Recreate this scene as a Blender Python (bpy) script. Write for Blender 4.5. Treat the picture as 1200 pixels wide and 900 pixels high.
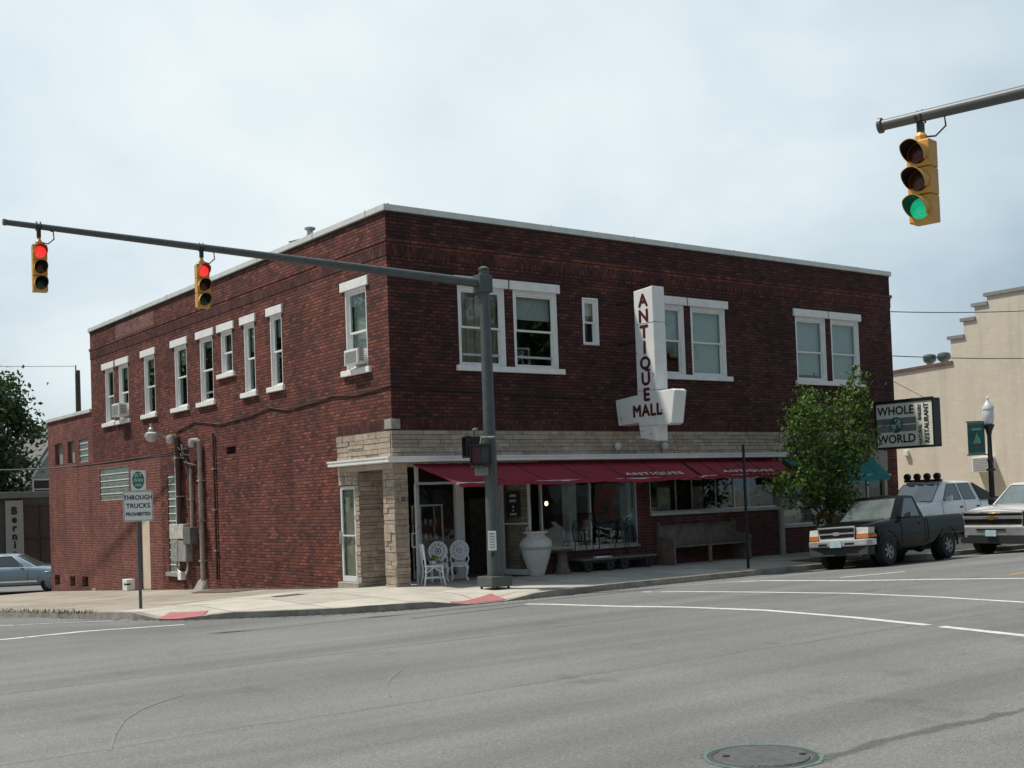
import bpy, bmesh, math, random
from mathutils import Vector, Matrix
R = math.radians
for o in list(bpy.data.objects): bpy.data.objects.remove(o)
scene = bpy.context.scene
COL = scene.collection

# ---------------------------------------------------------------- camera
CAM = Vector((-13.694, -22.628, 1.865))
CR = Vector((0.80089, -0.59769, -0.03663)); CU = Vector((0.01043, -0.04722, 0.99883)); CF = Vector((0.59872, 0.80033, 0.03159))
cd = bpy.data.cameras.new('camera'); cam = bpy.data.objects.new('camera', cd); COL.objects.link(cam)
cd.sensor_width = 36; cd.lens = 42.474; cd.shift_y = 0.07425; cd.clip_start = 0.1; cd.clip_end = 3000
m = Matrix.Identity(4)
for i in range(3):
    m[i][0] = CR[i]; m[i][1] = CU[i]; m[i][2] = -CF[i]; m[i][3] = CAM[i]
cam.matrix_world = m
scene.camera = cam

# ---------------------------------------------------------------- light
SUN = Vector((-0.36, 0.37, 1.0)).normalized()            # towards the sun: high, behind and left of the shop
EL = math.asin(SUN.z); AZ = math.atan2(SUN.x, SUN.y)
sl = bpy.data.lights.new('sun', 'SUN'); sl.energy = 3.6; sl.angle = R(2.6); sl.color = (1.0, 0.95, 0.87)
so = bpy.data.objects.new('sun', sl); COL.objects.link(so)
so.rotation_euler = SUN.to_track_quat('Z', 'Y').to_euler(); so.location = (0, 0, 60)
scene.view_settings.view_transform = 'Standard'; scene.view_settings.look = 'None'
scene.view_settings.gamma = 1; scene.view_settings.use_curve_mapping = False
scene.view_settings.exposure = 0.36
w = bpy.data.worlds.new('World'); scene.world = w; w.use_nodes = True
nt = w.node_tree; N = nt.nodes; L = nt.links
for n in list(N): N.remove(n)
def wn(t, **k):
    n = N.new(t)
    for a, b in k.items(): setattr(n, a, b)
    return n
out = wn('ShaderNodeOutputWorld'); bg = wn('ShaderNodeBackground'); bg.inputs['Strength'].default_value = 0.1
sky = wn('ShaderNodeTexSky', sky_type='NISHITA'); sky.sun_disc = False; sky.sun_elevation = EL; sky.sun_rotation = AZ
sky.dust_density = 3.0; sky.air_density = 1.2
tc = wn('ShaderNodeTexCoord')
sep = wn('ShaderNodeSeparateXYZ'); L.new(tc.outputs['Generated'], sep.inputs[0])
# cloud deck: flat layer seen in perspective
zc = wn('ShaderNodeMath', operation='MAXIMUM'); L.new(sep.outputs['Z'], zc.inputs[0]); zc.inputs[1].default_value = 0.0
za = wn('ShaderNodeMath', operation='ADD'); L.new(zc.outputs[0], za.inputs[0]); za.inputs[1].default_value = 0.5
dv = wn('ShaderNodeVectorMath', operation='DIVIDE'); L.new(tc.outputs['Generated'], dv.inputs[0]); L.new(za.outputs[0], dv.inputs[1])
n1 = wn('ShaderNodeTexNoise'); n1.inputs['Scale'].default_value = 2.1; n1.inputs['Detail'].default_value = 6; n1.inputs['Roughness'].default_value = 0.5; n1.inputs['Distortion'].default_value = 0.35
L.new(dv.outputs[0], n1.inputs['Vector'])
n2 = wn('ShaderNodeTexNoise'); n2.inputs['Scale'].default_value = 6.5; n2.inputs['Detail'].default_value = 5; n2.inputs['Roughness'].default_value = 0.5
L.new(dv.outputs[0], n2.inputs['Vector'])
# brightness of the veil towards the sunny part of the sky
dotn = wn('ShaderNodeVectorMath', operation='DOT_PRODUCT'); L.new(tc.outputs['Generated'], dotn.inputs[0])
bd = Vector((0.50, 0.78, 0.40)).normalized(); dotn.inputs[1].default_value = bd
gl = wn('ShaderNodeMapRange'); gl.inputs['From Min'].default_value = 0.72; gl.inputs['From Max'].default_value = 1.0
gl.inputs['To Min'].default_value = 0.0; gl.inputs['To Max'].default_value = 1.0; L.new(dotn.outputs['Value'], gl.inputs['Value'])
ma = wn('ShaderNodeMath', operation='MULTIPLY'); L.new(gl.outputs[0], ma.inputs[0]); ma.inputs[1].default_value = 0.50
mb_ = wn('ShaderNodeMath', operation='MULTIPLY_ADD'); L.new(n1.outputs['Fac'], mb_.inputs[0]); mb_.inputs[1].default_value = 0.50; L.new(ma.outputs[0], mb_.inputs[2])
mc = wn('ShaderNodeMath', operation='MULTIPLY_ADD'); L.new(n2.outputs['Fac'], mc.inputs[0]); mc.inputs[1].default_value = 0.17; L.new(mb_.outputs[0], mc.inputs[2])
cr = wn('ShaderNodeValToRGB'); L.new(mc.outputs[0], cr.inputs[0])
e = cr.color_ramp.elements
e[0].position = 0.42; e[0].color = (0.25, 0.33, 0.39, 1)
e[1].position = 0.99; e[1].color = (0.84, 0.86, 0.855, 1)
x = e.new(0.57); x.color = (0.41, 0.505, 0.57, 1)
x = e.new(0.75); x.color = (0.62, 0.70, 0.73, 1)

sc = wn('ShaderNodeVectorMath', operation='SCALE'); L.new(cr.outputs[0], sc.inputs[0]); sc.inputs['Scale'].default_value = 10.0
mx = wn('ShaderNodeMix', data_type='RGBA'); mx.inputs[0].default_value = 0.88
L.new(sky.outputs[0], mx.inputs[6]); L.new(sc.outputs[0], mx.inputs[7])
L.new(mx.outputs[2], bg.inputs['Color']); L.new(bg.outputs[0], out.inputs['Surface'])

# ---------------------------------------------------------------- materials
MATS = {}
def mat_base(name):
    mt = bpy.data.materials.new(name); mt.use_nodes = True
    t = mt.node_tree; b = t.nodes['Principled BSDF']
    MATS[name] = mt
    return mt, t.nodes, t.links, b
def nd(nodes, t, **k):
    n = nodes.new(t)
    for a, b in k.items(): setattr(n, a, b)
    return n
def ramp(nodes, stops):
    r = nodes.new('ShaderNodeValToRGB'); e = r.color_ramp.elements
    e[0].position, e[0].color = stops[0][0], (*stops[0][1], 1)
    e[1].position, e[1].color = stops[-1][0], (*stops[-1][1], 1)
    for p, c in stops[1:-1]:
        x = e.new(p); x.color = (*c, 1)
    return r
def simple(name, color, rough=0.6, metal=0.0, var=0.18, scale=5.0, bump=0.0, spec=0.5, coat=0.0, bscale=None, dirt=0.0, dirtcol=(0.1, 0.085, 0.07)):
    mt, n, l, b = mat_base(name)
    b.inputs['Roughness'].default_value = rough; b.inputs['Metallic'].default_value = metal
    b.inputs['Specular IOR Level'].default_value = spec; b.inputs['Coat Weight'].default_value = coat
    b.inputs['Coat Roughness'].default_value = 0.04
    t = nd(n, 'ShaderNodeTexCoord'); z = nd(n, 'ShaderNodeTexNoise')
    z.inputs['Scale'].default_value = scale; z.inputs['Detail'].default_value = 6; z.inputs['Roughness'].default_value = 0.62
    l.new(t.outputs['Object'], z.inputs['Vector'])
    lo = tuple(c * (1 - var) for c in color); hi = tuple(min(1, c * (1 + var)) for c in color)
    r = ramp(n, [(0.3, lo), (0.7, hi)]); l.new(z.outputs['Fac'], r.inputs[0])
    src = r.outputs[0]
    if dirt:
        z2 = nd(n, 'ShaderNodeTexNoise'); z2.inputs['Scale'].default_value = scale * 2.7; z2.inputs['Detail'].default_value = 8; z2.inputs['Roughness'].default_value = 0.7
        l.new(t.outputs['Object'], z2.inputs['Vector'])
        mr = nd(n, 'ShaderNodeMapRange'); mr.inputs['From Min'].default_value = 0.5; mr.inputs['From Max'].default_value = 0.78; mr.inputs['To Max'].default_value = dirt
        l.new(z2.outputs['Fac'], mr.inputs['Value'])
        mx = nd(n, 'ShaderNodeMix', data_type='RGBA'); l.new(mr.outputs[0], mx.inputs[0]); l.new(src, mx.inputs[6]); mx.inputs[7].default_value = (*dirtcol, 1)
        src = mx.outputs[2]
    l.new(src, b.inputs['Base Color'])
    if bump:
        z3 = nd(n, 'ShaderNodeTexNoise'); z3.inputs['Scale'].default_value = bscale or scale * 6; z3.inputs['Detail'].default_value = 4
        l.new(t.outputs['Object'], z3.inputs['Vector'])
        bp = nd(n, 'ShaderNodeBump'); bp.inputs['Strength'].default_value = bump; bp.inputs['Distance'].default_value = 0.02
        l.new(z3.outputs['Fac'], bp.inputs['Height']); l.new(bp.outputs[0], b.inputs['Normal'])
    return mt
def brick(name, c1, c2, cd_, mortar, w=0.215, h=0.078, msize=0.007, soot=0.55, streak=0.25, patch=None):
    mt, n, l, b = mat_base(name); b.inputs['Roughness'].default_value = 0.85; b.inputs['Specular IOR Level'].default_value = 0.3
    uv = nd(n, 'ShaderNodeUVMap', uv_map='UVMap')
    wob = nd(n, 'ShaderNodeTexNoise'); wob.inputs['Scale'].default_value = 9; l.new(uv.outputs[0], wob.inputs['Vector'])
    wv = nd(n, 'ShaderNodeVectorMath', operation='MULTIPLY_ADD'); l.new(wob.outputs['Color'], wv.inputs[0]); wv.inputs[1].default_value = (0.012, 0.012, 0); l.new(uv.outputs[0], wv.inputs[2])
    def bt(ca, cb, mo):
        k = nd(n, 'ShaderNodeTexBrick'); l.new(wv.outputs[0], k.inputs['Vector'])
        k.inputs['Scale'].default_value = 1; k.inputs['Brick Width'].default_value = w; k.inputs['Row Height'].default_value = h
        k.inputs['Mortar Size'].default_value = msize; k.inputs['Mortar Smooth'].default_value = 0.3; k.inputs['Bias'].default_value = 0.0
        k.inputs['Color1'].default_value = (*ca, 1); k.inputs['Color2'].default_value = (*cb, 1); k.inputs['Mortar'].default_value = (*mo, 1)
        return k
    k = bt((0, 0, 0), (1, 1, 1), (0.5, 0.5, 0.5))
    col = ramp(n, [(0.0, cd_), (0.16, cd_), (0.3, c1), (0.62, c1), (0.85, c2), (1.0, tuple(v * 1.25 for v in c2))]); l.new(k.outputs['Color'], col.inputs[0])
    mx = nd(n, 'ShaderNodeMix', data_type='RGBA'); l.new(k.outputs['Fac'], mx.inputs[0]); l.new(col.outputs[0], mx.inputs[6]); mx.inputs[7].default_value = (*mortar, 1)
    src = mx.outputs[2]
    # weathering
    z = nd(n, 'ShaderNodeTexNoise'); z.inputs['Scale'].default_value = 0.55; z.inputs['Detail'].default_value = 8; z.inputs['Roughness'].default_value = 0.68
    l.new(uv.outputs[0], z.inputs['Vector'])
    r = ramp(n, [(0.32, (1 - soot,) * 3), (0.62, (1.12,) * 3)]); l.new(z.outputs['Fac'], r.inputs[0])
    mu = nd(n, 'ShaderNodeMix', data_type='RGBA', blend_type='MULTIPLY'); mu.inputs[0].default_value = 1; l.new(src, mu.inputs[6]); l.new(r.outputs[0], mu.inputs[7])
    mp = nd(n, 'ShaderNodeMapping'); mp.inputs['Scale'].default_value = (2.2, 0.18, 1); l.new(uv.outputs[0], mp.inputs['Vector'])
    zs = nd(n, 'ShaderNodeTexNoise'); zs.inputs['Scale'].default_value = 1.2; zs.inputs['Detail'].default_value = 6; l.new(mp.outputs[0], zs.inputs['Vector'])
    rs = ramp(n, [(0.36, (1 - streak,) * 3), (0.6, (1.04,) * 3)]); l.new(zs.outputs['Fac'], rs.inputs[0])
    mu2 = nd(n, 'ShaderNodeMix', data_type='RGBA', blend_type='MULTIPLY'); mu2.inputs[0].default_value = 1; l.new(mu.outputs[2], mu2.inputs[6]); l.new(rs.outputs[0], mu2.inputs[7])
    l.new(mu2.outputs[2], b.inputs['Base Color'])
    bp = nd(n, 'ShaderNodeBump'); bp.inputs['Strength'].default_value = 0.7; bp.inputs['Distance'].default_value = 0.012; bp.invert = True
    l.new(k.outputs['Fac'], bp.inputs['Height']); l.new(bp.outputs[0], b.inputs['Normal'])
    return mt
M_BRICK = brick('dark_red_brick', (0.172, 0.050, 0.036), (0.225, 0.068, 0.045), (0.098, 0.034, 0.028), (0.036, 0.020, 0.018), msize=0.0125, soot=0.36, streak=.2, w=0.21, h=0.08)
M_BRICKF = brick('shaded_dark_red_brick_front', (0.093, 0.029, 0.025), (0.128, 0.040, 0.032), (0.052, 0.020, 0.020), (0.024, 0.014, 0.014), msize=0.0125, soot=0.4, streak=.2, w=0.21, h=0.08)  # same brick as the side wall, the front's shade put into darker colours
M_BRICK2 = brick('red_repair_brick', (0.165, 0.05, 0.04), (0.2, 0.064, 0.05), (0.125, 0.04, 0.035), (0.29, 0.19, 0.16), h=0.086, msize=0.007, soot=0.3, streak=0.18)
M_BRICKP = brick('pale_patch_brick', (0.2, 0.075, 0.066), (0.24, 0.1, 0.088), (0.16, 0.055, 0.048), (0.33, 0.24, 0.21), soot=0.35)
M_SOLDIER = brick('soldier_course_brick', (0.098, 0.029, 0.025), (0.13, 0.04, 0.031), (0.06, 0.02, 0.019), (0.05, 0.03, 0.028), w=0.075, h=0.24, soot=0.5)
M_SHOPBRICK = brick('maroon_shop_brick', (0.1, 0.03, 0.03), (0.13, 0.04, 0.038), (0.075, 0.024, 0.025), (0.17, 0.11, 0.105), h=0.075, soot=0.3)

def stone_mat():
    mt, n, l, b = mat_base('ledge_stone'); b.inputs['Roughness'].default_value = 0.9; b.inputs['Specular IOR Level'].default_value = 0.25
    u = nd(n, 'ShaderNodeUVMap', uv_map='tint'); s = nd(n, 'ShaderNodeSeparateXYZ'); l.new(u.outputs[0], s.inputs[0])
    r = ramp(n, [(0.0, (0.36, 0.29, 0.225)), (0.35, (0.45, 0.375, 0.295)), (0.65, (0.40, 0.29, 0.225)), (0.85, (0.5, 0.43, 0.345)), (1.0, (0.33, 0.285, 0.235))]); l.new(s.outputs[0], r.inputs[0])
    t = nd(n, 'ShaderNodeTexCoord'); z = nd(n, 'ShaderNodeTexNoise'); z.inputs['Scale'].default_value = 7; z.inputs['Detail'].default_value = 8; z.inputs['Roughness'].default_value = 0.7
    l.new(t.outputs['Object'], z.inputs['Vector'])
    r2 = ramp(n, [(0.3, (0.66,) * 3), (0.7, (1.12,) * 3)]); l.new(z.outputs['Fac'], r2.inputs[0])
    mu = nd(n, 'ShaderNodeMix', data_type='RGBA', blend_type='MULTIPLY'); mu.inputs[0].default_value = 1; l.new(r.outputs[0], mu.inputs[6]); l.new(r2.outputs[0], mu.inputs[7])
    l.new(mu.outputs[2], b.inputs['Base Color'])
    bp = nd(n, 'ShaderNodeBump'); bp.inputs['Strength'].default_value = 0.8; bp.inputs['Distance'].default_value = 0.03; l.new(z.outputs['Fac'], bp.inputs['Height']); l.new(bp.outputs[0], b.inputs['Normal'])
    return mt
M_STONE = stone_mat()

def glass_mat(name, tint, refl=0.10, rough=0.02):
    mt, n, l, b = mat_base(name); n.remove(b)
    o = n['Material Output']; tr = nd(n, 'ShaderNodeBsdfTransparent'); tr.inputs[0].default_value = (*tint, 1)
    g = nd(n, 'ShaderNodeBsdfGlossy'); g.inputs['Roughness'].default_value = rough; g.inputs[0].default_value = (0.85, 0.93, 0.92, 1)
    lw = nd(n, 'ShaderNodeLayerWeight'); lw.inputs['Blend'].default_value = 0.5      # same from both faces of the sheet
    fr = nd(n, 'ShaderNodeMath', operation='POWER'); l.new(lw.outputs['Facing'], fr.inputs[0]); fr.inputs[1].default_value = 4.5
    ad = nd(n, 'ShaderNodeMath', operation='MULTIPLY_ADD'); l.new(fr.outputs[0], ad.inputs[0]); ad.inputs[1].default_value = 0.95; ad.inputs[2].default_value = refl; ad.use_clamp = True
    t = nd(n, 'ShaderNodeTexCoord'); z = nd(n, 'ShaderNodeTexNoise'); z.inputs['Scale'].default_value = 1.3; l.new(t.outputs['Object'], z.inputs['Vector'])
    bp = nd(n, 'ShaderNodeBump'); bp.inputs['Strength'].default_value = 0.06; bp.inputs['Distance'].default_value = 0.1; l.new(z.outputs['Fac'], bp.inputs['Height']); l.new(bp.outputs[0], g.inputs['Normal'])
    m = nd(n, 'ShaderNodeMixShader'); l.new(ad.outputs[0], m.inputs[0]); l.new(tr.outputs[0], m.inputs[1]); l.new(g.outputs[0], m.inputs[2]); l.new(m.outputs[0], o.inputs['Surface'])
    return mt
M_PANE = glass_mat('window_glass', (0.84, 0.875, 0.865), 0.07)
M_SHOPGLASS = glass_mat('shop_glass', (0.90, 0.93, 0.92), 0.07, 0.0)
M_DOORGLASS = glass_mat('door_glass', (0.93, 0.95, 0.94), 0.04, 0.0)
M_CARGLASS = glass_mat('car_glass', (0.16, 0.2, 0.2), 0.08, 0.0)
def emit(name, col, s):
    mt, n, l, b = mat_base(name); b.inputs['Base Color'].default_value = (*col, 1); b.inputs['Emission Color'].default_value = (*col, 1); b.inputs['Emission Strength'].default_value = s
    b.inputs['Roughness'].default_value = 0.25
    t = nd(n, 'ShaderNodeTexCoord'); z = nd(n, 'ShaderNodeTexVoronoi'); z.inputs['Scale'].default_value = 60; l.new(t.outputs['Object'], z.inputs['Vector'])
    r = ramp(n, [(0.0, col), (0.8, tuple(c * 0.55 for c in col))]); l.new(z.outputs['Distance'], r.inputs[0]); l.new(r.outputs[0], b.inputs['Emission Color'])
    return mt
def asphalt():
    mt, n, l, b = mat_base('asphalt'); b.inputs['Roughness'].default_value = 0.88; b.inputs['Specular IOR Level'].default_value = 0.3
    t = nd(n, 'ShaderNodeTexCoord'); co = t.outputs['Object']
    def noise(s, d=6, r=0.6, v=None):
        z = nd(n, 'ShaderNodeTexNoise'); z.inputs['Scale'].default_value = s; z.inputs['Detail'].default_value = d; z.inputs['Roughness'].default_value = r; l.new(v or co, z.inputs['Vector']); return z
    big = noise(0.22, 5); r = ramp(n, [(0.3, (0.156, 0.156, 0.150)), (0.7, (0.194, 0.193, 0.186))]); l.new(big.outputs['Fac'], r.inputs[0])
    mp = nd(n, 'ShaderNodeMapping'); mp.inputs['Scale'].default_value = (0.06, 1.0, 1); l.new(co, mp.inputs['Vector'])
    st = noise(0.9, 5, 0.6, mp.outputs[0]); r2 = ramp(n, [(0.34, (0.80,) * 3), (0.62, (1.1,) * 3)]); l.new(st.outputs['Fac'], r2.inputs[0])
    mu = nd(n, 'ShaderNodeMix', data_type='RGBA', blend_type='MULTIPLY'); mu.inputs[0].default_value = 1; l.new(r.outputs[0], mu.inputs[6]); l.new(r2.outputs[0], mu.inputs[7])
    fi = noise(70, 4, 0.8); r3 = ramp(n, [(0.33, (0.42,) * 3), (0.5, (0.97,) * 3), (0.68, (1.75,) * 3)]); l.new(fi.outputs['Fac'], r3.inputs[0])
    mu2 = nd(n, 'ShaderNodeMix', data_type='RGBA', blend_type='MULTIPLY'); mu2.inputs[0].default_value = 0.8; l.new(mu.outputs[2], mu2.inputs[6]); l.new(r3.outputs[0], mu2.inputs[7])
    fi2 = noise(26, 4, 0.7); r4 = ramp(n, [(0.32, (0.74,) * 3), (0.68, (1.24,) * 3)]); l.new(fi2.outputs['Fac'], r4.inputs[0])
    mu3 = nd(n, 'ShaderNodeMix', data_type='RGBA', blend_type='MULTIPLY'); mu3.inputs[0].default_value = 0.8; l.new(mu2.outputs[2], mu3.inputs[6]); l.new(r4.outputs[0], mu3.inputs[7])
    ol = noise(0.5, 8, 0.72); ro = ramp(n, [(0.30, (0.72,) * 3), (0.42, (1.0,) * 3), (0.62, (1.0,) * 3), (0.72, (1.1,) * 3)]); l.new(ol.outputs['Fac'], ro.inputs[0])
    mu4 = nd(n, 'ShaderNodeMix', data_type='RGBA', blend_type='MULTIPLY'); mu4.inputs[0].default_value = 1; l.new(mu3.outputs[2], mu4.inputs[6]); l.new(ro.outputs[0], mu4.inputs[7])
    # sealed seams between the paving passes
    sp = nd(n, 'ShaderNodeSeparateXYZ'); l.new(co, sp.inputs[0])
    wb = noise(0.8, 4, 0.6); wbb = nd(n, 'ShaderNodeMath', operation='MULTIPLY_ADD'); l.new(wb.outputs['Fac'], wbb.inputs[0]); wbb.inputs[1].default_value = 0.34; l.new(sp.outputs['Y'], wbb.inputs[2])
    br = noise(1.7, 3, 0.5)
    src = mu4.outputs[2]
    for y0, wd, dk in ((-8.9, 0.05, 0.80), (-12.8, 0.035, 0.80), (-17.05, 0.06, 0.6)):
        s1 = nd(n, 'ShaderNodeMath', operation='SUBTRACT'); l.new(wbb.outputs[0], s1.inputs[0]); s1.inputs[1].default_value = y0 + 0.17
        ab = nd(n, 'ShaderNodeMath', operation='ABSOLUTE'); l.new(s1.outputs[0], ab.inputs[0])
        ww = nd(n, 'ShaderNodeMath', operation='MULTIPLY'); l.new(br.outputs['Fac'], ww.inputs[0]); ww.inputs[1].default_value = wd * 2
        dd = nd(n, 'ShaderNodeMath', operation='DIVIDE'); l.new(ab.outputs[0], dd.inputs[0]); l.new(ww.outputs[0], dd.inputs[1])
        mr = nd(n, 'ShaderNodeMapRange'); mr.inputs['From Min'].default_value = 0.6; mr.inputs['From Max'].default_value = 1.3; mr.inputs['To Min'].default_value = dk; mr.inputs['To Max'].default_value = 1; l.new(dd.outputs[0], mr.inputs['Value'])
        mm = nd(n, 'ShaderNodeVectorMath', operation='SCALE'); l.new(src, mm.inputs[0]); l.new(mr.outputs[0], mm.inputs['Scale']); src = mm.outputs[0]
    l.new(src, b.inputs['Base Color'])
    bp = nd(n, 'ShaderNodeBump'); bp.inputs['Strength'].default_value = 0.5; bp.inputs['Distance'].default_value = 0.012; l.new(fi.outputs['Fac'], bp.inputs['Height']); l.new(bp.outputs[0], b.inputs['Normal'])
    return mt
M_ASPHALT = asphalt()
def concrete(name, c, joint=1.5, jdark=0.45, var=0.14):
    mt, n, l, b = mat_base(name); b.inputs['Roughness'].default_value = 0.9; b.inputs['Specular IOR Level'].default_value = 0.25
    t = nd(n, 'ShaderNodeTexCoord'); co = t.outputs['Object']
    z = nd(n, 'ShaderNodeTexNoise'); z.inputs['Scale'].default_value = 1.1; z.inputs['Detail'].default_value = 10; z.inputs['Roughness'].default_value = 0.68; l.new(co, z.inputs['Vector'])
    r = ramp(n, [(0.3, tuple(v * (1 - var * 1.7) for v in c)), (0.52, c), (0.75, tuple(v * (1 + var) for v in c))]); l.new(z.outputs['Fac'], r.inputs[0])
    k = nd(n, 'ShaderNodeTexBrick'); k.offset = 0.0; l.new(co, k.inputs['Vector']); k.inputs['Scale'].default_value = 1; k.inputs['Brick Width'].default_value = joint; k.inputs['Row Height'].default_value = joint
    k.inputs['Mortar Size'].default_value = 0.02; k.inputs['Color1'].default_value = (0.85, 0.85, 0.85, 1); k.inputs['Color2'].default_value = (1.06, 1.06, 1.06, 1); k.inputs['Mortar'].default_value = (jdark, jdark, jdark, 1)
    mu = nd(n, 'ShaderNodeMix', data_type='RGBA', blend_type='MULTIPLY'); mu.inputs[0].default_value = 1; l.new(r.outputs[0], mu.inputs[6]); l.new(k.outputs['Color'], mu.inputs[7])
    f = nd(n, 'ShaderNodeTexNoise'); f.inputs['Scale'].default_value = 40; f.inputs['Detail'].default_value = 4; l.new(co, f.inputs['Vector'])
    r3 = ramp(n, [(0.3, (0.86,) * 3), (0.7, (1.1,) * 3)]); l.new(f.outputs['Fac'], r3.inputs[0])
    m2 = nd(n, 'ShaderNodeMix', data_type='RGBA', blend_type='MULTIPLY'); m2.inputs[0].default_value = 1; l.new(mu.outputs[2], m2.inputs[6]); l.new(r3.outputs[0], m2.inputs[7])
    l.new(m2.outputs[2], b.inputs['Base Color'])
    bp = nd(n, 'ShaderNodeBump'); bp.inputs['Strength'].default_value = 0.35; bp.inputs['Distance'].default_value = 0.01; l.new(f.outputs['Fac'], bp.inputs['Height']); l.new(bp.outputs[0], b.inputs['Normal'])
    return mt
M_CONC = concrete('pale_concrete', (0.46, 0.425, 0.365))
M_CONC_OLD = concrete('tan_old_concrete', (0.33, 0.295, 0.24), joint=2.2, var=0.2)
M_KERB = simple('kerb_concrete', (0.29, 0.265, 0.225), 0.9, var=0.35, scale=2.5, bump=0.4, dirt=0.7)
M_WHITE = simple('white_painted_wood', (0.80, 0.79, 0.76), 0.5, var=0.05, scale=3, dirt=0.2, dirtcol=(0.42, 0.38, 0.32))
M_WHITESTONE = simple('white_painted_stone', (0.80, 0.79, 0.76), 0.75, var=0.07, scale=3, bump=0.2, dirt=0.35, dirtcol=(0.36, 0.31, 0.26))
M_COPING = simple('pale_metal_coping', (0.66, 0.66, 0.62), 0.5, var=0.12, scale=1.2, dirt=0.5, dirtcol=(0.34, 0.32, 0.28))
M_ALU = simple('brushed_aluminium', (0.55, 0.56, 0.55), 0.38, metal=0.7, var=0.1, scale=4)
M_WHITEMETAL = simple('white_enamel', (0.80, 0.79, 0.765), 0.32, var=0.06, scale=2, dirt=0.3, dirtcol=(0.4, 0.36, 0.3))
M_CHAIRWHITE = simple('white_cast_metal', (0.74, 0.76, 0.80), 0.4, var=0.06, scale=8)
M_GREYPOLE = simple('grey_green_painted_steel', (0.078, 0.09, 0.088), 0.42, var=0.14, scale=3, dirt=0.25, dirtcol=(0.25, 0.25, 0.23))
M_GALV = simple('galvanised_steel', (0.42, 0.42, 0.39), 0.5, metal=0.55, var=0.25, scale=6)
M_RUST = simple('rusty_pipe', (0.075, 0.04, 0.03), 0.8, var=0.4, scale=8)
M_PIPEGREY = simple('grey_conduit', (0.34, 0.29, 0.24), 0.65, var=0.25, scale=5)
M_BLACK = simple('black_paint', (0.012, 0.012, 0.013), 0.45, var=0.3, scale=5)
M_RUBBER = simple('tyre_rubber', (0.017, 0.017, 0.017), 0.85, var=0.3, scale=20)
M_DARK = simple('dark_void', (0.008, 0.008, 0.009), 0.9, var=0.2)
M_CABLE = simple('black_cable', (0.012, 0.012, 0.012), 0.6, var=0.2)
M_MAROON = simple('maroon_letter_paint', (0.075, 0.008, 0.01), 0.5, var=0.15, scale=10)
M_AWN = simple('maroon_awning_canvas', (0.27, 0.019, 0.038), 0.82, var=0.16, scale=2.2, bump=0.15, bscale=30)
M_TEAL = simple('teal_awning_canvas', (0.012, 0.17, 0.19), 0.8, var=0.16, scale=2.2)
M_CREAM = simple('cream_board', (0.62, 0.52, 0.38), 0.7, var=0.08, scale=2, dirt=0.2)
M_YELLOW = simple('signal_yellow_paint', (0.66, 0.34, 0.06), 0.42, var=0.12, scale=6, dirt=0.3, dirtcol=(0.25, 0.14, 0.04))
M_DARKWOOD = simple('grey_weathered_wood', (0.145, 0.125, 0.10), 0.72, var=0.35, scale=5, bump=0.3)
M_LIGHTWOOD = simple('bare_wood', (0.2, 0.16, 0.11), 0.75, var=0.3, scale=5)
M_IRON = simple('black_iron', (0.02, 0.02, 0.021), 0.55, var=0.3, scale=9)
M_STONEWARE = simple('white_glazed_pottery', (0.60, 0.59, 0.56), 0.4, var=0.08, scale=6, dirt=0.25, dirtcol=(0.3, 0.28, 0.25))
M_CASTSTONE = simple('cast_stone', (0.30, 0.275, 0.235), 0.85, var=0.22, scale=8, bump=0.3)
M_PAPER = simple('white_sign_sheet', (0.72, 0.73, 0.70), 0.5, var=0.04)
M_INK = simple('black_sign_ink', (0.015, 0.015, 0.016), 0.5, var=0.1)
M_GREEN = simple('green_sign_ink', (0.005, 0.16, 0.095), 0.5, var=0.1)
M_SIGNFACE = simple('cream_sign_face', (0.78, 0.77, 0.64), 0.42, var=0.07, scale=2)
M_PAINTLINE = simple('worn_white_road_paint', (0.56, 0.56, 0.53), 0.8, var=0.14, scale=4, dirt=0.95, dirtcol=(0.2, 0.2, 0.19))
M_YLINE = simple('yellow_road_paint', (0.5, 0.26, 0.06), 0.8, var=0.2, scale=6)
M_PAD = simple('red_tactile_paving', (0.38, 0.13, 0.13), 0.85, var=0.15, scale=6, bump=0.6, bscale=60)
M_TYREMARK = simple('tyre_mark_rubber', (0.162, 0.162, 0.158), 0.8, var=0.3, scale=9)
M_SOIL = simple('brown_soil', (0.12, 0.075, 0.055), 0.95, var=0.4, scale=6, bump=0.5)
M_GROUND = simple('dry_ground', (0.15, 0.14, 0.11), 0.95, var=0.3, scale=0.4)
M_ROOM = simple('room_paint', (0.16, 0.15, 0.135), 0.9, var=0.1)
M_ROOMDARK = simple('dark_room_wall', (0.16, 0.15, 0.135), 0.9, var=0.3, scale=1.5)
M_BLIND = simple('pale_window_shade', (0.56, 0.59, 0.575), 0.85, var=0.05)
M_CURTAIN = simple('beige_curtain', (0.42, 0.36, 0.29), 0.9, var=0.2, scale=3)
M_BARK = simple('tree_bark', (0.085, 0.066, 0.05), 0.9, var=0.35, scale=10, bump=0.5)

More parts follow.
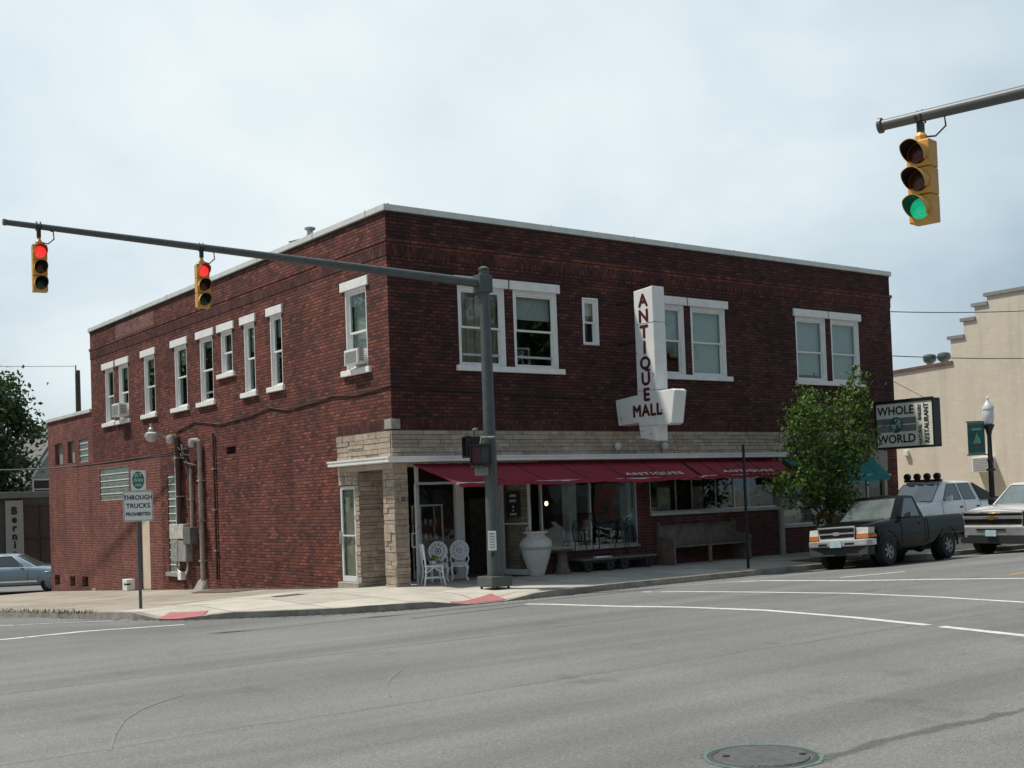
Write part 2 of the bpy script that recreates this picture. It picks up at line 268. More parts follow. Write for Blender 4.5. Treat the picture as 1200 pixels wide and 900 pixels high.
# ---------------------------------------------------------------- mesh helpers
WM = {}
class MB:
    def __init__(s):
        s.bm = bmesh.new(); s.uv = s.bm.loops.layers.uv.new('UVMap'); s.tint = None; s.done = set()
    def face(s, pts, uvs=None, tint=None):
        vs = [s.bm.verts.new(p) for p in pts]
        try: f = s.bm.faces.new(vs)
        except ValueError: return None
        f.normal_update()
        if uvs is None:
            n = f.normal; ax = max(range(3), key=lambda i: abs(n[i]))
            a, b = [(1, 2), (0, 2), (0, 1)][ax]; uvs = [(p[a], p[b]) for p in pts]
        for lp, q in zip(f.loops, uvs): lp[s.uv].uv = q
        if tint is not None:
            if s.tint is None: s.tint = s.bm.loops.layers.uv.new('tint')
            for lp in f.loops: lp[s.tint].uv = (tint, tint)
        return f
    def hexa(s, p, tint=None):                  # p: 8 points, bottom ring then top ring
        for q in ((3, 2, 1, 0), (4, 5, 6, 7), (0, 1, 5, 4), (1, 2, 6, 5), (2, 3, 7, 6), (3, 0, 4, 7)):
            s.face([p[i] for i in q], tint=tint)
        return s
    def box(s, a, b, tint=None):
        x0, x1 = sorted((a[0], b[0])); y0, y1 = sorted((a[1], b[1])); z0, z1 = sorted((a[2], b[2]))
        return s.hexa([(x0, y0, z0), (x1, y0, z0), (x1, y1, z0), (x0, y1, z0), (x0, y0, z1), (x1, y0, z1), (x1, y1, z1), (x0, y1, z1)], tint)
    def prism(s, poly, fn, d0, d1):             # poly: 2-D outline, fn(a, b, d) -> point
        n = len(poly)
        s.face([fn(a, b, d0) for a, b in poly][::-1]); s.face([fn(a, b, d1) for a, b in poly])
        for i in range(n):
            (a, b), (c, e) = poly[i], poly[(i + 1) % n]
            s.face([fn(a, b, d0), fn(c, e, d0), fn(c, e, d1), fn(a, b, d1)])
        return s
    def tube(s, pts, r, n=8, cap=True):
        pts = [Vector(p) for p in pts]; rs = r if isinstance(r, (list, tuple)) else [r] * len(pts)
        rings = []; prev = None
        for i, p in enumerate(pts):
            d = (pts[min(i + 1, len(pts) - 1)] - pts[max(i - 1, 0)])
            if d.length < 1e-9: d = Vector((0, 0, 1))
            d.normalize()
            ref = prev if prev else (Vector((0, 0, 1)) if abs(d.z) < 0.9 else Vector((1, 0, 0)))
            u = ref - d * ref.dot(d)
            if u.length < 1e-6: u = Vector((1, 0, 0)) - d * d.x
            u.normalize(); v = d.cross(u); prev = u
            rings.append([s.bm.verts.new(p + (u * math.cos(k * 2 * math.pi / n) + v * math.sin(k * 2 * math.pi / n)) * rs[i]) for k in range(n)])
        for a, b in zip(rings, rings[1:]):
            for k in range(n):
                s.bm.faces.new((a[k], a[(k + 1) % n], b[(k + 1) % n], b[k]))
        if cap:
            for rg in (rings[0][::-1], rings[-1]):
                if rs[0] > 1e-4: s.bm.faces.new(rg)
        return s
    def lathe(s, prof, c=(0, 0, 0), n=16, axis='z', a0=0.0, a1=2 * math.pi):
        full = abs(a1 - a0 - 2 * math.pi) < 1e-6; m = n if full else n + 1
        rings = []
        for r, h in prof:
            ring = []
            for k in range(m):
                t = a0 + (a1 - a0) * k / n; x, y = r * math.cos(t), r * math.sin(t)
                p = (x, y, h) if axis == 'z' else ((x, h, y) if axis == 'y' else (h, x, y))
                ring.append(s.bm.verts.new((c[0] + p[0], c[1] + p[1], c[2] + p[2])))
            rings.append(ring)
        for a, b in zip(rings, rings[1:]):
            for k in range(n if full else m - 1):
                s.bm.faces.new((a[k], a[(k + 1) % m], b[(k + 1) % m], b[k]))
        return s
    def disc(s, c, r, n=20, axis='z'):
        pts = []
        for k in range(n):
            t = 2 * math.pi * k / n; x, y = r * math.cos(t), r * math.sin(t)
            pts.append((c[0] + x, c[1] + y, c[2]) if axis == 'z' else ((c[0] + x, c[1], c[2] + y) if axis == 'y' else (c[0], c[1] + x, c[2] + y)))
        s.face(pts); return s
    def add(s, me, mtx):
        me.transform(mtx); s.bm.from_mesh(me); bpy.data.meshes.remove(me); return s
    def xf(s, mtx):
        bmesh.ops.transform(s.bm, matrix=mtx, verts=s.bm.verts); return s
    def build(s, name, mt, parent=None, local=False, smooth=False, bevel=0.0, weld=True, flip=True):
        if weld: bmesh.ops.remove_doubles(s.bm, verts=s.bm.verts, dist=1e-5)
        if flip: bmesh.ops.recalc_face_normals(s.bm, faces=s.bm.faces)
        M = WM[parent.name] if parent else Matrix.Identity(4)
        if not local and parent: bmesh.ops.transform(s.bm, matrix=M.inverted(), verts=s.bm.verts)
        me = bpy.data.meshes.new(name); s.bm.to_mesh(me); s.bm.free()
        me.materials.append(mt)
        if smooth:
            for p in me.polygons: p.use_smooth = True
            me.set_sharp_from_angle(angle=R(38))
        o = bpy.data.objects.new(name, me); COL.objects.link(o)
        if parent: o.parent = parent
        WM[o.name] = M
        if bevel:
            b = o.modifiers.new('edge', 'BEVEL'); b.width = bevel; b.segments = 2; b.limit_method = 'ANGLE'; b.angle_limit = R(40)
        return o
def tag(o, label, cat, group=None):
    o['label'] = label; o['category'] = cat
    if group: o['group'] = group
    return o
def thing(name, label, cat, loc=(0, 0, 0), rz=0.0, group=None):
    o = bpy.data.objects.new(name, None); COL.objects.link(o); o.location = loc; o.rotation_euler = (0, 0, rz)
    WM[o.name] = Matrix.Translation(loc) @ Matrix.Rotation(rz, 4, 'Z')
    return tag(o, label, cat, group)
def structure(o):
    o['kind'] = 'structure'; return o
def kids(o): return [c for c in bpy.data.objects if c.parent == o]
def copy_tree(o, parent=None):
    ch = kids(o); c = o.copy(); COL.objects.link(c)
    if parent: c.parent = parent
    for k in ch: copy_tree(k, c)
    return c
def text_mesh(body, size, depth=0.006, bold=0.0, sx=1.0, spacing=1.0):
    cu = bpy.data.curves.new('t', 'FONT'); cu.body = body; cu.size = size; cu.extrude = depth / 2
    cu.align_x = 'CENTER'; cu.align_y = 'CENTER'; cu.resolution_u = 3; cu.space_character = spacing
    o = bpy.data.objects.new('t', cu); COL.objects.link(o)
    dg = bpy.context.evaluated_depsgraph_get(); me = bpy.data.meshes.new_from_object(o.evaluated_get(dg))
    bpy.data.objects.remove(o); bpy.data.curves.remove(cu)
    if sx != 1: me.transform(Matrix.Diagonal((sx, 1, 1, 1)))
    if bold:                                     # heavier strokes: shifted copies, each a hair lower
        b2 = bmesh.new()
        for k, (ax, ay) in enumerate(((0, 0), (1, 0), (-1, 0), (0, 1), (0, -1))):
            c = me.copy(); c.transform(Matrix.Translation((ax * bold, ay * bold, -0.0006 * k))); b2.from_mesh(c); bpy.data.meshes.remove(c)
        b2.to_mesh(me); b2.free()
    return me
def frame_mtx(o, right, up):                    # text plane: local x -> right, y -> up
    r = Vector(right).normalized(); u = Vector(up).normalized(); n = r.cross(u)
    M = Matrix.Identity(4)
    for i in range(3): M[i][0], M[i][1], M[i][2], M[i][3] = r[i], u[i], n[i], o[i]
    return M
def boolean(o, cutter, op='DIFFERENCE'):
    b = o.modifiers.new('b', 'BOOLEAN'); b.object = cutter; b.operation = op; b.solver = 'EXACT'
    dg = bpy.context.evaluated_depsgraph_get(); me = bpy.data.meshes.new_from_object(o.evaluated_get(dg))
    o.modifiers.remove(b); old = o.data; o.data = me; bpy.data.meshes.remove(old)
    cm = cutter.data; bpy.data.objects.remove(cutter); bpy.data.meshes.remove(cm)
TL = lambda u, v, d: (-d, u, v)                 # side wall: plane X = 0, u along Y, d outwards
TF = lambda u, v, d: (u, -d, v)                 # street front: plane Y = 0
def tbox(mb, T, u0, u1, v0, v1, d0, d1, tint=None):
    return mb.box(T(u0, v0, d0), T(u1, v1, d1), tint)
def wall(mb, T, u0, u1, v0, v1, holes=(), depth=0.22, d=0.0):
    us = sorted({u0, u1, *[h[0] for h in holes], *[h[1] for h in holes]}); vs = sorted({v0, v1, *[h[2] for h in holes], *[h[3] for h in holes]})
    us = [u for u in us if u0 - 1e-9 <= u <= u1 + 1e-9]; vs = [v for v in vs if v0 - 1e-9 <= v <= v1 + 1e-9]
    for a, b in zip(us, us[1:]):
        for c, e in zip(vs, vs[1:]):
            cu, cv = (a + b) / 2, (c + e) / 2
            if any(h[0] < cu < h[1] and h[2] < cv < h[3] for h in holes): continue
            mb.face([T(a, c, d), T(b, c, d), T(b, e, d), T(a, e, d)], [(a, c), (b, c), (b, e), (a, e)])
    for h in holes:
        a, b, c, e = max(h[0], u0), min(h[1], u1), max(h[2], v0), min(h[3], v1)
        if a >= b or c >= e: continue
        if h[0] >= u0: mb.face([T(a, c, d), T(a, e, d), T(a, e, d - depth), T(a, c, d - depth)], [(0, c), (0, e), (depth, e), (depth, c)])
        if h[1] <= u1: mb.face([T(b, c, d), T(b, e, d), T(b, e, d - depth), T(b, c, d - depth)], [(0, c), (0, e), (depth, e), (depth, c)])
        if h[2] >= v0: mb.face([T(a, c, d), T(b, c, d), T(b, c, d - depth), T(a, c, d - depth)], [(a, 0), (b, 0), (b, depth), (a, depth)])
        if h[3] <= v1: mb.face([T(a, e, d), T(b, e, d), T(b, e, d - depth), T(a, e, d - depth)], [(a, 0), (b, 0), (b, depth), (a, depth)])
def stones(mb, T, u0, u1, v0, v1, seed=1, hmin=0.075, hmax=0.15, base=0.0, lmin=0.22, lmax=0.75):
    rnd = random.Random(seed); v = v0
    while v < v1 - 0.02:
        h = min(rnd.uniform(hmin, hmax), v1 - v)
        if v1 - v - h < hmin * 0.6: h = v1 - v
        u = u0
        while u < u1 - 0.01:
            ln = min(rnd.uniform(lmin, lmax), u1 - u)
            if u1 - u - ln < 0.12: ln = u1 - u
            t = rnd.random(); hh = h
            if h > 0.12 and rnd.random() < 0.4:
                k = rnd.uniform(0.4, 0.6) * h
                tbox(mb, T, u + .005, u + ln - .005, v + .005, v + k - .004, base, base + rnd.uniform(0.025, 0.05), t)
                tbox(mb, T, u + .005, u + ln - .005, v + k + .004, v + h - .005, base, base + rnd.uniform(0.025, 0.05), rnd.random())
            else:
                tbox(mb, T, u + .005, u + ln - .005, v + .005, v + hh - .005, base, base + rnd.uniform(0.025, 0.05), t)
            u += ln
        v += h

# ---------------------------------------------------------------- ground
def hs(x, y):                                   # fall of the land along the side street
    if y <= 0: return 0.0
    f = 1.0 if x < 0.3 else max(0.0, 1 - (x - 0.3) / 0.5)
    if y > 25.5: f = 1.0 if x < 14 else 0.0
    return -f * (0.043 * min(y, 25.5))
ROAD = -0.15
def zroad(x, y):                                # crowned carriageway, gutter at the kerb
    t = min(1.0, max(0.0, max(-3.3 - y, -6.1 - x) / 2.5))
    return ROAD + 0.12 * t * t * (3 - 2 * t) + hs(x, y)
def zwalk(x, y):
    z = 0.028 + (0.018 * y if y < 0 else hs(x, y))
    if x < -0.5 and y > -3: z -= min(0.05, 0.009 * (-x - 0.5))
    for rx, ry, rr in ((-0.1, -3.55, 1.25), (-5.75, -1.2, 1.15)):          # kerb ramps
        q = math.hypot(x - rx, y - ry) / rr
        if q < 1: z += (zroad(x, y) + 0.012 - z) * min(1, 1.6 * (1 - q))
    return z
def sheet(name, poly, zf, mt, dz=0.0, skirt=0.0, step=0.5, box=None):
    bm = bmesh.new(); f = bm.faces.new([bm.verts.new((a, b, 0)) for a, b in poly])
    bmesh.ops.triangulate(bm, faces=bm.faces[:])
    xs = [p[0] for p in poly]; ys = [p[1] for p in poly]
    bx = box or (min(xs), max(xs), min(ys), max(ys))
    for ax, lo, hi in ((0, bx[0], bx[1]), (1, bx[2], bx[3])):
        k = math.floor(lo / step) * step
        while k < hi:
            co = [0, 0, 0]; co[ax] = k; no = [0, 0, 0]; no[ax] = 1
            bmesh.ops.bisect_plane(bm, geom=bm.verts[:] + bm.edges[:] + bm.faces[:], plane_co=co, plane_no=no, dist=1e-5); k += step
    bmesh.ops.triangulate(bm, faces=[f for f in bm.faces if len(f.verts) > 4])
    for v in bm.verts: v.co.z = zf(v.co.x, v.co.y) + dz
    if skirt:
        eb = [e for e in bm.edges if len(e.link_faces) == 1]
        r = bmesh.ops.extrude_edge_only(bm, edges=eb)
        for g in r['geom']:
            if isinstance(g, bmesh.types.BMVert): g.co.z -= skirt
    me = bpy.data.meshes.new(name); bm.to_mesh(me); bm.free(); me.materials.append(mt)
    for p in me.polygons: p.use_smooth = False
    o = bpy.data.objects.new(name, me); COL.objects.link(o); WM[o.name] = Matrix.Identity(4)
    return structure(o)
sheet('ground', [(-900, -900), (900, -900), (900, 900), (-900, 900)], lambda x, y: zroad(x, min(y, 60)) - 0.12, M_GROUND, step=4.0, box=(-20, 40, -8, 64))
sheet('road', [(-160, -60), (160, -60), (160, 62), (-160, 62)], zroad, M_ASPHALT, step=0.5, box=(-9, -3, -6.2, 31))
KERB = [(70, -3.28), (30, -3.28), (12, -3.28), (4.2, -3.28), (2.9, -3.32), (2.0, -3.42), (1.0, -3.5), (-0.3, -3.52), (-1.35, -3.36), (-2.2, -3.12), (-3.0, -2.78), (-4.0, -2.14), (-5.0, -1.38), (-5.55, -0.8), (-5.85, -0.1), (-5.98, 1.0), (-6.05, 2.5), (-6.2, 4.3), (-6.35, 8), (-6.5, 14), (-6.6, 25.4)]
def inset(pl, d):
    o = []
    for i, p in enumerate(pl):
        a = Vector(pl[max(i - 1, 0)]); b = Vector(pl[min(i + 1, len(pl) - 1)]); t = (b - a).normalized(); n = Vector((t.y, -t.x))
        o.append((p[0] + n.x * d, p[1] + n.y * d))
    return o
KIN = inset(KERB, 0.16)
ni = 15                                         # index where the old concrete starts
walk = KIN[:ni + 1] + [(-4.6, 1.3), (-3.1, 2.3), (-1.6, 2.75), (0.06, 3.0), (0.06, 1.62), (3.3, 1.62), (3.3, 0.12), (18.05, 0.12), (18.05, 0.6), (70, 0.6)]
sheet('sidewalk', walk, zwalk, M_CONC, step=0.35, box=(-7, 18, -4, 3.1))
apron = [(0.06, 3.0), (-1.6, 2.75), (-3.1, 2.3), (-4.6, 1.3)] + KIN[ni:] + [(0.06, 25.4)]
sheet('concrete_apron', apron, zwalk, M_CONC_OLD, step=0.6)
kp = KERB + KIN[::-1]
sheet('kerb', kp, zwalk, M_KERB, dz=0.006, skirt=0.3, step=0.35, box=(-7, 18, -4, 12))
sheet('parking_lot', [(18.05, 0.6), (70, 0.6), (70, 40), (18.05, 40)], lambda x, y: 0.03, simple('gravel_lot', (0.27, 0.25, 0.21), 0.95, var=0.2, scale=1.5), step=20)

# ---------------------------------------------------------------- the brick shop building
def glassblock():
    mt, n, l, b = mat_base('glass_block'); b.inputs['Roughness'].default_value = 0.22
    uv = nd(n, 'ShaderNodeUVMap', uv_map='UVMap'); k = nd(n, 'ShaderNodeTexBrick'); k.offset = 0; l.new(uv.outputs[0], k.inputs['Vector'])
    k.inputs['Scale'].default_value = 1; k.inputs['Brick Width'].default_value = 0.2; k.inputs['Row Height'].default_value = 0.222; k.inputs['Mortar Size'].default_value = 0.012
    k.inputs['Color1'].default_value = (0.17, 0.22, 0.195, 1); k.inputs['Color2'].default_value = (0.26, 0.32, 0.285, 1); k.inputs['Mortar'].default_value = (0.36, 0.38, 0.34, 1)
    l.new(k.outputs['Color'], b.inputs['Base Color'])
    w_ = nd(n, 'ShaderNodeTexWave'); w_.inputs['Scale'].default_value = 9; w_.inputs['Distortion'].default_value = 1; l.new(uv.outputs[0], w_.inputs['Vector'])
    bp = nd(n, 'ShaderNodeBump'); bp.inputs['Strength'].default_value = 0.6; bp.inputs['Distance'].default_value = 0.02; l.new(w_.outputs['Fac'], bp.inputs['Height']); l.new(bp.outputs[0], b.inputs['Normal'])
    return mt
M_GBLOCK = glassblock()
B = thing('brick_building', 'two-storey dark red brick corner shop with white trimmed windows and beige stone front', 'building')
LZ0, LZ1, SZ0, SZ1 = 6.78, 6.99, 4.81, 4.94
LWIN = [('a', 17.98, 18.85, 17.87, 19.10), ('b', 16.55, 17.48, 16.43, 17.70), ('c', 14.13, 15.08, 14.02, 15.31), ('d', 11.53, 12.48, 11.42, 12.73),
        ('e', 9.60, 10.53, 9.47, 10.75), ('f', 8.26, 9.02, 8.10, 9.23), ('g', 6.83, 7.50, 6.72, 7.68), ('h', 5.22, 5.90, 5.13, 6.05), ('i', 0.94, 1.92, 0.81, 2.08)]
FWIN = [(1.85, 3.18, 1.75, 3.28), (3.43, 4.76, 3.33, 4.84), (7.75, 9.07, 7.66, 9.16), (9.31, 10.63, 9.21, 10.73), (13.52, 14.85, 13.43, 14.94), (15.09, 16.40, 14.99, 16.49)]
GB = [(16.75, 19.68, 2.30, 3.41), (12.52, 13.32, 0.0, 3.0), (20.87, 21.87, 3.74, 4.55)]
VENTS = [(24.65, 25.31, -0.82, -0.43), (22.75, 23.37, -0.8, -0.42), (21.26, 21.95, -0.77, -0.39), (13.85, 14.38, -0.69, -0.33)]
BOARD = (14.97, 15.80, -0.62, 1.98)
AW = [(23.9, 24.87, 3.77, 4.56), (22.45, 23.27, 3.77, 4.56)]
H = 8.28
lh = [(a, b, (5.60 if n == 'f' else SZ1), LZ0) for n, a, b, _, _ in LWIN]
# side wall, old brick
m_ = MB()
wall(m_, TL, 0.0, 2.45, 3.44, H, lh)
wall(m_, TL, 2.45, 13.9, -1.4, H, lh + GB + [(8.23, 8.86, 3.37, 3.57)])
wall(m_, TL, 13.9, 20.37, 3.62, H, lh)
m_.build('wall', M_BRICK, B)
m_ = MB(); wall(m_, TL, 13.901, 20.37, -1.4, 3.62, GB + [BOARD]); wall(m_, TL, 20.37, 25.77, -1.6, 5.45, GB + VENTS + AW)
wall(m_, lambda u, v, d: (u, 25.77 + d, v), 0, 10, -1.6, 5.45)
m_.build('wall', M_BRICK2, B)['label'] = 'lower rear wall of redder brick with pale mortar'
m_ = MB(); tbox(m_, TL, 14.1, 17.7, 7.60, 8.16, -0.01, 0.004); m_.build('brick_patch', M_BRICKP, B)
fh = [(a, b, SZ1, LZ0) for a, b, _, _ in FWIN] + [(5.56, 6.08, 5.58, 6.75)]
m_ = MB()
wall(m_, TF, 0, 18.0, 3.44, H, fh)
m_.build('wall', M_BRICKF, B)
m_ = MB(); m_.box((17.45, 0, -0.3), (18.0, 0.5, 3.44))
wall(m_, lambda u, v, d: (18.0 + d, u, v), 0.5, 20.37, -0.3, 3.44); wall(m_, lambda u, v, d: (18.0 + d, u, v), 0, 20.37, 3.44, H)
wall(m_, lambda u, v, d: (u, 20.37 + d, v), 0, 18, 3.0, H)
m_.build('wall', M_BRICK, B)
# soldier courses and corbel
m_ = MB()
tbox(m_, TF, -0.012, 18.012, 7.30, 7.53, -0.02, 0.012); tbox(m_, TL, 0.014, 20.38, 7.30, 7.53, -0.02, 0.012)
tbox(m_, TF, 0.20, 17.45, 3.455, 3.69, -0.02, 0.010); tbox(m_, TL, 0.26, 2.45, 3.455, 3.69, -0.02, 0.010)
m_.build('soldier_course', M_SOLDIER, B)
m_ = MB()
tbox(m_, TF, -0.016, 18.03, 7.53, 7.61, -0.02, 0.016); tbox(m_, TL, 0.018, 20.39, 7.53, 7.61, -0.02, 0.016)
tbox(m_, TF, -0.03, 18.08, 7.61, 7.69, -0.02, 0.03); tbox(m_, TL, 0.032, 20.44, 7.61, 7.69, -0.02, 0.03)
for k in range(120):
    u = 0.1 + k * 0.15
    if u < 17.9: tbox(m_, TF, u, u + 0.07, 7.231, 7.299, -0.02, 0.006)
    if u < 17.9 + 2.4: tbox(m_, TL, u, u + 0.07, 7.231, 7.299, -0.02, 0.006)
m_.build('corbel_course', M_BRICK, B)
# roof, coping
m_ = MB(); m_.box((0.22, 0.22, 7.75), (17.8, 20.2, 7.88)); m_.box((0.22, 20.38, 5.1), (10, 25.6, 5.2)); m_.build('roof', simple('tar_roof', (0.06, 0.06, 0.06), 0.9), B)
m_ = MB()
m_.box((-0.06, -0.06, H), (18.06, 0.30, H + 0.14)); m_.box((-0.06, 0.302, H), (0.30, 20.43, H + 0.14)); m_.box((17.7, 0.302, H), (18.06, 20.43, H + 0.14)); m_.box((0.302, 20.1, H), (17.698, 20.43, H + 0.14))
for y in (0.75, 3.3, 6.4, 9.6, 12.8, 16.0): m_.box((-0.075, y, H - 0.005), (0.31, y + 0.05, H + 0.155))
for x in (0.02, 4.6, 7.3, 11.0, 14.4): m_.box((x, -0.075, H - 0.005), (x + 0.05, 0.31, H + 0.155))
m_.box((-0.06, 20.44, 5.45), (0.30, 25.83, 5.58)); m_.box((0.302, 25.5, 5.45), (10, 25.83, 5.58))
m_.build('coping', M_COPING, B, bevel=0.012)
m_ = MB(); m_.box((0.0, 0.0, H - 0.045), (18.02, 0.1, H - 0.002)); m_.xf(Matrix.Translation((-0.018, -0.018, 0))); m_.box((-0.018, 0.1, H - 0.045), (0.1, 20.39, H - 0.002))
m_.build('coping_drip_edge', simple('dark_flashing', (0.03, 0.028, 0.026), 0.7), B)
# interior
m_ = MB(); m_.box((0.3, 0.3, 3.0), (17.7, 20.1, 3.12)); m_.box((3.6, 3.6, 3.12), (14.5, 16.5, 7.7))
for y in (3.6, 8.0, 13.3): m_.box((0.24, y, 3.12), (3.6, y + 0.1, 7.7))
for x in (6.6, 12.0): m_.box((x, 0.24, 3.12), (x + 0.1, 3.6, 7.7))
m_.build('upstairs_room', M_ROOM, B)
m_ = MB()
m_.box((3.62, 0.13, -0.2), (12.55, 7.5, 0.04)); m_.box((1.1, 0.9, -0.2), (3.6, 7.5, 0.03)); m_.box((0.5, 7.5, 0), (12.6, 7.6, 2.95)); m_.box((0.45, 2.45, 0), (0.55, 7.5, 2.95)); m_.box((12.53, 0.2, 0), (12.6, 7.5, 2.95))
m_.box((0.24, 1.7, 2.87), (17.6, 7.6, 2.98)); m_.box((12.62, 3.5, -0.1), (17.4, 3.6, 2.9)); m_.box((12.62, 0.2, -0.2), (17.4, 3.5, 0.02))
m_.box((0.24, 2.6, -0.4), (0.26, 20.1, 3.0)); m_.build('shop_room', M_ROOMDARK, B)

# windows ------------------------------------------------------
def window(T, u0, u1, v0, v1, lintel=None, sill=None, shade=None, curtain=None, fw=0.075, rail=0.5, deep=0.085, screen=False, wide_sill=True):
    f = MB()
    d0, d1 = -deep - 0.06, -deep + 0.045
    tbox(f, T, u0, u0 + fw, v0, v1, d0, d1); tbox(f, T, u1 - fw, u1, v0, v1, d0, d1)
    tbox(f, T, u0 + fw, u1 - fw, v1 - fw, v1, d0, d1); tbox(f, T, u0 + fw, u1 - fw, v0, v0 + 0.045, d0, d1)
    # brick mould, one step further out
    for a, b in ((u0 + 0.001, u0 + 0.04), (u1 - 0.04, u1 - 0.001)): tbox(f, T, a, b, v0 + 0.001, v1 - 0.001, d1, d1 + 0.035)
    tbox(f, T, u0 + 0.04, u1 - 0.04, v1 - 0.04, v1 - 0.001, d1, d1 + 0.035)
    wo = f.build('window', M_WHITE, B, bevel=0.006)
    a, b = u0 + fw, u1 - fw; mid = v0 + 0.045 + (v1 - fw - v0 - 0.045) * rail; s = 0.042
    for lo, hi, dd in ((mid - 0.02, v1 - fw, -deep + 0.0), (v0 + 0.045, mid + 0.02, -deep - 0.035)):
        q = MB(); tbox(q, T, a, a + s, lo, hi, dd - 0.015, dd + 0.018); tbox(q, T, b - s, b, lo, hi, dd - 0.015, dd + 0.018)
        tbox(q, T, a + s, b - s, hi - s, hi, dd - 0.015, dd + 0.018); tbox(q, T, a + s, b - s, lo, lo + s, dd - 0.015, dd + 0.018)
        q.build('sash', M_WHITE, wo)
        g = MB(); tbox(g, T, a + s - 0.003, b - s + 0.003, lo + s - 0.003, hi - s + 0.003, dd - 0.004, dd + 0.004); g.build('pane', M_PANE, wo)
    if lintel: q = MB(); tbox(q, T, lintel[0], lintel[1], LZ0, LZ1, -0.1, 0.045); q.build('lintel', M_WHITESTONE, wo, bevel=0.008)
    if sill is not None: q = MB(); tbox(q, T, sill[0], sill[1], sill[2], sill[3], -0.22, 0.075); q.build('sill', M_WHITESTONE, wo, bevel=0.01)
    if shade:
        q = MB(); z = v1 - (v1 - v0) * shade; tbox(q, T, a, b, z, v1 - 0.05, -deep - 0.12, -deep - 0.11); q.build('shade', M_BLIND, wo)
    if curtain:
        q = MB(); n = 9
        for lo, hi in ([(a, a + (b - a) * 0.32), (b - (b - a) * 0.32, b)] if curtain == 2 else [(a, b)]):
            for k in range(n):
                u = lo + (hi - lo) * k / n; tbox(q, T, u, u + (hi - lo) / n, v0 + 0.06, v1 - 0.06, -deep - 0.13 - 0.02 * (k % 2), -deep - 0.125 - 0.02 * (k % 2))
        q.build('curtain', M_CURTAIN, wo)
    if screen:
        q = MB(); tbox(q, T, a + s, b - s, v0 + 0.24, v0 + 0.29, -deep - 0.02, -deep + 0.004); q.build('storm_rail', M_ALU, wo)
    return wo
lsh = {'c': dict(rail=0.48, shade=.2), 'd': dict(shade=0.3), 'e': dict(shade=.15, screen=True), 'f': dict(curtain=2), 'g': dict(rail=0.5, shade=.4), 'h': dict(shade=0.3), 'i': dict(shade=0.97, rail=0.47), 'a': dict(curtain=2), 'b': dict(shade=0.25, screen=True)}
WINS = {}
for n, a, b, la, lb in LWIN:
    z0 = 5.60 if n == 'f' else SZ1; zs = 5.48 if n == 'f' else SZ0
    WINS[n] = window(TL, a, b, z0, LZ0, (la, lb), (la - 0.02, lb + 0.02, zs, z0), **lsh[n])
fk = [dict(curtain=1, screen=True), dict(shade=0.36, screen=True), dict(shade=0.5), dict(shade=0.98), dict(shade=0.9, rail=0.46), dict(shade=0.95, rail=0.46)]
for (a, b, la, lb), k in zip(FWIN, fk):
    WINS[a] = window(TF, a, b, SZ1, LZ0, (la, lb), (la, lb + 0.06, SZ0, SZ1), fw=0.1, **k)
WINS['small'] = window(TF, 5.56, 6.08, 5.58, 6.75, None, None, fw=0.085, deep=0.07, shade=0.35)
# side wall odds: glass block, boarded doorway, vents
for k, (a, b, c, e_) in enumerate(GB):
    g = MB(); tbox(g, TL, a, b, c, e_, -0.1, -0.03); go = g.build('glass_block_window', M_GBLOCK, B)
    q = MB(); z = c
    while z < e_ + 0.01:
        tbox(q, TL, a, b, max(c, z - 0.012), min(e_, z + 0.012), -0.029, -0.014); z += 0.222
    q.build('mortar_joint', M_WHITESTONE, go)
q = MB(); tbox(q, TL, 12.37, 13.5, -0.12, -0.002, -0.1, 0.07); q.build('sill', M_CASTSTONE, B)
q = MB(); tbox(q, TL, BOARD[0], BOARD[1], BOARD[2], BOARD[3], -0.12, -0.05); q.build('boarded_doorway', M_CREAM, B)
for a, b, c, e_ in VENTS[:]:
    q = MB(); tbox(q, TL, a, b, c, e_, -0.3, -0.2)
    for k in range(4): tbox(q, TL, a, b, c + (e_ - c) * (k + .3) / 4, c + (e_ - c) * (k + .45) / 4, -0.19, -0.12)
    q.build('basement_vent', M_DARK, B)
q = MB(); tbox(q, TL, 8.23, 8.86, 3.37, 3.57, -0.2, -0.15); q.build('vent_opening', M_DARK, B)
for a, b, c, e_ in AW:
    q = MB(); tbox(q, TL, a, b, c, e_, -0.2, -0.14); q.build('blocked_window', simple('dusty_panel', (0.3, 0.31, 0.28), 0.6, scale=6), B)
q = MB(); tbox(q, TL, 20.4, 20.75, -1.02, -0.78, -0.05, 0.03); tbox(q, TL, 14.95, 15.75, -0.86, -0.64, -0.05, 0.05); q.build('foundation_block', M_CASTSTONE, B, bevel=0.02)

# stone front --------------------------------------------------
m_ = MB(); stones(m_, TL, 0.03, 2.45, 2.86, 3.44, 3, 0.08, 0.14); stones(m_, TF, -0.045, 17.45, 2.86, 3.44, 4, 0.08, 0.14)
m_.build('stone_band', M_STONE, B, weld=False, flip=False)
mort = simple('dark_mortar', (0.13, 0.105, 0.085), 0.95)
m_ = MB(); tbox(m_, TL, 0.001, 2.448, 2.6, 3.452, -0.2, 0.022); tbox(m_, TF, 0.001, 17.448, 2.73, 3.452, -0.2, 0.022)
m_.box((0.03, 0.03, -0.3), (0.31, 0.43, 2.73)); m_.box((0.002, 1.53, -0.3), (1.15, 1.66, 2.73)); m_.box((0.002, 1.53, 2.3), (0.3, 2.44, 2.73)); m_.box((0.002, 1.53, -0.3), (0.3, 1.71, 2.73))
m_.box((3.73, 0.42, -0.3), (4.04, 1.6, 2.73)); m_.build('stone_backing', mort, B)
m_ = MB()
stones(m_, TL, 0.0, 0.46, -0.08, 2.6, 5, 0.08, 0.2, -0.03, 0.18, 0.5); stones(m_, TF, -0.01, 0.35, -0.08, 2.73, 6, 0.08, 0.2, -0.03, 0.16, 0.4)
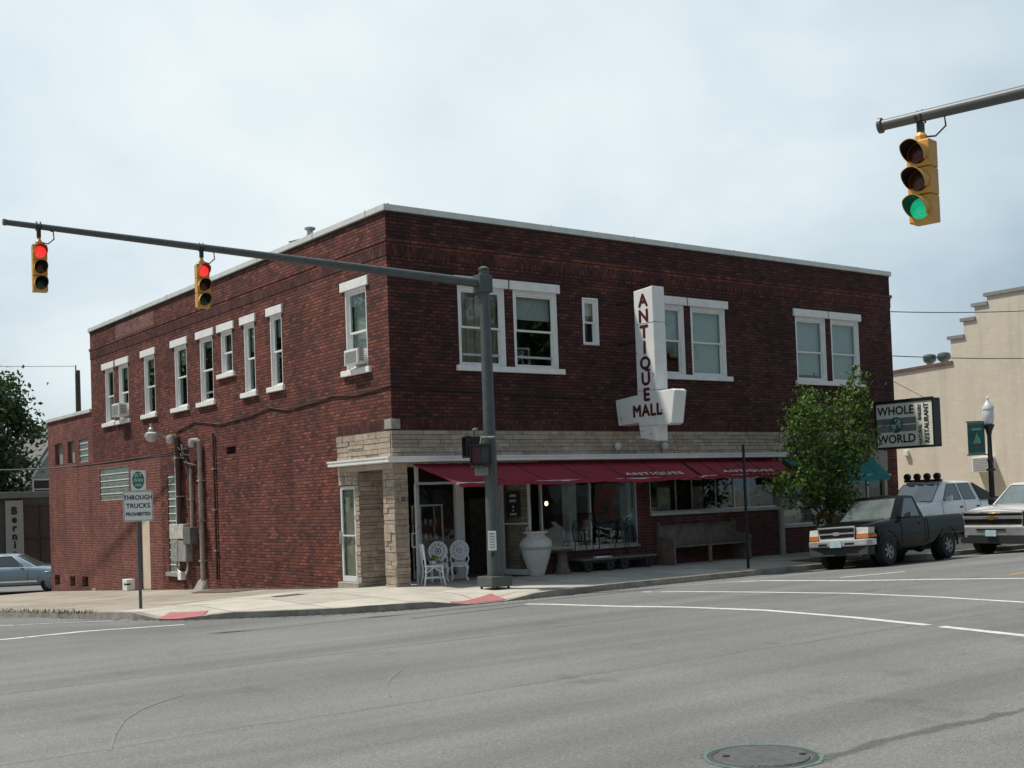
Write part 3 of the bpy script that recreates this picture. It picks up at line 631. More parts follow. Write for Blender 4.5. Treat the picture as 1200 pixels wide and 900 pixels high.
stones(m_, lambda u, v, d: (0.31 + d, u, v), 0, 0.46, -0.08, 2.73, 7, 0.08, 0.2, 0, 0.2, 0.5); stones(m_, lambda u, v, d: (u, 0.43 + d, v), 0, 0.34, -0.08, 2.73, 17, 0.08, 0.2, 0, 0.2, 0.5)
m_.build('stone_pillar', M_STONE, B, weld=False, flip=False)
m_ = MB()
stones(m_, TL, 1.5, 1.70, -0.08, 2.6, 8, 0.07, 0.16, 0, 0.1, 0.2); stones(m_, TL, 1.70, 2.45, 2.3, 2.6, 9, 0.14, 0.29, 0, 0.1, 0.2)
stones(m_, lambda u, v, d: (u, 1.53 - d, v), 0.0, 1.15, -0.08, 2.73, 10, 0.09, 0.2, 0, 0.25, 0.6)
stones(m_, lambda u, v, d: (u, 0.42 - d, v), 3.73, 4.05, 0.0, 2.73, 11, 0.09, 0.17, 0, 0.25, 0.6); stones(m_, lambda u, v, d: (3.73 - d, u, v), 0.42, 1.6, 0.0, 2.73, 12, 0.09, 0.17, 0, 0.25, 0.6)
m_.build('stone_wall', M_STONE, B, weld=False, flip=False)
m_ = MB(); m_.box((-0.045, -0.045, 3.475), (0.19, 0.26, 3.695)); m_.build('corner_stone', M_CASTSTONE, B, bevel=0.012)
m_ = MB(); tbox(m_, TL, 0.0, 2.45, 2.60, 2.728, -0.1, 0.028); m_.build('lintel_band', simple('smooth_beige_stone', (0.40, 0.35, 0.28), 0.85), B)
m_ = MB(); m_.box((-0.30, -0.30, 2.735), (12.7, -0.046, 2.855)); m_.box((-0.30, -0.044, 2.735), (-0.046, 2.46, 2.855)); m_.build('canopy', M_WHITEMETAL, B, bevel=0.015)
m_ = MB(); m_.box((-0.315, -0.315, 2.83), (12.71, -0.27, 2.862)); m_.box((-0.315, -0.27, 2.83), (-0.27, 2.47, 2.862)); m_.build('canopy_trim', M_WHITEMETAL, B)
m_ = MB(); m_.box((0.32, 0.05, 2.68), (4.04, 1.6, 2.732)); m_.build('entrance_ceiling', simple('ceiling_board', (0.4, 0.38, 0.33), 0.8), B)
# side door
def glazed_leaf(name, T, u0, u1, v0, v1, dm, fw=0.06, rails=(), glass=None, parent=None, mtf=None):
    f = MB(); tbox(f, T, u0, u0 + fw, v0, v1, dm - 0.022, dm + 0.022); tbox(f, T, u1 - fw, u1, v0, v1, dm - 0.022, dm + 0.022)
    tbox(f, T, u0 + fw, u1 - fw, v1 - fw, v1, dm - 0.022, dm + 0.022); tbox(f, T, u0 + fw, u1 - fw, v0, v0 + fw * 1.7, dm - 0.022, dm + 0.022)
    for r_ in rails: tbox(f, T, u0 + fw, u1 - fw, r_, r_ + 0.035, dm - 0.02, dm + 0.03)
    o = f.build(name, mtf or M_ALU, parent or B, bevel=0.005)
    g = MB(); tbox(g, T, u0 + fw, u1 - fw, v0 + fw, v1 - fw, dm - 0.004, dm + 0.004); g.build('pane', glass or M_DOORGLASS, o)
    return o
M_DOORWHITE = simple('pale_door_frame', (0.58, 0.60, 0.60), 0.4, var=0.06)
sd = glazed_leaf('side_door', TL, 1.72, 2.43, 0.08, 2.28, -0.02, 0.075, (1.12,), None, None, M_DOORWHITE)
q = MB(); tbox(q, TL, 2.40, 2.425, 0.95, 1.25, 0.0, 0.06); q.build('handle', M_ALU, sd)
q = MB(); tbox(q, TL, 1.78, 2.38, 0.1, 2.22, -0.075, -0.065); q.build('door_blind', simple('olive_blind', (0.25, 0.245, 0.185), 0.9, var=.1), sd)
q = MB(); q.box((-0.12, 1.5, -0.3), (0.3, 2.47, 0.07)); q.build('door_step', M_CASTSTONE, B, bevel=0.015)
# shop front
m_ = MB(); wall(m_, TF, 4.05, 7.15, -0.2, 0.54, d=-0.02); wall(m_, TF, 7.15, 7.6, -0.2, 2.75, d=-0.02); wall(m_, TF, 7.6, 12.47, -0.2, 1.28, d=-0.02); wall(m_, TF, 12.66, 17.45, -0.2, 0.75, d=-0.02)
m_.box((7.15, 0.02, -0.2), (7.6, 0.3, 2.75)); m_.build('shop_bulkhead', M_SHOPBRICK, B)
m_ = MB(); m_.box((4.05, 0.0, 2.24), (17.45, 0.2, 2.73)); m_.build('shop_fascia', simple('dark_fascia', (0.09, 0.08, 0.07), 0.8), B)
m_ = MB(); tbox(m_, TF, 4.05, 7.16, 0.54, 0.60, -0.15, 0.04); tbox(m_, TF, 7.59, 12.47, 1.28, 1.36, -0.15, 0.05); tbox(m_, TF, 12.66, 17.45, 0.75, 0.83, -0.15, 0.05)
m_.build('shop_sill', simple('grey_white_sill', (0.45, 0.45, 0.42), 0.6, scale=3), B, bevel=0.008)
def shopwin(u0, u1, v0, v1, mull, name='shop_window', wd=0.04):
    f = MB(); tbox(f, TF, u0, u0 + wd, v0, v1, -0.12, -0.03); tbox(f, TF, u1 - wd, u1, v0, v1, -0.12, -0.03); tbox(f, TF, u0 + wd, u1 - wd, v1 - wd, v1, -0.12, -0.03); tbox(f, TF, u0 + wd, u1 - wd, v0, v0 + wd, -0.12, -0.03)
    for k in mull: tbox(f, TF, k - 0.02, k + 0.02, v0 + wd, v1 - wd, -0.11, -0.04)
    o = f.build(name, M_ALU, B); g = MB(); tbox(g, TF, u0 + wd, u1 - wd, v0 + wd, v1 - wd, -0.08, -0.07); g.build('pane', M_SHOPGLASS, o); return o
shopwin(4.07, 7.15, 0.60, 2.24, (5.62,)); shopwin(7.6, 12.47, 1.36, 2.24, (10.75,)); shopwin(12.7, 17.4, 0.83, 2.24, (16.55, 14.4))
m_ = MB(); m_.box((12.48, -0.05, -0.1), (12.65, 0.2, 2.73)); m_.box((17.30, -0.02, 0.83), (17.44, 0.1, 2.86)); m_.build('shop_pilaster', simple('grey_beige_pilaster', (0.36, 0.34, 0.29), 0.8, scale=2), B, bevel=0.01)
m_ = MB(); tbox(m_, TF, 16.3, 17.44, 2.3, 3.43, 0.045, 0.06); m_.build('stucco_panel', simple('grey_stucco', (0.29, 0.28, 0.255), 0.9), B)
m_ = MB(); m_.box((5.30, 0.5, 0.04), (5.55, 0.75, 2.85)); m_.box((7.0, 0.22, 0.55), (7.14, 0.5, 2.6)); m_.build('interior_column', simple('pale_teal_column', (0.42, 0.52, 0.53), 0.6), B)
# entrance glazing
TE = lambda u, v, d: (u, 0.95 - d, v)
m_ = MB()
tbox(m_, TE, 1.15, 1.21, 0.03, 2.68, -0.05, 0.05); tbox(m_, TE, 2.22, 2.44, 0.03, 2.68, -0.06, 0.06); tbox(m_, TE, 3.5, 3.57, 0.03, 2.68, -0.05, 0.05)
tbox(m_, TE, 1.21, 2.22, 2.25, 2.31, -0.05, 0.05); tbox(m_, TE, 2.44, 3.5, 2.25, 2.31, -0.05, 0.05); tbox(m_, TE, 1.21, 2.22, 0.03, 0.12, -0.05, 0.05)
ef = m_.build('entrance_frame', M_DOORWHITE, B, bevel=0.006)
g = MB(); tbox(g, TE, 1.21, 2.22, 0.12, 2.25, -0.005, 0.005); tbox(g, TE, 1.21, 3.5, 2.31, 2.68, -0.005, 0.005); g.build('pane', M_DOORGLASS, ef)
def leaf(px, py, ang, wd, name, label=None, poster=False):
    f = MB(); g = MB(); hd = MB()
    f.box((0, -.022, .05), (.06, .022, 2.25)); f.box((wd - .06, -.022, .05), (wd, .022, 2.25)); f.box((.06, -.022, 2.19), (wd - .06, .022, 2.25)); f.box((.06, -.022, .05), (wd - .06, .022, .18)); f.box((.06, -.022, 1.24), (wd - .06, .022, 1.275))
    g.box((.06, -.004, .18), (wd - .06, .004, 2.19))
    for z in (.85, 1.15): hd.box((wd - .045, -.09, z), (wd - .02, -.02, z + .025))
    hd.box((wd - .045, -.115, .85), (wd - .02, -.09, 1.175))
    M = Matrix.Translation((px, py, 0)) @ Matrix.Rotation(ang, 4, 'Z')
    o = f.xf(M).build(name, M_DOORWHITE, B, bevel=0.004); g.xf(M).build('pane', M_DOORGLASS, o); hd.xf(M).build('handle', M_ALU, o)
    if poster:
        p = MB(); p.box((.18, -.02, 1.42), (.66, -.008, 2.02)); p = p.xf(M).build('notice', M_INK, o)
        for s_, z, h in (('OPEN', 1.92, .085), ('DAILY', 1.80, .085), ('10', 1.66, .075), ('TO', 1.57, .055), ('5:00 PM', 1.48, .07)):
            t = MB(); t.add(text_mesh(s_, h, .004, .002), M @ frame_mtx((.42, -.023, z), (1, 0, 0), (0, 0, 1)))
            t.build('lettering', M_PAPER, p)
    return o
leaf(3.52, 0.86, R(-84), 0.98, 'entrance_door', poster=True)
leaf(1.12, 0.86, R(-125), 0.8, 'entrance_door')
# number plate on the pillar
np_ = MB(); np_.disc((0.2, -0.035, 1.93), 0.1, 20, 'y'); np_.box((0.11, -0.034, 1.84), (0.29, -0.022, 2.02)); no = np_.build('number_plaque', M_CASTSTONE, B)
t = MB(); t.add(text_mesh('32', 0.13, .006, .004), frame_mtx((0.2, -0.04, 1.93), (1, 0, 0), (0, 0, 1))); t.build('lettering', M_INK, no)
# roof vents
rv = thing('roof_vent', 'small metal mushroom vent showing above the side roof edge', 'vent', (0.75, 4.95, 7.88))
# flood lamp under the sign
# cables stapled along the wall
q = MB()
pts = [TL(u, v, 0.02) for u, v in ((13.0, 4.15), (11.0, 4.42), (9.2, 4.22), (7.2, 4.30), (6.0, 4.42), (5.0, 4.28), (3.4, 4.36), (2.6, 4.42), (1.5, 4.34), (0.0, 4.42))] + [(-0.02, -0.02, 4.42)] + [TF(u, v, 0.02) for u, v in ((1.2, 4.36), (2.4, 4.33), (4, 4.30), (6.4, 4.22))]
q.tube(pts, 0.015, 6); q.build('cable_run', M_CABLE, B)

# ---------------------------------------------------------------- awnings and signs on the front
def awning(name, label, x0, x1, xb0, xb1, yb, zt, zb, mt, texts=(), val=0.09):
    t = thing(name, label, 'awning', ((x0 + x1) / 2, -0.05, zt))
    def top(x, f):                               # x along, f 0 wall .. 1 front edge; slight sag between the arms
        xx = (x0 + (x1 - x0) * x) * (1 - f) + (xb0 + (xb1 - xb0) * x) * f
        sag = -0.035 * math.sin(math.pi * f) - 0.016 * math.sin(x * 19 + .6) * f + 0.006 * math.sin(x * 61 + f * 5) * f + .005 * math.sin(x * 113 - f * 9)
        return (xx, -0.06 + (yb + 0.06) * f, zt + (zb - zt) * f + sag)
    m_ = MB(); n, k = 72, 8
    for i in range(n):
        for j in range(k):
            a = [top(i / n, j / k), top((i + 1) / n, j / k), top((i + 1) / n, (j + 1) / k), top(i / n, (j + 1) / k)]
            m_.face(a); m_.face([(p[0], p[1], p[2] - 0.012) for p in a][::-1])
        a, b = top(i / n, 1), top((i + 1) / n, 1); s = val * (0.86 + .14 * abs(math.sin(i * math.pi / 4)))
        m_.hexa([(a[0], a[1] - .008, a[2] - s), (b[0], b[1] - .008, b[2] - s), (b[0], b[1] + .002, b[2] - s), (a[0], a[1] + .002, a[2] - s), (a[0], a[1] - .008, a[2]), (b[0], b[1] - .008, b[2]), (b[0], b[1] + .002, b[2]), (a[0], a[1] + .002, a[2])])
    m_.build('canvas', mt, t, smooth=True, flip=False)
    for i in range(1, 6):
        s = MB(); s.tube([tuple(Vector(top(i / 6, f / 5)) + Vector((0, 0, .004))) for f in range(6)], 0.008, 5)
        s.build('seam', simple(name + '_seam', (0.06, 0.005, 0.014) if 'red' in name else (0.005, 0.07, 0.08), 0.85), t)
    f = MB(); f.tube([(xb0 - .06, yb + .02, zb - .02), (xb1 + .06, yb + .02, zb - .02)], 0.028, 8); f.build('front_bar', M_ALU, t)
    f = MB()
    for x in (0.1, 0.5, 0.9):
        xx = x0 + (x1 - x0) * x; f.tube([(xx, -0.05, zt - .2), (xx + .25, yb * .55, (zt + zb) / 2 - .15), (xx, yb + .03, zb - .04)], 0.018, 6)
    f.build('folding_arm', M_ALU, t)
    for s_, u, size, sx in texts:
        lt = MB(); a, b = Vector(top(u, 0.72)), Vector(top(u, 0.95)); mid = (a + b) / 2
        up = (a - b).normalized(); rt = Vector((1, 0, 0)); nn = rt.cross(up)
        lt.add(text_mesh(s_, size, .004, .003, sx, 1.15), frame_mtx(mid + nn * 0.045, rt, up)); lt.build('lettering', M_PAPER, t)
    return t
awning('red_awning', 'long maroon canvas awning over the shop entrance and first display window', 0.45, 8.60, 0.95, 8.30, -1.15, 2.70, 2.24, M_AWN, [('ANTIQUES', 0.80, 0.27, 1.35)])
awning('red_awning', 'short maroon canvas awning over the bench, right of the antique mall sign', 8.68, 12.42, 8.42, 11.9, -1.15, 2.70, 2.26, M_AWN, [('ANTIQUES', 0.50, 0.27, 1.35)])
awning('green_awning', 'teal canvas awning behind the street tree at the right end of the shop', 12.72, 16.75, 12.80, 16.28, -0.95, 2.68, 2.17, M_TEAL, val=0.18)

# arrow shaped blade sign
S = thing('blade_sign', 'tall white arrow-shaped box sign lettered ANTIQUE MALL in maroon', 'shop sign', (6.55, 0, 3.1))
out_ = [(-0.80, 3.60), (-0.06, 3.57), (0.02, 4.22), (-0.80, 4.285), (-0.80, 6.84), (-1.47, 6.88), (-1.47, 4.31), (-2.02, 4.33), (-2.10, 4.29), (-1.95, 3.52), (-1.85, 3.48), (-1.40, 3.50), (-1.40, 3.12), (-0.86, 3.22)]
m_ = MB(); m_.prism(out_, lambda a, b, d: (d, a, b), 6.55, 6.95); m_.build('sign_box', M_WHITEMETAL, S, bevel=0.02)
m_ = MB()
for z in (6.0, 4.36): m_.box((6.545, -1.476, z), (6.956, -0.795, z + .012))
m_.box((6.546, -1.46, 3.5), (6.956, -0.8, 3.51)); m_.build('panel_joint', simple('joint_grey', (0.3, 0.3, 0.28), 0.6), S)  # thin grey strips mark the panel joints
t = MB()
for i, ch in enumerate('ANTIQUE'):
    t.add(text_mesh(ch, 0.43, .012, .016, 1.08), frame_mtx((6.545, -1.13, 6.56 - i * 0.385), (0, -1, 0), (0, 0, 1)))
t.build('lettering', M_MAROON, S); t = MB(); t.add(text_mesh('MALL', 0.40, .012, .015, 1.0, 1.1), frame_mtx((6.545, -1.13, 3.87), (0, -1, 0), (0, 0, 1)))
t.build('lettering', M_MAROON, S)
m_ = MB()
for y, z in ((-0.2, 3.75), (-1.65, 3.85), (-0.95, 3.38), (-1.25, 3.3), (-0.87, 5.3), (-1.4, 4.75)): m_.lathe([(0.022, 6.53), (0.022, 6.55)], (0, y, z), 8, 'x')
m_.build('bolt', M_GALV, S)
m_ = MB()
for z in (3.9, 5.6, 6.6): m_.box((6.7, -0.8, z), (6.76, 0.02, z + .05))
m_.build('wall_bracket', M_IRON, S)

# restaurant projecting sign
S = thing('projecting_sign', 'black framed cream box sign reading WHOLE WORLD with a green globe', 'restaurant sign', (16.6, 0, 2.9))
m_ = MB(); y0, y1, z0, z1 = -0.34, -2.26, 2.95, 4.25
m_.box((16.60, y1, z0), (16.88, y0, z1)); m_.build('sign_face', M_SIGNFACE, S)
m_ = MB()
for a, b in (((y1 - .05, z0 - .05), (y0 + .05, z0 + .01)), ((y1 - .05, z1 - .01), (y0 + .05, z1 + .05)), ((y1 - .05, z0), (y1 + .012, z1)), ((y0 - .012, z0), (y0 + .05, z1))): m_.box((16.58, a[0], a[1]), (16.90, b[0], b[1]))
m_.build('sign_frame', M_BLACK, S)
xf = 16.594; yc = -1.02
m_ = MB(); m_.box((16.592, -1.70, 3.40), (16.602, -0.36, 3.58)); m_.box((16.592, -1.70, 3.62), (16.602, -0.36, 3.80)); m_.build('grey_band', simple('sign_grey_shade', (0.2, 0.2, 0.18), 0.5, var=0.3, scale=3), S)
m_ = MB(); m_.disc((16.588, yc, 3.60), 0.235, 28, 'x'); gl_ = m_.build('globe', simple('globe_green', (0.02, 0.12, 0.10), 0.5), S)
m_ = MB()
for (a, b, r_) in ((-0.09, 0.09, 0.08), (-0.02, 0.13, 0.06), (0.08, -0.06, 0.085), (0.1, -0.14, 0.05), (-0.13, -0.05, 0.04)): m_.disc((16.585, yc + a, 3.60 + b), r_, 9, 'x')
m_.box((16.584, -1.28, 3.592), (16.587, -0.5, 3.612))
m_.build('continent', simple('globe_pale', (0.36, 0.45, 0.40), 0.5), S)
for s_, z, h in (('WHOLE', 4.01, 0.35), ('WORLD', 3.18, 0.35)): t = MB(); t.add(text_mesh(s_, h, .01, .006, 1.0), frame_mtx((16.593, -1.02, z), (0, -1, 0), (0, 0, 1))); t.build('lettering', M_INK, S)
t = MB(); t.add(text_mesh('RESTAURANT', 0.215, .01, .002, 0.86), frame_mtx((16.593, -2.05, 3.6), (0, 0, 1), (0, 1, 0)))
t.build('lettering', M_INK, S); t = MB(); t.add(text_mesh('NATURAL', 0.16, .01, .001, 0.82), frame_mtx((16.593, -1.83, 3.28), (0, 0, 1), (0, 1, 0))); t.build('lettering', M_INK, S); t = MB(); t.add(text_mesh('BAKERY', 0.16, .01, .001, 0.82), frame_mtx((16.593, -1.83, 3.93), (0, 0, 1), (0, 1, 0)))
t.build('lettering', M_INK, S)
m_ = MB()
for y in (-0.6, -1.5): m_.tube([(16.74, y, 4.3), (16.74, y, 4.36)], 0.02, 6)
m_.tube([(16.74, 0.02, 4.33), (16.74, -2.2, 4.33)], 0.022, 6); m_.tube([(16.74, 0.0, 5.4), (16.74, -1.9, 4.34)], 0.008, 5); m_.build('hanger', M_IRON, S)
# floodlights on the stone band
def flood(x, lab):
    f = thing('flood_lamp', lab, 'lamp', (x, -0.05, 2.9))
    m_ = MB(); m_.tube([(x, -0.04, 2.9), (x, -0.12, 2.95), (x, -0.14, 3.0)], 0.018, 6); m_.build('arm', M_GALV, f)
    m_ = MB(); m_.lathe([(0.0, 2.97), (.05, 2.98), (.085, 3.03), (.09, 3.09), (.06, 3.14), (0, 3.16)], (x, -.17, 0), 12); m_.build('bulb', M_STONEWARE, f, smooth=True)
    return f
flood(8.02, 'small white floodlight under the arrow sign above the red awning')
flood(6.41, 'small white floodlight on the stone band left of the arrow sign')

# ---------------------------------------------------------------- window air conditioners
def aircon(T, u0, u1, v0, v1, dmax, label, grp=None):
    p = T((u0 + u1) / 2, v0, dmax / 2); t = thing('window_air_conditioner', label, 'air conditioner', p)
    m_ = MB(); tbox(m_, T, u0, u1, v0, v1, -0.15, dmax); m_.build('casing', M_WHITEMETAL, t, bevel=0.015)
    m_ = MB(); n = 8
    for k in range(n): tbox(m_, T, u0 + .05, u1 - .05, v0 + .04 + (v1 - v0 - .08) * k / n, v0 + .04 + (v1 - v0 - .08) * (k + .62) / n, dmax, dmax + .006)
    m_.build('grille', simple('grey_louvre', (0.25, 0.25, 0.24), 0.6), t)
    for side, a in ((-1, u0), (1, u1)):
        b = a + side * 0.006; m_ = MB()
        for k in range(6): tbox(m_, T, min(a, b), max(a, b), v0 + .07 + k * .05, v0 + .1 + k * .05, 0.04, dmax - .05)
        m_.build('side_louvre', simple('grey_side_louvre', (0.22, 0.22, 0.21), 0.6), t)
    return t
aircon(TL, 1.06, 1.68, 5.02, 5.37, 0.2, 'white air conditioner in the side window nearest the street corner')
aircon(TL, 16.66, 17.36, 5.04, 5.46, 0.30, 'white air conditioner in the paired window at the rear of the side wall')
aircon(lambda u, v, d: (28 - d, u, v), 2.85, 3.55, 2.2, 2.78, 0.42, 'grey air conditioner on the tan building wall behind the street lamp')
# box fan in a front window
t = thing('box_fan', 'grey box fan standing in the open second upstairs front window', 'fan', (3.75, 0.2, 5.0))
m_ = MB()
for a, b in (((3.55, 5.0), (3.60, 5.45)), ((3.97, 5.0), (4.02, 5.45))): m_.box((a[0], .18, a[1]), (b[0], .26, b[1]))
m_.box((3.60, .18, 5.0), (3.97, .26, 5.05)); m_.box((3.60, .18, 5.40), (3.97, .26, 5.45)); m_.build('frame', M_GALV, t)
m_ = MB(); m_.lathe([(0.05, .19), (0.05, .2)], (3.785, 0, 5.225), 12, 'y'); m_.disc((3.785, .189, 5.225), .05, 12, 'y'); m_.build('hub', M_WHITEMETAL, t)
m_ = MB()
for k in range(5):
    a = k * 2 * math.pi / 5; M = Matrix.Translation((3.785, .21, 5.225)) @ Matrix.Rotation(a, 4, 'Y')
    b = MB(); b.hexa([(0.04, -.01, -.03), (.16, -.02, -.06), (.16, -.016, -.06), (.04, -.006, -.03), (.04, .01, .03), (.16, .02, .06), (.16, .024, .06), (.04, .014, .03)]); b.xf(M); me = bpy.data.meshes.new('x'); b.bm.to_mesh(me); b.bm.free(); m_.add(me, Matrix.Identity(4))
m_.build('blade', simple('fan_blade_grey', (0.25, 0.26, 0.26), 0.5), t)

# ---------------------------------------------------------------- electrical gear on the side wall
t = thing('electric_meter_cabinet', 'battered grey electric meter boxes on the side wall beside the tall glass block window', 'meter box', (0, 11.9, 0.3))
m_ = MB(); tbox(m_, TL, 11.66, 12.76, 1.02, 1.46, 0, .2); m_.build('upper_box', simple('peeling_white_box', (0.5, 0.48, 0.43), 0.6, var=0.35, scale=7, dirt=0.7, dirtcol=(0.2, 0.1, 0.06)), t, bevel=.01)
m_ = MB(); tbox(m_, TL, 12.12, 12.62, 0.36, 0.97, 0, .22); tbox(m_, TL, 11.46, 12.06, 0.36, 0.97, 0, .22); m_.build('meter_housing', M_GALV, t, bevel=.012)
m_ = MB(); tbox(m_, TL, 11.05, 11.6, 0.88, 1.36, 0, .24); m_.build('switch_box', simple('dull_green_box', (0.12, 0.125, 0.11), 0.6, var=0.25), t, bevel=.01)
m_ = MB(); tbox(m_, TL, 12.05, 12.3, -0.2, 0.04, 0, .16); m_.build('junction_box', M_WHITEMETAL, t, bevel=.012)
m_ = MB(); m_.tube([TL(12.45, .36, .1), TL(12.45, .15, .1), TL(12.3, .05, .1), TL(12.2, .02, .08)], .035, 7); m_.tube([TL(11.6, .36, .1), TL(11.55, .1, .14), TL(11.7, -.02, .12), TL(11.8, .1, .06)], .035, 7); m_.build('flexible_conduit', M_GALV, t, smooth=True)
def conduit(name, lab, u, z0, z1, r, mt, top=None, cat='pipe'):
    t = thing(name, lab, cat, TL(u, z0, r + .02))
    pts = [TL(u, z0, r + .02), TL(u, z1, r + .02)]
    if top == 'hood': pts += [TL(u, z1 + .06, r + .04), TL(u + .06, z1 + .12, .15), TL(u + .16, z1 + .1, .22)]
    m_ = MB(); m_.tube(pts, r, 10); m_.build('pipe', mt, t, smooth=True)
    z = z0 + .8
    while z < z1: m_ = MB(); tbox(m_, TL, u - r * 1.5, u + r * 1.5, z, z + .04, 0, r * 2.15 + .02); m_.build('strap', M_PIPEGREY, t); z += 1.15
    if top == 'hood': m_ = MB(); m_.lathe([(0, .1), (r * 1.5, .06), (r * 1.75, 0), (r * 1.6, -.14), (r * 1.0, -.18)], TL(u + .2, z1 + .09, .22), 12); m_.build('weather_head', M_GALV, t, smooth=True)
    return t
conduit('service_pipe', 'thick rusty brown pipe with a dark hood, left of the meter boxes', 12.12, 1.46, 3.95, .095, M_RUST, 'hood')
conduit('service_pipe', 'grey conduit running up from the switch box, middle of the wall pipes', 11.27, 1.36, 3.2, .05, M_PIPEGREY)
conduit('service_pipe', 'tall pale conduit with a hooded top reaching down to the pavement', 10.52, -0.42, 3.75, .07, M_PIPEGREY, 'hood')
conduit('service_pipe', 'thin dark rusty pipe alone at the right of the wall pipes', 9.62, -0.12, 4.0, .035, M_RUST)
conduit('service_pipe', 'thin pale conduit hugging the edge of the tall glass block window', 12.50, 1.46, 3.6, .028, M_WHITEMETAL)
q = MB(); q.hexa([TL(10.3, -.46, 0), TL(10.95, -.46, 0), TL(10.95, -.46, .25), TL(10.3, -.46, .25), TL(10.4, -.12, 0), TL(10.8, -.12, 0), TL(10.75, -.16, .14), TL(10.45, -.16, .14)])
o = q.build('concrete_footing', M_CASTSTONE, None, bevel=.02); tag(o, 'pale lump of concrete at the foot of the tall conduit', 'concrete block')
# tangle of service wires
q = MB(); rnd = random.Random(4)
for k in range(8):
    a = Vector(TL(11.9 + rnd.uniform(-.3, .3), 3.55 + rnd.uniform(-.1, .3), .12)); b = Vector(TL(11.0 + rnd.uniform(-.5, .3), 3.35 + rnd.uniform(-.3, .5), .15)); md = (a + b) / 2 + Vector((-.1, 0, -rnd.uniform(.05, .3)))
    q.tube([a, (a * 2 + md) / 3, md, (b * 2 + md) / 3, b], .017, 5)
q.tube([TL(11.27, 3.2, .08), TL(11.3, 3.45, .2), TL(11.2, 3.6, .15), TL(11.4, 3.3, .25), TL(11.1, 3.1, .12)], .03, 6)
tag(q.build('service_wire', M_CABLE), 'tangled black service wires between the pipes on the side wall', 'wire')
# gooseneck wall lamp
t = thing('wall_lamp', 'grey gooseneck lamp with round glass globe on the side wall', 'lamp', (0, 12.7, 4))
m_ = MB(); m_.tube([TL(12.55, 3.95, .05), TL(12.62, 4.12, .35), TL(12.4, 4.24, .7), TL(12.0, 4.28, 1.0), TL(11.55, 4.27, 1.12)], .025, 8); m_.build('arm', M_GALV, t, smooth=True)
m_ = MB(); m_.lathe([(.045, 4.40), (.05, 4.28), (.085, 4.25), (.10, 4.15)], TL(11.45, 0, 1.15), 14); m_.build('lamp_head', M_GALV, t, smooth=True)
m_ = MB(); m_.lathe([(.12, 4.15), (.185, 4.11), (.19, 4.02), (.16, 3.93), (.09, 3.88), (0, 3.87)], TL(11.45, 0, 1.15), 16); m_.build('globe', simple('frosted_lamp_glass', (0.5, 0.5, 0.47), 0.25), t, smooth=True)
# little white box on the pavement by the wall
t = thing('plastic_crate', 'small white box standing on the pavement against the rear side wall', 'box', (-0.3, 16.2, -0.8))
m_ = MB(); m_.box((-.42, 15.98, zwalk(-.3, 16.2)), (-.15, 16.42, zwalk(-.3, 16.2) + .38)); m_.build('body', M_PAPER, t, bevel=.02)
m_ = MB(); m_.box((-.426, 15.975, -.47), (-.3, 16.25, -.42)); m_.build('handle_slot', M_DARK, t)

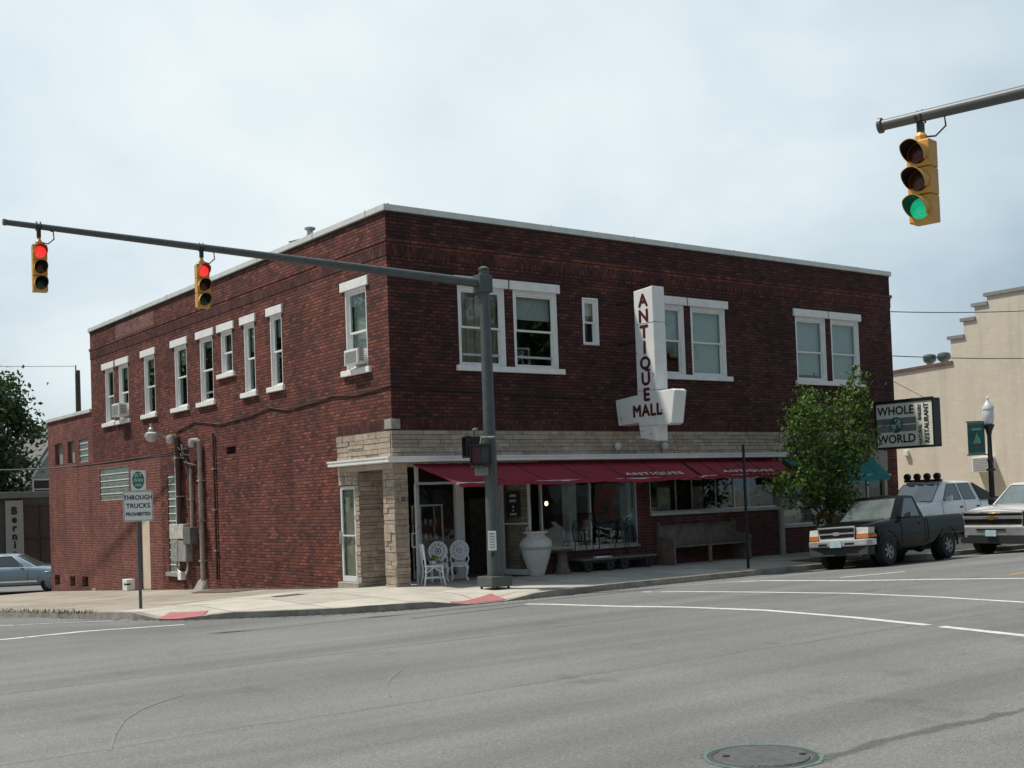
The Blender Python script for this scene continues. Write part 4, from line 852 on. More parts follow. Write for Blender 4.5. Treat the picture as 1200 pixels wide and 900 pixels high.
# ---------------------------------------------------------------- traffic signals
def lens_mat(name, c, lit):
    return emit(name, c, lit) if lit else simple(name, c, 0.25, var=0.35, scale=12)
LRED = lens_mat('red_lens_lit', (1.0, 0.045, 0.04), 0.95); LAMB = lens_mat('amber_lens_dark', (0.075, 0.03, 0.014), 0); LGRN0 = lens_mat('green_lens_dark', (0.012, 0.04, 0.026), 0)
LRED0 = lens_mat('red_lens_dark', (0.07, 0.012, 0.014), 0); LGRN = lens_mat('green_lens_lit', (0.01, 0.42, 0.20), 0.85)
def signal(loc, rz, lab, cols, sc=1.0, top=0.35, grp='traffic signal heads hanging from mast arms'):
    t = thing('traffic_signal', lab, 'traffic light', loc, rz, grp); h = .262 * sc; w_ = .115 * sc; d = .09 * sc
    m_ = MB()
    for k in range(3): m_.box((-w_, -d, -h * (k + 1) + .004), (w_, d, -h * k - .004))
    m_.box((-w_ * .85, d, -h * 3 + .02), (w_ * .85, d + .02, -.02))
    m_.build('housing', M_YELLOW, t, local=True, bevel=.014 * sc)
    for k, cm in enumerate(cols):
        c = (0, -d, -h * (k + .5)); r_ = .098 * sc
        m_ = MB(); m_.lathe([(r_, 0), (r_ * .8, -.018 * sc), (r_ * .45, -.03 * sc), (0.001, -.034 * sc)], c, 20, 'y'); m_.build('lens', cm, t, local=True, smooth=True)
        m_ = MB(); n = 22; L_ = .19 * sc; r2 = r_ * 1.10
        for i in range(n):
            a, b = [(-0.22 + 1.44 * q / n) * math.pi for q in (i, i + 1)]
            def tl(x): e_ = min(1, max(0, (math.sin(x) + .62) / 1.2)); return L_ * (0.30 + .70 * e_)
            P = lambda a, y, r=r2: (c[0] + r * math.cos(a), c[1] - y, c[2] + r * math.sin(a))
            m_.face([P(a, 0), P(b, 0), P(b, tl(b)), P(a, tl(a))]); m_.face([P(a, 0, r2 - .006), P(a, tl(a), r2 - .006), P(b, tl(b), r2 - .006), P(b, 0, r2 - .006)]); m_.face([P(a, tl(a)), P(b, tl(b)), P(b, tl(b), r2 - .006), P(a, tl(a), r2 - .006)])
        vo = m_.build('visor', M_YELLOW, t, local=True, smooth=True, flip=False)
        m_ = MB()
        for i in range(n):
            a, b = [(-0.2 + 1.4 * q / n) * math.pi for q in (i, i + 1)]
            P = lambda a, y, r=r2 - .009: (c[0] + r * math.cos(a), c[1] - y, c[2] + r * math.sin(a))
            m_.face([P(a, .004), P(a, tl(a) - .004), P(b, tl(b) - .004), P(b, .004)])
        m_.build('visor_lining', M_BLACK, vo, local=True, flip=False)
    m_ = MB(); m_.tube([(0, 0, 0), (0, 0, top * .55)], .03 * sc, 8); m_.lathe([(.06 * sc, 0), (.06 * sc, .05 * sc), (.03 * sc, .09 * sc)], (0, 0, 0), 10); m_.build('hanger', M_YELLOW, t, local=True)
    m_ = MB(); m_.box((-.03, -.04, top * .5), (.03, .04, top)); m_.tube([(-.03, -.062, top), (-.03, -.066, top + .07), (-.03, 0, top + .135), (-.03, .066, top + .07), (-.03, .062, top)], .012, 6); m_.tube([(.03, -.062, top), (.03, -.066, top + .07), (.03, 0, top + .135), (.03, .066, top + .07), (.03, .062, top)], .012, 6); m_.build('clamp', M_IRON, t, local=True)
    m_ = MB(); m_.tube([(.02, 0, .05), (.14 * sc, .01, .0 + .03), (.24 * sc, .02, .12), (.23 * sc, .02, .24), (.13 * sc, 0, top + .02)], .011, 6); m_.build('signal_cable', M_CABLE, t, local=True, smooth=True)
    return t
P0 = (1.1, -2.1)
t = thing('mast_arm_pole', 'grey steel mast arm pole standing on the corner ramp in front of the shop', 'signal pole', (*P0, 0))
z0 = zwalk(*P0)
m_ = MB(); m_.tube([(*P0, z0 + .2), (*P0, 3.3), (*P0, 6.68)], [.150, .128, .105], 20); m_.build('pole', M_GREYPOLE, t, smooth=True)
m_ = MB(); m_.box((P0[0] - .27, P0[1] - .27, z0 + .05), (P0[0] + .27, P0[1] + .27, z0 + .27)); m_.build('base', M_GREYPOLE, t, bevel=.025)
m_ = MB()
for a in (-.2, .2):
    for b in (-.2, .2): m_.tube([(P0[0] + a, P0[1] + b, z0 - .02), (P0[0] + a, P0[1] + b, z0 + .06)], .03, 6)
m_.build('anchor_bolt', M_RUST, t)
m_ = MB(); m_.lathe([(.12, 6.68), (.12, 6.72), (.05, 6.76), (0, 6.765)], (*P0, 0), 16); m_.build('pole_cap', M_GREYPOLE, t, smooth=True)
arm = lambda f: Vector((P0[0] - .05 - 9.54 * f, P0[1], 6.395 + .27 * f))
m_ = MB(); m_.tube([arm(k / 12) for k in range(13)], [.098 - .05 * k / 12 for k in range(13)], 14); m_.build('mast_arm', M_GREYPOLE, t, smooth=True)
m_ = MB(); m_.box((P0[0] - .2, P0[1] - .14, 6.2), (P0[0] + .13, P0[1] + .14, 6.57)); m_.build('arm_clamp', M_GREYPOLE, t, bevel=.02)
m_ = MB(); e_ = arm(1); m_.lathe([(.056, e_.x + .03), (.056, e_.x - .02), (0, e_.x - .02)], (0, e_.y, e_.z), 12, 'x'); m_.build('arm_cap', M_GREYPOLE, t)
for x_, lab in ((-7.95, 'yellow three-lens signal showing red at the far left tip of the mast arm'), (-5.13, 'yellow three-lens signal showing red, hanging before the side roof edge')):
    f = (P0[0] - .05 - x_) / 9.54; p = arm(f); signal((p.x, p.y, p.z - .31), R(-8), lab, [LRED, LAMB, LGRN0], 1.0, .25)
# pedestrian signals on the pole
def pedsignal(loc, rz, lab):
    t = thing('pedestrian_signal', lab, 'walk signal', loc, rz, 'pedestrian signals on the corner pole')
    m_ = MB(); m_.box((-.21, 0, -.21), (.21, .2, .21)); m_.build('housing', M_BLACK, t, local=True, bevel=.02)
    m_ = MB(); m_.box((-.175, -.006, -.175), (-.012, .004, .175)); m_.build('hand_panel', simple('dull_red_hand_panel', (0.09, 0.012, 0.012), 0.4, var=0.4, scale=14), t, local=True)
    m_ = MB(); m_.box((.012, -.006, -.175), (.175, .004, .175)); m_.build('walk_panel', simple('dark_walk_panel', (0.045, 0.045, 0.042), 0.4, var=0.4, scale=14), t, local=True)
    m_ = MB()
    for a, b in (((-.225, -.225), (-.2, .225)), ((.2, -.225), (.225, .225)), ((-.2, .2), (.2, .225)), ((-.2, -.225), (.2, -.2))): m_.box((a[0], -.11, a[1]), (b[0], 0, b[1]))
    m_.build('visor', M_BLACK, t, local=True)
    m_ = MB(); m_.tube([(.0, .1, -.2), (0, .1, -.36)], .04, 8); m_.box((-.14, .05, -.42), (.14, .16, -.26)); gc = simple('grey_green_casting', (0.2, 0.24, 0.21), 0.5, var=0.35, scale=10); m_.build('lower_bracket', gc, t, local=True)
    m_ = MB(); m_.tube([(0, .1, .2), (0.02, .1, .36), (.3, .1, .36)], .03, 8); m_.build('upper_bracket', gc, t, local=True, smooth=True)
    return t
pedsignal((.70, -2.32, 2.78), R(-38), 'black pedestrian signal with red hand on the near face of the pole')
pedsignal((.74, -1.86, 2.97), R(-112), 'black pedestrian signal turned away to the left behind the pole')
t = thing('push_button_sign', 'small white push button instruction plate strapped on the signal pole', 'sign', (.95, -2.27, 1.0), R(-38))
m_ = MB(); m_.box((-.085, -.012, -.2), (.085, 0, .2)); m_.build('plate', M_PAPER, t, local=True, bevel=.01)
m_ = MB()
for k in range(6): m_.box((-.055, -.015, .13 - k * .055), (.055, -.0121, .155 - k * .055))
m_.build('print', simple('faint_grey_print', (0.3, 0.3, 0.3), 0.5), t, local=True)
m_ = MB(); m_.box((-.03, -.04, -.34), (.03, 0, -.24)); m_.build('button', M_IRON, t, local=True)
# second mast arm, reaching in from the right
E0 = Vector((-1.85, -14.16, 6.02)); E1 = Vector((0.05, -22.4, 6.02))
t = thing('mast_arm_pole', 'grey mast arm reaching into the picture from the upper right', 'signal pole', (E1.x, E1.y, -0.15))
m_ = MB(); m_.tube([E0.lerp(E1, k / 10) for k in range(11)], [.062 + .05 * k / 10 for k in range(11)], 16); m_.build('mast_arm', simple('lighter_grey_painted_steel', (0.10, 0.11, 0.106), 0.45, var=0.12, scale=3), t, smooth=True)
dv_ = (E1 - E0).normalized(); q = MB(); q.tube([E0 - dv_ * .02, E0 + dv_ * .02], .088, 16); q.build('arm_cap', M_GREYPOLE, t)
m_ = MB(); m_.tube([(E1.x, E1.y, -.15), (E1.x, E1.y, 6.3)], [.16, .12], 18); m_.build('pole', M_GREYPOLE, t, smooth=True)
m_ = MB(); m_.box((E1.x - .3, E1.y - .3, -.15), (E1.x + .3, E1.y + .3, .1)); m_.build('base', M_GREYPOLE, t, bevel=.03)
p = E0.lerp(E1, .055); signal((p.x, p.y, p.z - .29), R(-81), 'large yellow three-lens signal showing green near the upper right corner', [LRED0, LAMB, LGRN], 1.19, .22)

# ---------------------------------------------------------------- street signs and posts
sx, sy = -5.2, 1.3; sz = zwalk(sx, sy)
t = thing('road_sign', 'white THROUGH TRUCKS PROHIBITED sign with green round junction plate above it', 'road sign', (sx, sy, sz))
M = Matrix.Translation((sx, sy, 0)) @ Matrix.Rotation(R(-14), 4, 'Z')
m_ = MB(); m_.box((-.03, -.02, sz - .05), (.03, .02, 2.60)); m_.xf(M).build('post', simple('blue_grey_post', (0.085, 0.10, 0.115), 0.5, metal=.3, var=.2), t)
def rrect(w_, h_, r_, n=5):
    o = []
    for cx, cz, a0 in ((w_ - r_, h_ - r_, 0), (-w_ + r_, h_ - r_, 90), (-w_ + r_, -h_ + r_, 180), (w_ - r_, -h_ + r_, 270)):
        for k in range(n): a = R(a0 + 90 * k / (n - 1)); o.append((cx + r_ * math.cos(a), cz + r_ * math.sin(a)))
    return o
zc1 = 1.985
m_ = MB(); m_.prism(rrect(.285, .305, .03), lambda a, b, d: (a, d, b + zc1), -.030, -.024); pl = m_.xf(M).build('sign_plate', M_PAPER, t)
m_ = MB()
for (a, b) in (((-.275, .285), (.275, .292)), ((-.275, -.292), (.275, -.285)), ((-.275, -.285), (-.268, .285)), ((.268, -.285), (.275, .285))): m_.box((a[0], -.033, a[1] + zc1), (b[0], -.0305, b[1] + zc1))
m_.xf(M).build('border', M_INK, pl)
for s_, z, h, sx_ in (('THROUGH', .165, .13, .84), ('TRUCKS', .0, .13, .92), ('PROHIBITED', -.165, .098, .84)): t2 = MB(); t2.add(text_mesh(s_, h, .003, .0035, sx_, 1.05), M @ frame_mtx((0, -.033, zc1 + z), (1, 0, 0), (0, 0, 1))); t2.build('lettering', M_INK, pl)
zc2 = 2.50
m_ = MB(); m_.prism(rrect(.145, .20, .03), lambda a, b, d: (a + .015, d, b + zc2), -.030, -.024); pl = m_.xf(M).build('sign_plate', M_PAPER, t)
m_ = MB(); m_.prism([(.115 * math.cos(k * math.pi / 16), .175 * math.sin(k * math.pi / 16)) for k in range(32)], lambda a, b, d: (a + .015, d, b + zc2), -.033, -.0305); m_.xf(M).build('green_oval', M_GREEN, pl)
for s_, z, h in (('JCT', .10, .085), ('(520)', .0, .085), ('NO', -.10, .075)): t2 = MB(); t2.add(text_mesh(s_, h, .003, .001), M @ frame_mtx((.015, -.036, zc2 + z), (1, 0, 0), (0, 0, 1))); t2.build('lettering', M_PAPER, pl)
px_, py_ = 8.15, -2.72
t = thing('bare_post', 'thin dark steel sign post without a sign on the kerb before the bench', 'post', (px_, py_, 0))
m_ = MB(); z = zwalk(px_, py_)
m_.box((px_ - .045, py_ - .004, z - .1), (px_ + .045, py_ + .004, 2.95)); m_.box((px_ - .012, py_ - .03, z - .1), (px_ + .012, py_ - .005, 2.95)); m_.build('post', M_IRON, t)
m_ = MB()
for k in range(20): m_.lathe([(.008, -.009), (.008, -.0045)], (px_ + .028, py_, z + .3 + k * .12), 6, 'y')
m_.build('rivet', M_GALV, t)
# manhole
t = thing('manhole_cover', 'round iron manhole cover ringed with green paint in the near road', 'manhole cover', (-7.17, -16.74, ROAD + .12))
m_ = MB(); m_.lathe([(0, .012), (.325, .012), (.335, .0)], (-7.17, -16.74, ROAD + .12), 40); m_.build('lid', simple('worn_iron', (0.08, 0.08, 0.082), 0.7, var=0.3, scale=14, bump=0.6, bscale=50), t)
m_ = MB(); m_.lathe([(.345, .004), (.365, .008), (.39, .004)], (-7.17, -16.74, ROAD + .12), 40); m_.build('rim', simple('rim_iron', (0.05, 0.05, 0.05), 0.7), t)
m_ = MB(); rnd = random.Random(7)
for k in range(60):
    a, b = 2 * math.pi * k / 60, 2 * math.pi * (k + 1) / 60; i0 = .392; o_ = .425 + rnd.uniform(-.01, .015)
    m_.face([(-7.17 + r_ * math.cos(q), -16.74 + r_ * math.sin(q), ROAD + .1245) for r_, q in ((i0, a), (o_, a), (o_, b), (i0, b))])
m_.build('painted_ring', simple('worn_green_paint', (0.09, 0.155, 0.125), 0.85, var=.3, scale=12, dirt=0.9, dirtcol=(0.13, 0.14, 0.13)), t)
m_ = MB()
for a in (-.2, .22): m_.disc((-7.17 + a, -16.74 - a * .8, ROAD + .1365), .028, 10)
m_.build('pick_hole', M_DARK, t)
# iron covers in the pavement
def cover(x, y, w_, h_, ang, lab, mt):
    z = zwalk(x, y) + .004; M = Matrix.Translation((x, y, z)) @ Matrix.Rotation(ang, 4, 'Z'); m_ = MB(); m_.box((-w_, -h_, 0), (w_, h_, .006)); m_.xf(M); tag(m_.build('utility_cover', mt), lab, 'cover')
cover(-2.2, .75, .34, .2, R(8), 'rusty rectangular utility cover in the pale pavement near the corner', M_RUST)

# ---------------------------------------------------------------- goods on the pavement
zf = 0.03
def ornate_chair(loc, rz, lab):
    t = thing('garden_chair', lab, 'chair', loc, rz, 'white cast metal garden chairs'); g = .42
    m_ = MB(); m_.lathe([(0, g), (.19, g), (.215, g - .015), (.20, g - .035), (0, g - .035)], (0, 0, 0), 22); m_.lathe([(.17, g - .035), (.175, g - .09), (.165, g - .09), (.16, g - .035)], (0, 0, 0), 22); m_.build('seat', M_CHAIRWHITE, t, local=True, smooth=True)
    m_ = MB()                                    # lacy round back
    def bp(x, z): return (x, .17 + .16 * (z - g), z)
    cx, cz = 0, g + .27
    ring = lambda r, n=26, sx=1.0, sz=1.0: [bp(cx + r * sx * math.cos(2 * math.pi * k / n), cz + r * sz * math.sin(2 * math.pi * k / n)) for k in range(n + 1)]
    m_.tube(ring(.205, sz=1.06), .017, 6); m_.tube(ring(.175, sz=1.06), .010, 5); m_.tube(ring(.09), .016, 6); m_.tube(ring(.04), .012, 5)
    for k in range(12):
        a = 2 * math.pi * k / 12; m_.tube([bp(cx + .09 * math.cos(a), cz + .09 * math.sin(a)), bp(cx + .14 * math.cos(a + .16), cz + .14 * math.sin(a + .16)), bp(cx + .2 * math.cos(a), cz + .21 * math.sin(a))], .013, 5)
        b = a + math.pi / 12; m_.tube([bp(cx + .135 * math.cos(b) + .022 * math.cos(q), cz + .135 * math.sin(b) + .022 * math.sin(q)) for q in [2 * math.pi * j / 8 for j in range(9)]], .009, 4)
    for s in (-1, 1): m_.tube([bp(s * .19, g + .16), bp(s * .21, g + .06), bp(s * .17, g - .02)], .017, 6); m_.tube([bp(s * .07, g + .08), bp(s * .1, g + .02), bp(s * .05, g - .01)], .013, 5)
    m_.build('backrest', M_CHAIRWHITE, t, local=True, smooth=True)
    for x, y in ((-.15, -.14), (.15, -.14), (-.15, .14), (.15, .14)):
        k = 1.0; m_ = MB(); m_.tube([(x * .9, y * .9, g - .03), (x * 1.22, y * 1.22, g - .11), (x * 1.12, y * 1.12, g - .25), (x * 1.0, y * 1.0, .1), (x * 1.28, y * 1.28, .012)], [.032, .030, .02, .015, .019], 7); m_.build('leg', M_CHAIRWHITE, t, local=True, smooth=True)
    return t
ornate_chair((1.30, .30, zf), R(-28), 'white lacy metal garden chair on the left of the pair by the shop entrance')
ornate_chair((1.80, .22, zf), R(-36), 'white lacy metal garden chair on the right, against the white entrance post')
# bamboo style white chair
t = thing('bamboo_chair', 'white bamboo side chair facing right beside the stone pillar', 'chair', (.80, -.20, .02), R(68))
g = .44
m_ = MB(); m_.box((-.2, -.2, g - .03), (.2, .2, g)); m_.build('seat', M_CHAIRWHITE, t, local=True, bevel=.012)
for x, y in ((-.18, -.18), (.18, -.18), (-.18, .18), (.18, .18)):
    m_ = MB(); m_.tube([(x, y, g - .01), (x * 1.05, y * 1.08, .2), (x * 1.2, y * 1.3, 0)], .02, 7); m_.build('leg', M_CHAIRWHITE, t, local=True, smooth=True)
m_ = MB()
for s in (-1, 1): m_.tube([(s * .19, .19, g - .02), (s * .19, .23, .8), (s * .185, .25, .92)], .02, 7)
for z in (.58, .9): m_.tube([(-.19, .19 + .12 * (z - g), z), (.19, .19 + .12 * (z - g), z)], .017, 6)
for k in range(9): x = -.15 + .3 * k / 8; m_.tube([(x, .205, .58), (x, .245, .9)], .011, 5)
m_.box((-.17, .205, .6), (.17, .225, .88)); m_.build('backrest', M_CHAIRWHITE, t, local=True)
m_ = MB()
for a, b in (((-.18, -.18), (.18, -.18)), ((.18, -.18), (.18, .18)), ((-.18, -.18), (-.18, .18))):
    mx_, my_ = (a[0] + b[0]) / 2, (a[1] + b[1]) / 2
    m_.tube([(a[0], a[1], .28), (mx_, my_, .40)], .012, 5); m_.tube([(b[0], b[1], .28), (mx_, my_, .40)], .012, 5); m_.tube([(a[0] * 1.1, a[1] * 1.1, .17), (b[0] * 1.1, b[1] * 1.1, .17)], .014, 5)
m_.build('stretcher', M_CHAIRWHITE, t, local=True)
M_LEAF1 = None
def leaf_mat(name, lo, hi, trans=0.25):
    mt, n, l, b = mat_base(name); b.inputs['Roughness'].default_value = 0.5; b.inputs['Specular IOR Level'].default_value = 0.4
    gi = nd(n, 'ShaderNodeNewGeometry'); r = ramp(n, [(0, lo), (.5, tuple((a + c) / 2 for a, c in zip(lo, hi))), (1, hi)]); l.new(gi.outputs['Random Per Island'], r.inputs[0]); l.new(r.outputs[0], b.inputs['Base Color'])
    t = nd(n, 'ShaderNodeBsdfTranslucent'); l.new(r.outputs[0], t.inputs[0]); m = nd(n, 'ShaderNodeMixShader'); m.inputs[0].default_value = trans
    o = n['Material Output']; l.new(b.outputs[0], m.inputs[1]); l.new(t.outputs[0], m.inputs[2]); l.new(m.outputs[0], o.inputs['Surface']); return mt
LF_STREET = leaf_mat('street_tree_leaf', (0.02, 0.058, 0.008), (0.15, 0.24, 0.036), .33)
LF_MAPLE = leaf_mat('maple_leaf', (0.022, 0.055, 0.014), (0.075, 0.125, 0.035))
LF_POT = leaf_mat('pot_plant_leaf', (0.06, 0.16, 0.03), (0.2, 0.34, 0.07))
def leaf(mb, c, s, rnd, nrm=None):
    d = Vector((rnd.gauss(0, 1), rnd.gauss(0, 1), rnd.gauss(.5, 1))).normalized(); u = d.orthogonal().normalized(); a = rnd.uniform(0, 6.28); v = d.cross(u)
    u, v = u * math.cos(a) + v * math.sin(a), v * math.cos(a) - u * math.sin(a); c = Vector(c)
    mb.face([c - u * s, c - v * s * .55 + d * s * .12, c + u * s, c + v * s * .55 + d * s * .12])
t = thing('potted_plant', 'little green plant in a white pot on the bamboo chair seat', 'plant', (.80, -.24, .46))
m_ = MB(); m_.lathe([(.05, .47), (.08, .56), (.07, .56), (.05, .52), (0, .52)], (.80, -.24, 0), 12); m_.build('pot', M_STONEWARE, t)
m_ = MB(); rnd = random.Random(3)
for k in range(110): a = rnd.uniform(0, 6.28); r_ = rnd.uniform(0, .16); leaf(m_, (.80 + r_ * math.cos(a), -.24 + r_ * math.sin(a), .55 + rnd.uniform(0, .12) - r_ * .2), .035, rnd)
m_.build('leaves', LF_POT, t, weld=False, flip=False)
# glazed display cabinet inside the entrance
t = thing('display_cabinet', 'glass display cabinet of trinkets behind the garden chairs in the entrance', 'cabinet', (1.75, 1.35, .05))
m_ = MB(); x0, x1, y0, y1 = 1.38, 1.98, 1.15, 1.5
for x in (x0, x1):
    for y in (y0, y1): m_.box((x - .015, y - .015, .05), (x + .015, y + .015, 1.75))
m_.box((x0 - .02, y0 - .02, 1.75), (x1 + .02, y1 + .02, 1.79)); m_.box((x0, y0, .05), (x1, y1, .25)); m_.build('frame', M_ALU, t)
m_ = MB()
for z in (.6, .95, 1.3): m_.box((x0 + .016, y0 + .016, z), (x1 - .016, y1 - .016, z + .015))
m_.build('shelf', M_LIGHTWOOD, t)
rnd = random.Random(8); cols = [(0.4, .12, .05), (.1, .2, .3), (.5, .5, .45), (.25, .3, .2), (.4, .3, .15)]
for i, z in enumerate((.25, .615, .965, 1.315)):
    for j in range(4):
        m_ = MB(); x = x0 + .09 + j * .14; h = rnd.uniform(.08, .24); r_ = rnd.uniform(.03, .055)
        m_.lathe([(0, z), (r_ * .7, z), (r_, z + h * .4), (r_ * .5, z + h * .8), (r_ * .6, z + h), (0, z + h)], (x, 1.3, 0), 10)
        tag(m_.build('ornament', simple('ornament_glaze_%s' % 'abcdefghijklmnop'[i * 4 + j], cols[(i * 3 + j * 2) % 5], .35)), 'small ornament on the shelves of the display cabinet in the entrance', 'ornament', 'ornaments in the display cabinet')
# big vase
t = thing('floor_vase', 'large white pottery urn standing before the glass entrance door', 'vase', (3.74, -.14, zf))
m_ = MB(); m_.lathe([(0, 0), (.17, 0), (.185, .04), (.30, .38), (.375, .66), (.385, .74), (.36, .83), (.27, .90), (.225, .93), (.215, .98), (.29, 1.0), (.295, 1.035), (.27, 1.04), (.18, 1.02), (.17, .9), (.2, .85)], (3.74, -.14, zf), 36); m_.build('body', M_STONEWARE, t, smooth=True)
m_ = MB(); m_.lathe([(.366, .62), (.383, .635), (.392, .66), (.386, .685), (.378, .69)], (3.74, -.14, zf), 36); m_.build('band', simple('grey_pottery_band', (0.4, 0.39, 0.36), .6), t, smooth=True)
# pedestal
M_PED = simple('dark_cast_stone', (0.14, 0.125, 0.1), .9, var=.3, scale=9)  # darker mottled cast stone for the birdbath
t = thing('pedestal', 'squat cast stone birdbath pedestal between the urn and the carts', 'birdbath', (4.48, -.18, zf))
m_ = MB(); m_.lathe([(0, 0), (.20, 0), (.20, .05), (.165, .1), (.13, .25), (.115, .45), (.14, .50)], (4.48, -.18, zf), 20); m_.build('column', M_PED, t, smooth=True)
m_ = MB(); m_.lathe([(.13, .50), (.27, .54), (.285, .57), (.25, .575), (.1, .55), (0, .548)], (4.48, -.18, zf), 20); m_.build('basin', M_PED, t, smooth=True)
# platform carts
def cart(x0, x1, y, lab):
    t = thing('platform_cart', lab, 'cart', ((x0 + x1) / 2, y, zf), 0, 'low wooden carts before the display window'); z = zf + .27
    m_ = MB()
    for k in range(4): m_.box((x0, y - .28 + k * .141, z), (x1, y - .28 + k * .141 + .135, z + .05))
    m_.build('deck', M_DARKWOOD, t, bevel=.006)
    m_ = MB(); m_.box((x0 + .05, y - .24, z - .06), (x1 - .05, y - .19, z - .001)); m_.box((x0 + .05, y + .19, z - .06), (x1 - .05, y + .24, z - .001)); m_.build('frame', M_IRON, t)
    for xx in (x0 + .22, x1 - .22):
        for yy in (-.2, .2):
            m_ = MB(); m_.lathe([(.03, y + yy - .03), (.125, y + yy - .03), (.13, y + yy), (.125, y + yy + .03), (.03, y + yy + .03)], (xx, 0, zf + .13), 18, 'y'); m_.build('wheel', M_IRON, t)
    return t
cart(4.86, 6.0, -.22, 'low wooden platform cart on iron wheels beside the pedestal'); cart(6.04, 7.3, -.20, 'low wooden platform cart on iron wheels beside the church pew')
def iron_chair(x, y, rz, lab):
    t = thing('iron_chair', lab, 'chair', (x, y, zf + .32), rz, 'dark iron chairs stood on the carts'); 
    m_ = MB(); m_.lathe([(0, .42), (.2, .42), (.21, .4), (0, .4)], (0, 0, 0), 16); m_.build('seat', M_IRON, t, local=True)
    for x_, y_ in ((-.15, -.15), (.15, -.15), (-.15, .15), (.15, .15)): m_ = MB(); m_.tube([(x_, y_, .41), (x_ * 1.15, y_ * 1.15, 0)], .012, 5); m_.build('leg', M_IRON, t, local=True)
    m_ = MB(); m_.tube([(-.19, .16, .4), (-.2, .2, .7), (-.1, .22, .88), (0, .22, .92), (.1, .22, .88), (.2, .2, .7), (.19, .16, .4)], .015, 6)
    for k in range(-2, 3): m_.tube([(k * .06, .17, .42), (k * .065, .21, .86)], .009, 5)
    m_.tube([(-.17, .19, .62), (0, .2, .72), (.17, .19, .62)], .01, 5); m_.build('backrest', M_IRON, t, local=True)
    return t
iron_chair(5.2, -.16, R(20), 'dark iron chair standing on the left end of the left cart')
iron_chair(6.4, -.14, R(-30), 'dark iron chair standing on the left end of the right cart')
iron_chair(6.95, -.14, R(12), 'dark iron chair at the right end of the right cart, nearest the pew')
t = thing('plant_stand', 'tall thin iron plant stand on the left cart below the white column', 'stand', (5.65, -.2, zf + .32))
m_ = MB(); m_.tube([(5.65, -.2, zf + .32), (5.65, -.2, 1.2)], .018, 7); m_.build('stem', M_IRON, t)
m_ = MB()
for k in range(8): a = 2 * math.pi * k / 8; m_.tube([(5.65, -.2, 1.1), (5.65 + .16 * math.cos(a), -.2 + .16 * math.sin(a), 1.22), (5.65 + .22 * math.cos(a), -.2 + .22 * math.sin(a), 1.42)], .009, 5)
m_.lathe([(.215, 1.41), (.225, 1.42), (.215, 1.43)], (5.65, -.2, 0), 20); m_.build('basket', M_IRON, t)
m_ = MB(); m_.hexa([(5.3, -.5, .351), (5.85, -.46, .351), (5.85, -.3, .351), (5.3, -.34, .351), (5.32, -.48, .39), (5.8, -.45, .38), (5.8, -.32, .38), (5.32, -.36, .39)]); tag(m_.build('paper_bundle', M_PAPER, None, bevel=.01), 'flat white paper bundle lying on the left wooden cart', 'paper')
# church pew
t = thing('church_pew', 'long weathered grey wooden church pew against the brick front', 'bench', (9.2, -.3, zf))
x0, x1 = 7.78, 10.62
def pew_end(x): 
    m_ = MB(); m_.prism([(-.62, 0), (.05, 0), (.06, .4), (.07, 1.05), (.0, 1.10), (-.07, 1.05), (-.10, .72), (-.45, .70), (-.62, .66), (-.64, .6), (-.6, .3)], lambda a, b, d: (d, a, b + zf), x, x + .06); return m_
for x in (x0, x1 - .06): pew_end(x).build('end_panel', M_DARKWOOD, t, bevel=.01)
m_ = MB(); m_.box((x0 + .06, -.58, zf + .43), (x1 - .06, -.10, zf + .47)); m_.build('seat', M_DARKWOOD, t, bevel=.008)
m_ = MB(); m_.hexa([(x0 + .06, -.11, zf + .46), (x1 - .06, -.11, zf + .46), (x1 - .06, -.075, zf + .46), (x0 + .06, -.075, zf + .46), (x0 + .06, -.015, zf + .95), (x1 - .06, -.015, zf + .95), (x1 - .06, .018, zf + .95), (x0 + .06, .018, zf + .95)]); m_.box((x0 + .06, -.05, zf + .95), (x1 - .06, .03, zf + .985)); m_.build('backrest', M_DARKWOOD, t)
m_ = MB(); m_.box((9.1, -.56, zf), (9.18, -.5, zf + .43)); m_.build('middle_leg', M_LIGHTWOOD, t)
m_ = MB(); m_.box((x0 - .012, -.3, zf + .12), (x0 - .001, -.16, zf + .55)); m_.build('bare_patch', simple('stripped_wood', (0.22, 0.13, 0.08), .8), t)
# inside the windows
def ithing(name, lab, cat, mbs, loc):
    t = thing(name, lab, cat, loc)
    for n_, m_, mt in mbs: m_.build(n_, mt, t)
    return t
a = MB(); a.box((4.3, .5, .60), (5.2, 1.1, .63)); b = MB(); b.box((4.28, .48, .2), (5.22, 1.12, .6)); ithing('display_table', 'low table with a pale cloth inside the first display window, left of the column', 'table', [('top', a, M_PAPER), ('cloth', b, simple('pale_cloth', (0.45, 0.47, 0.45), .9))], (4.75, .8, .04))
a = MB(); a.box((5.75, .6, .58), (6.9, 1.2, .62)); b = MB()
for x in (5.8, 6.82):
    for y in (.64, 1.12): b.box((x, y, .04), (x + .06, y + .06, .58))
ithing('display_table', 'dark table inside the first display window, right of the column', 'table', [('top', a, M_PAPER), ('leg', b, M_DARKWOOD)], (6.3, .9, .04))
a = MB(); a.lathe([(.07, .62), (.03, .66), (.02, 1.0)], (6.2, .9, 0), 10); b = MB(); b.lathe([(.16, 1.0), (.09, 1.25)], (6.2, .9, 0), 14); ithing('table_lamp', 'pale shaded table lamp in the first display window', 'lamp', [('stem', a, M_STONEWARE), ('lamp_shade', b, simple('lamp_shade_cloth', (0.5, 0.46, 0.36), .9))], (6.2, .9, .62))
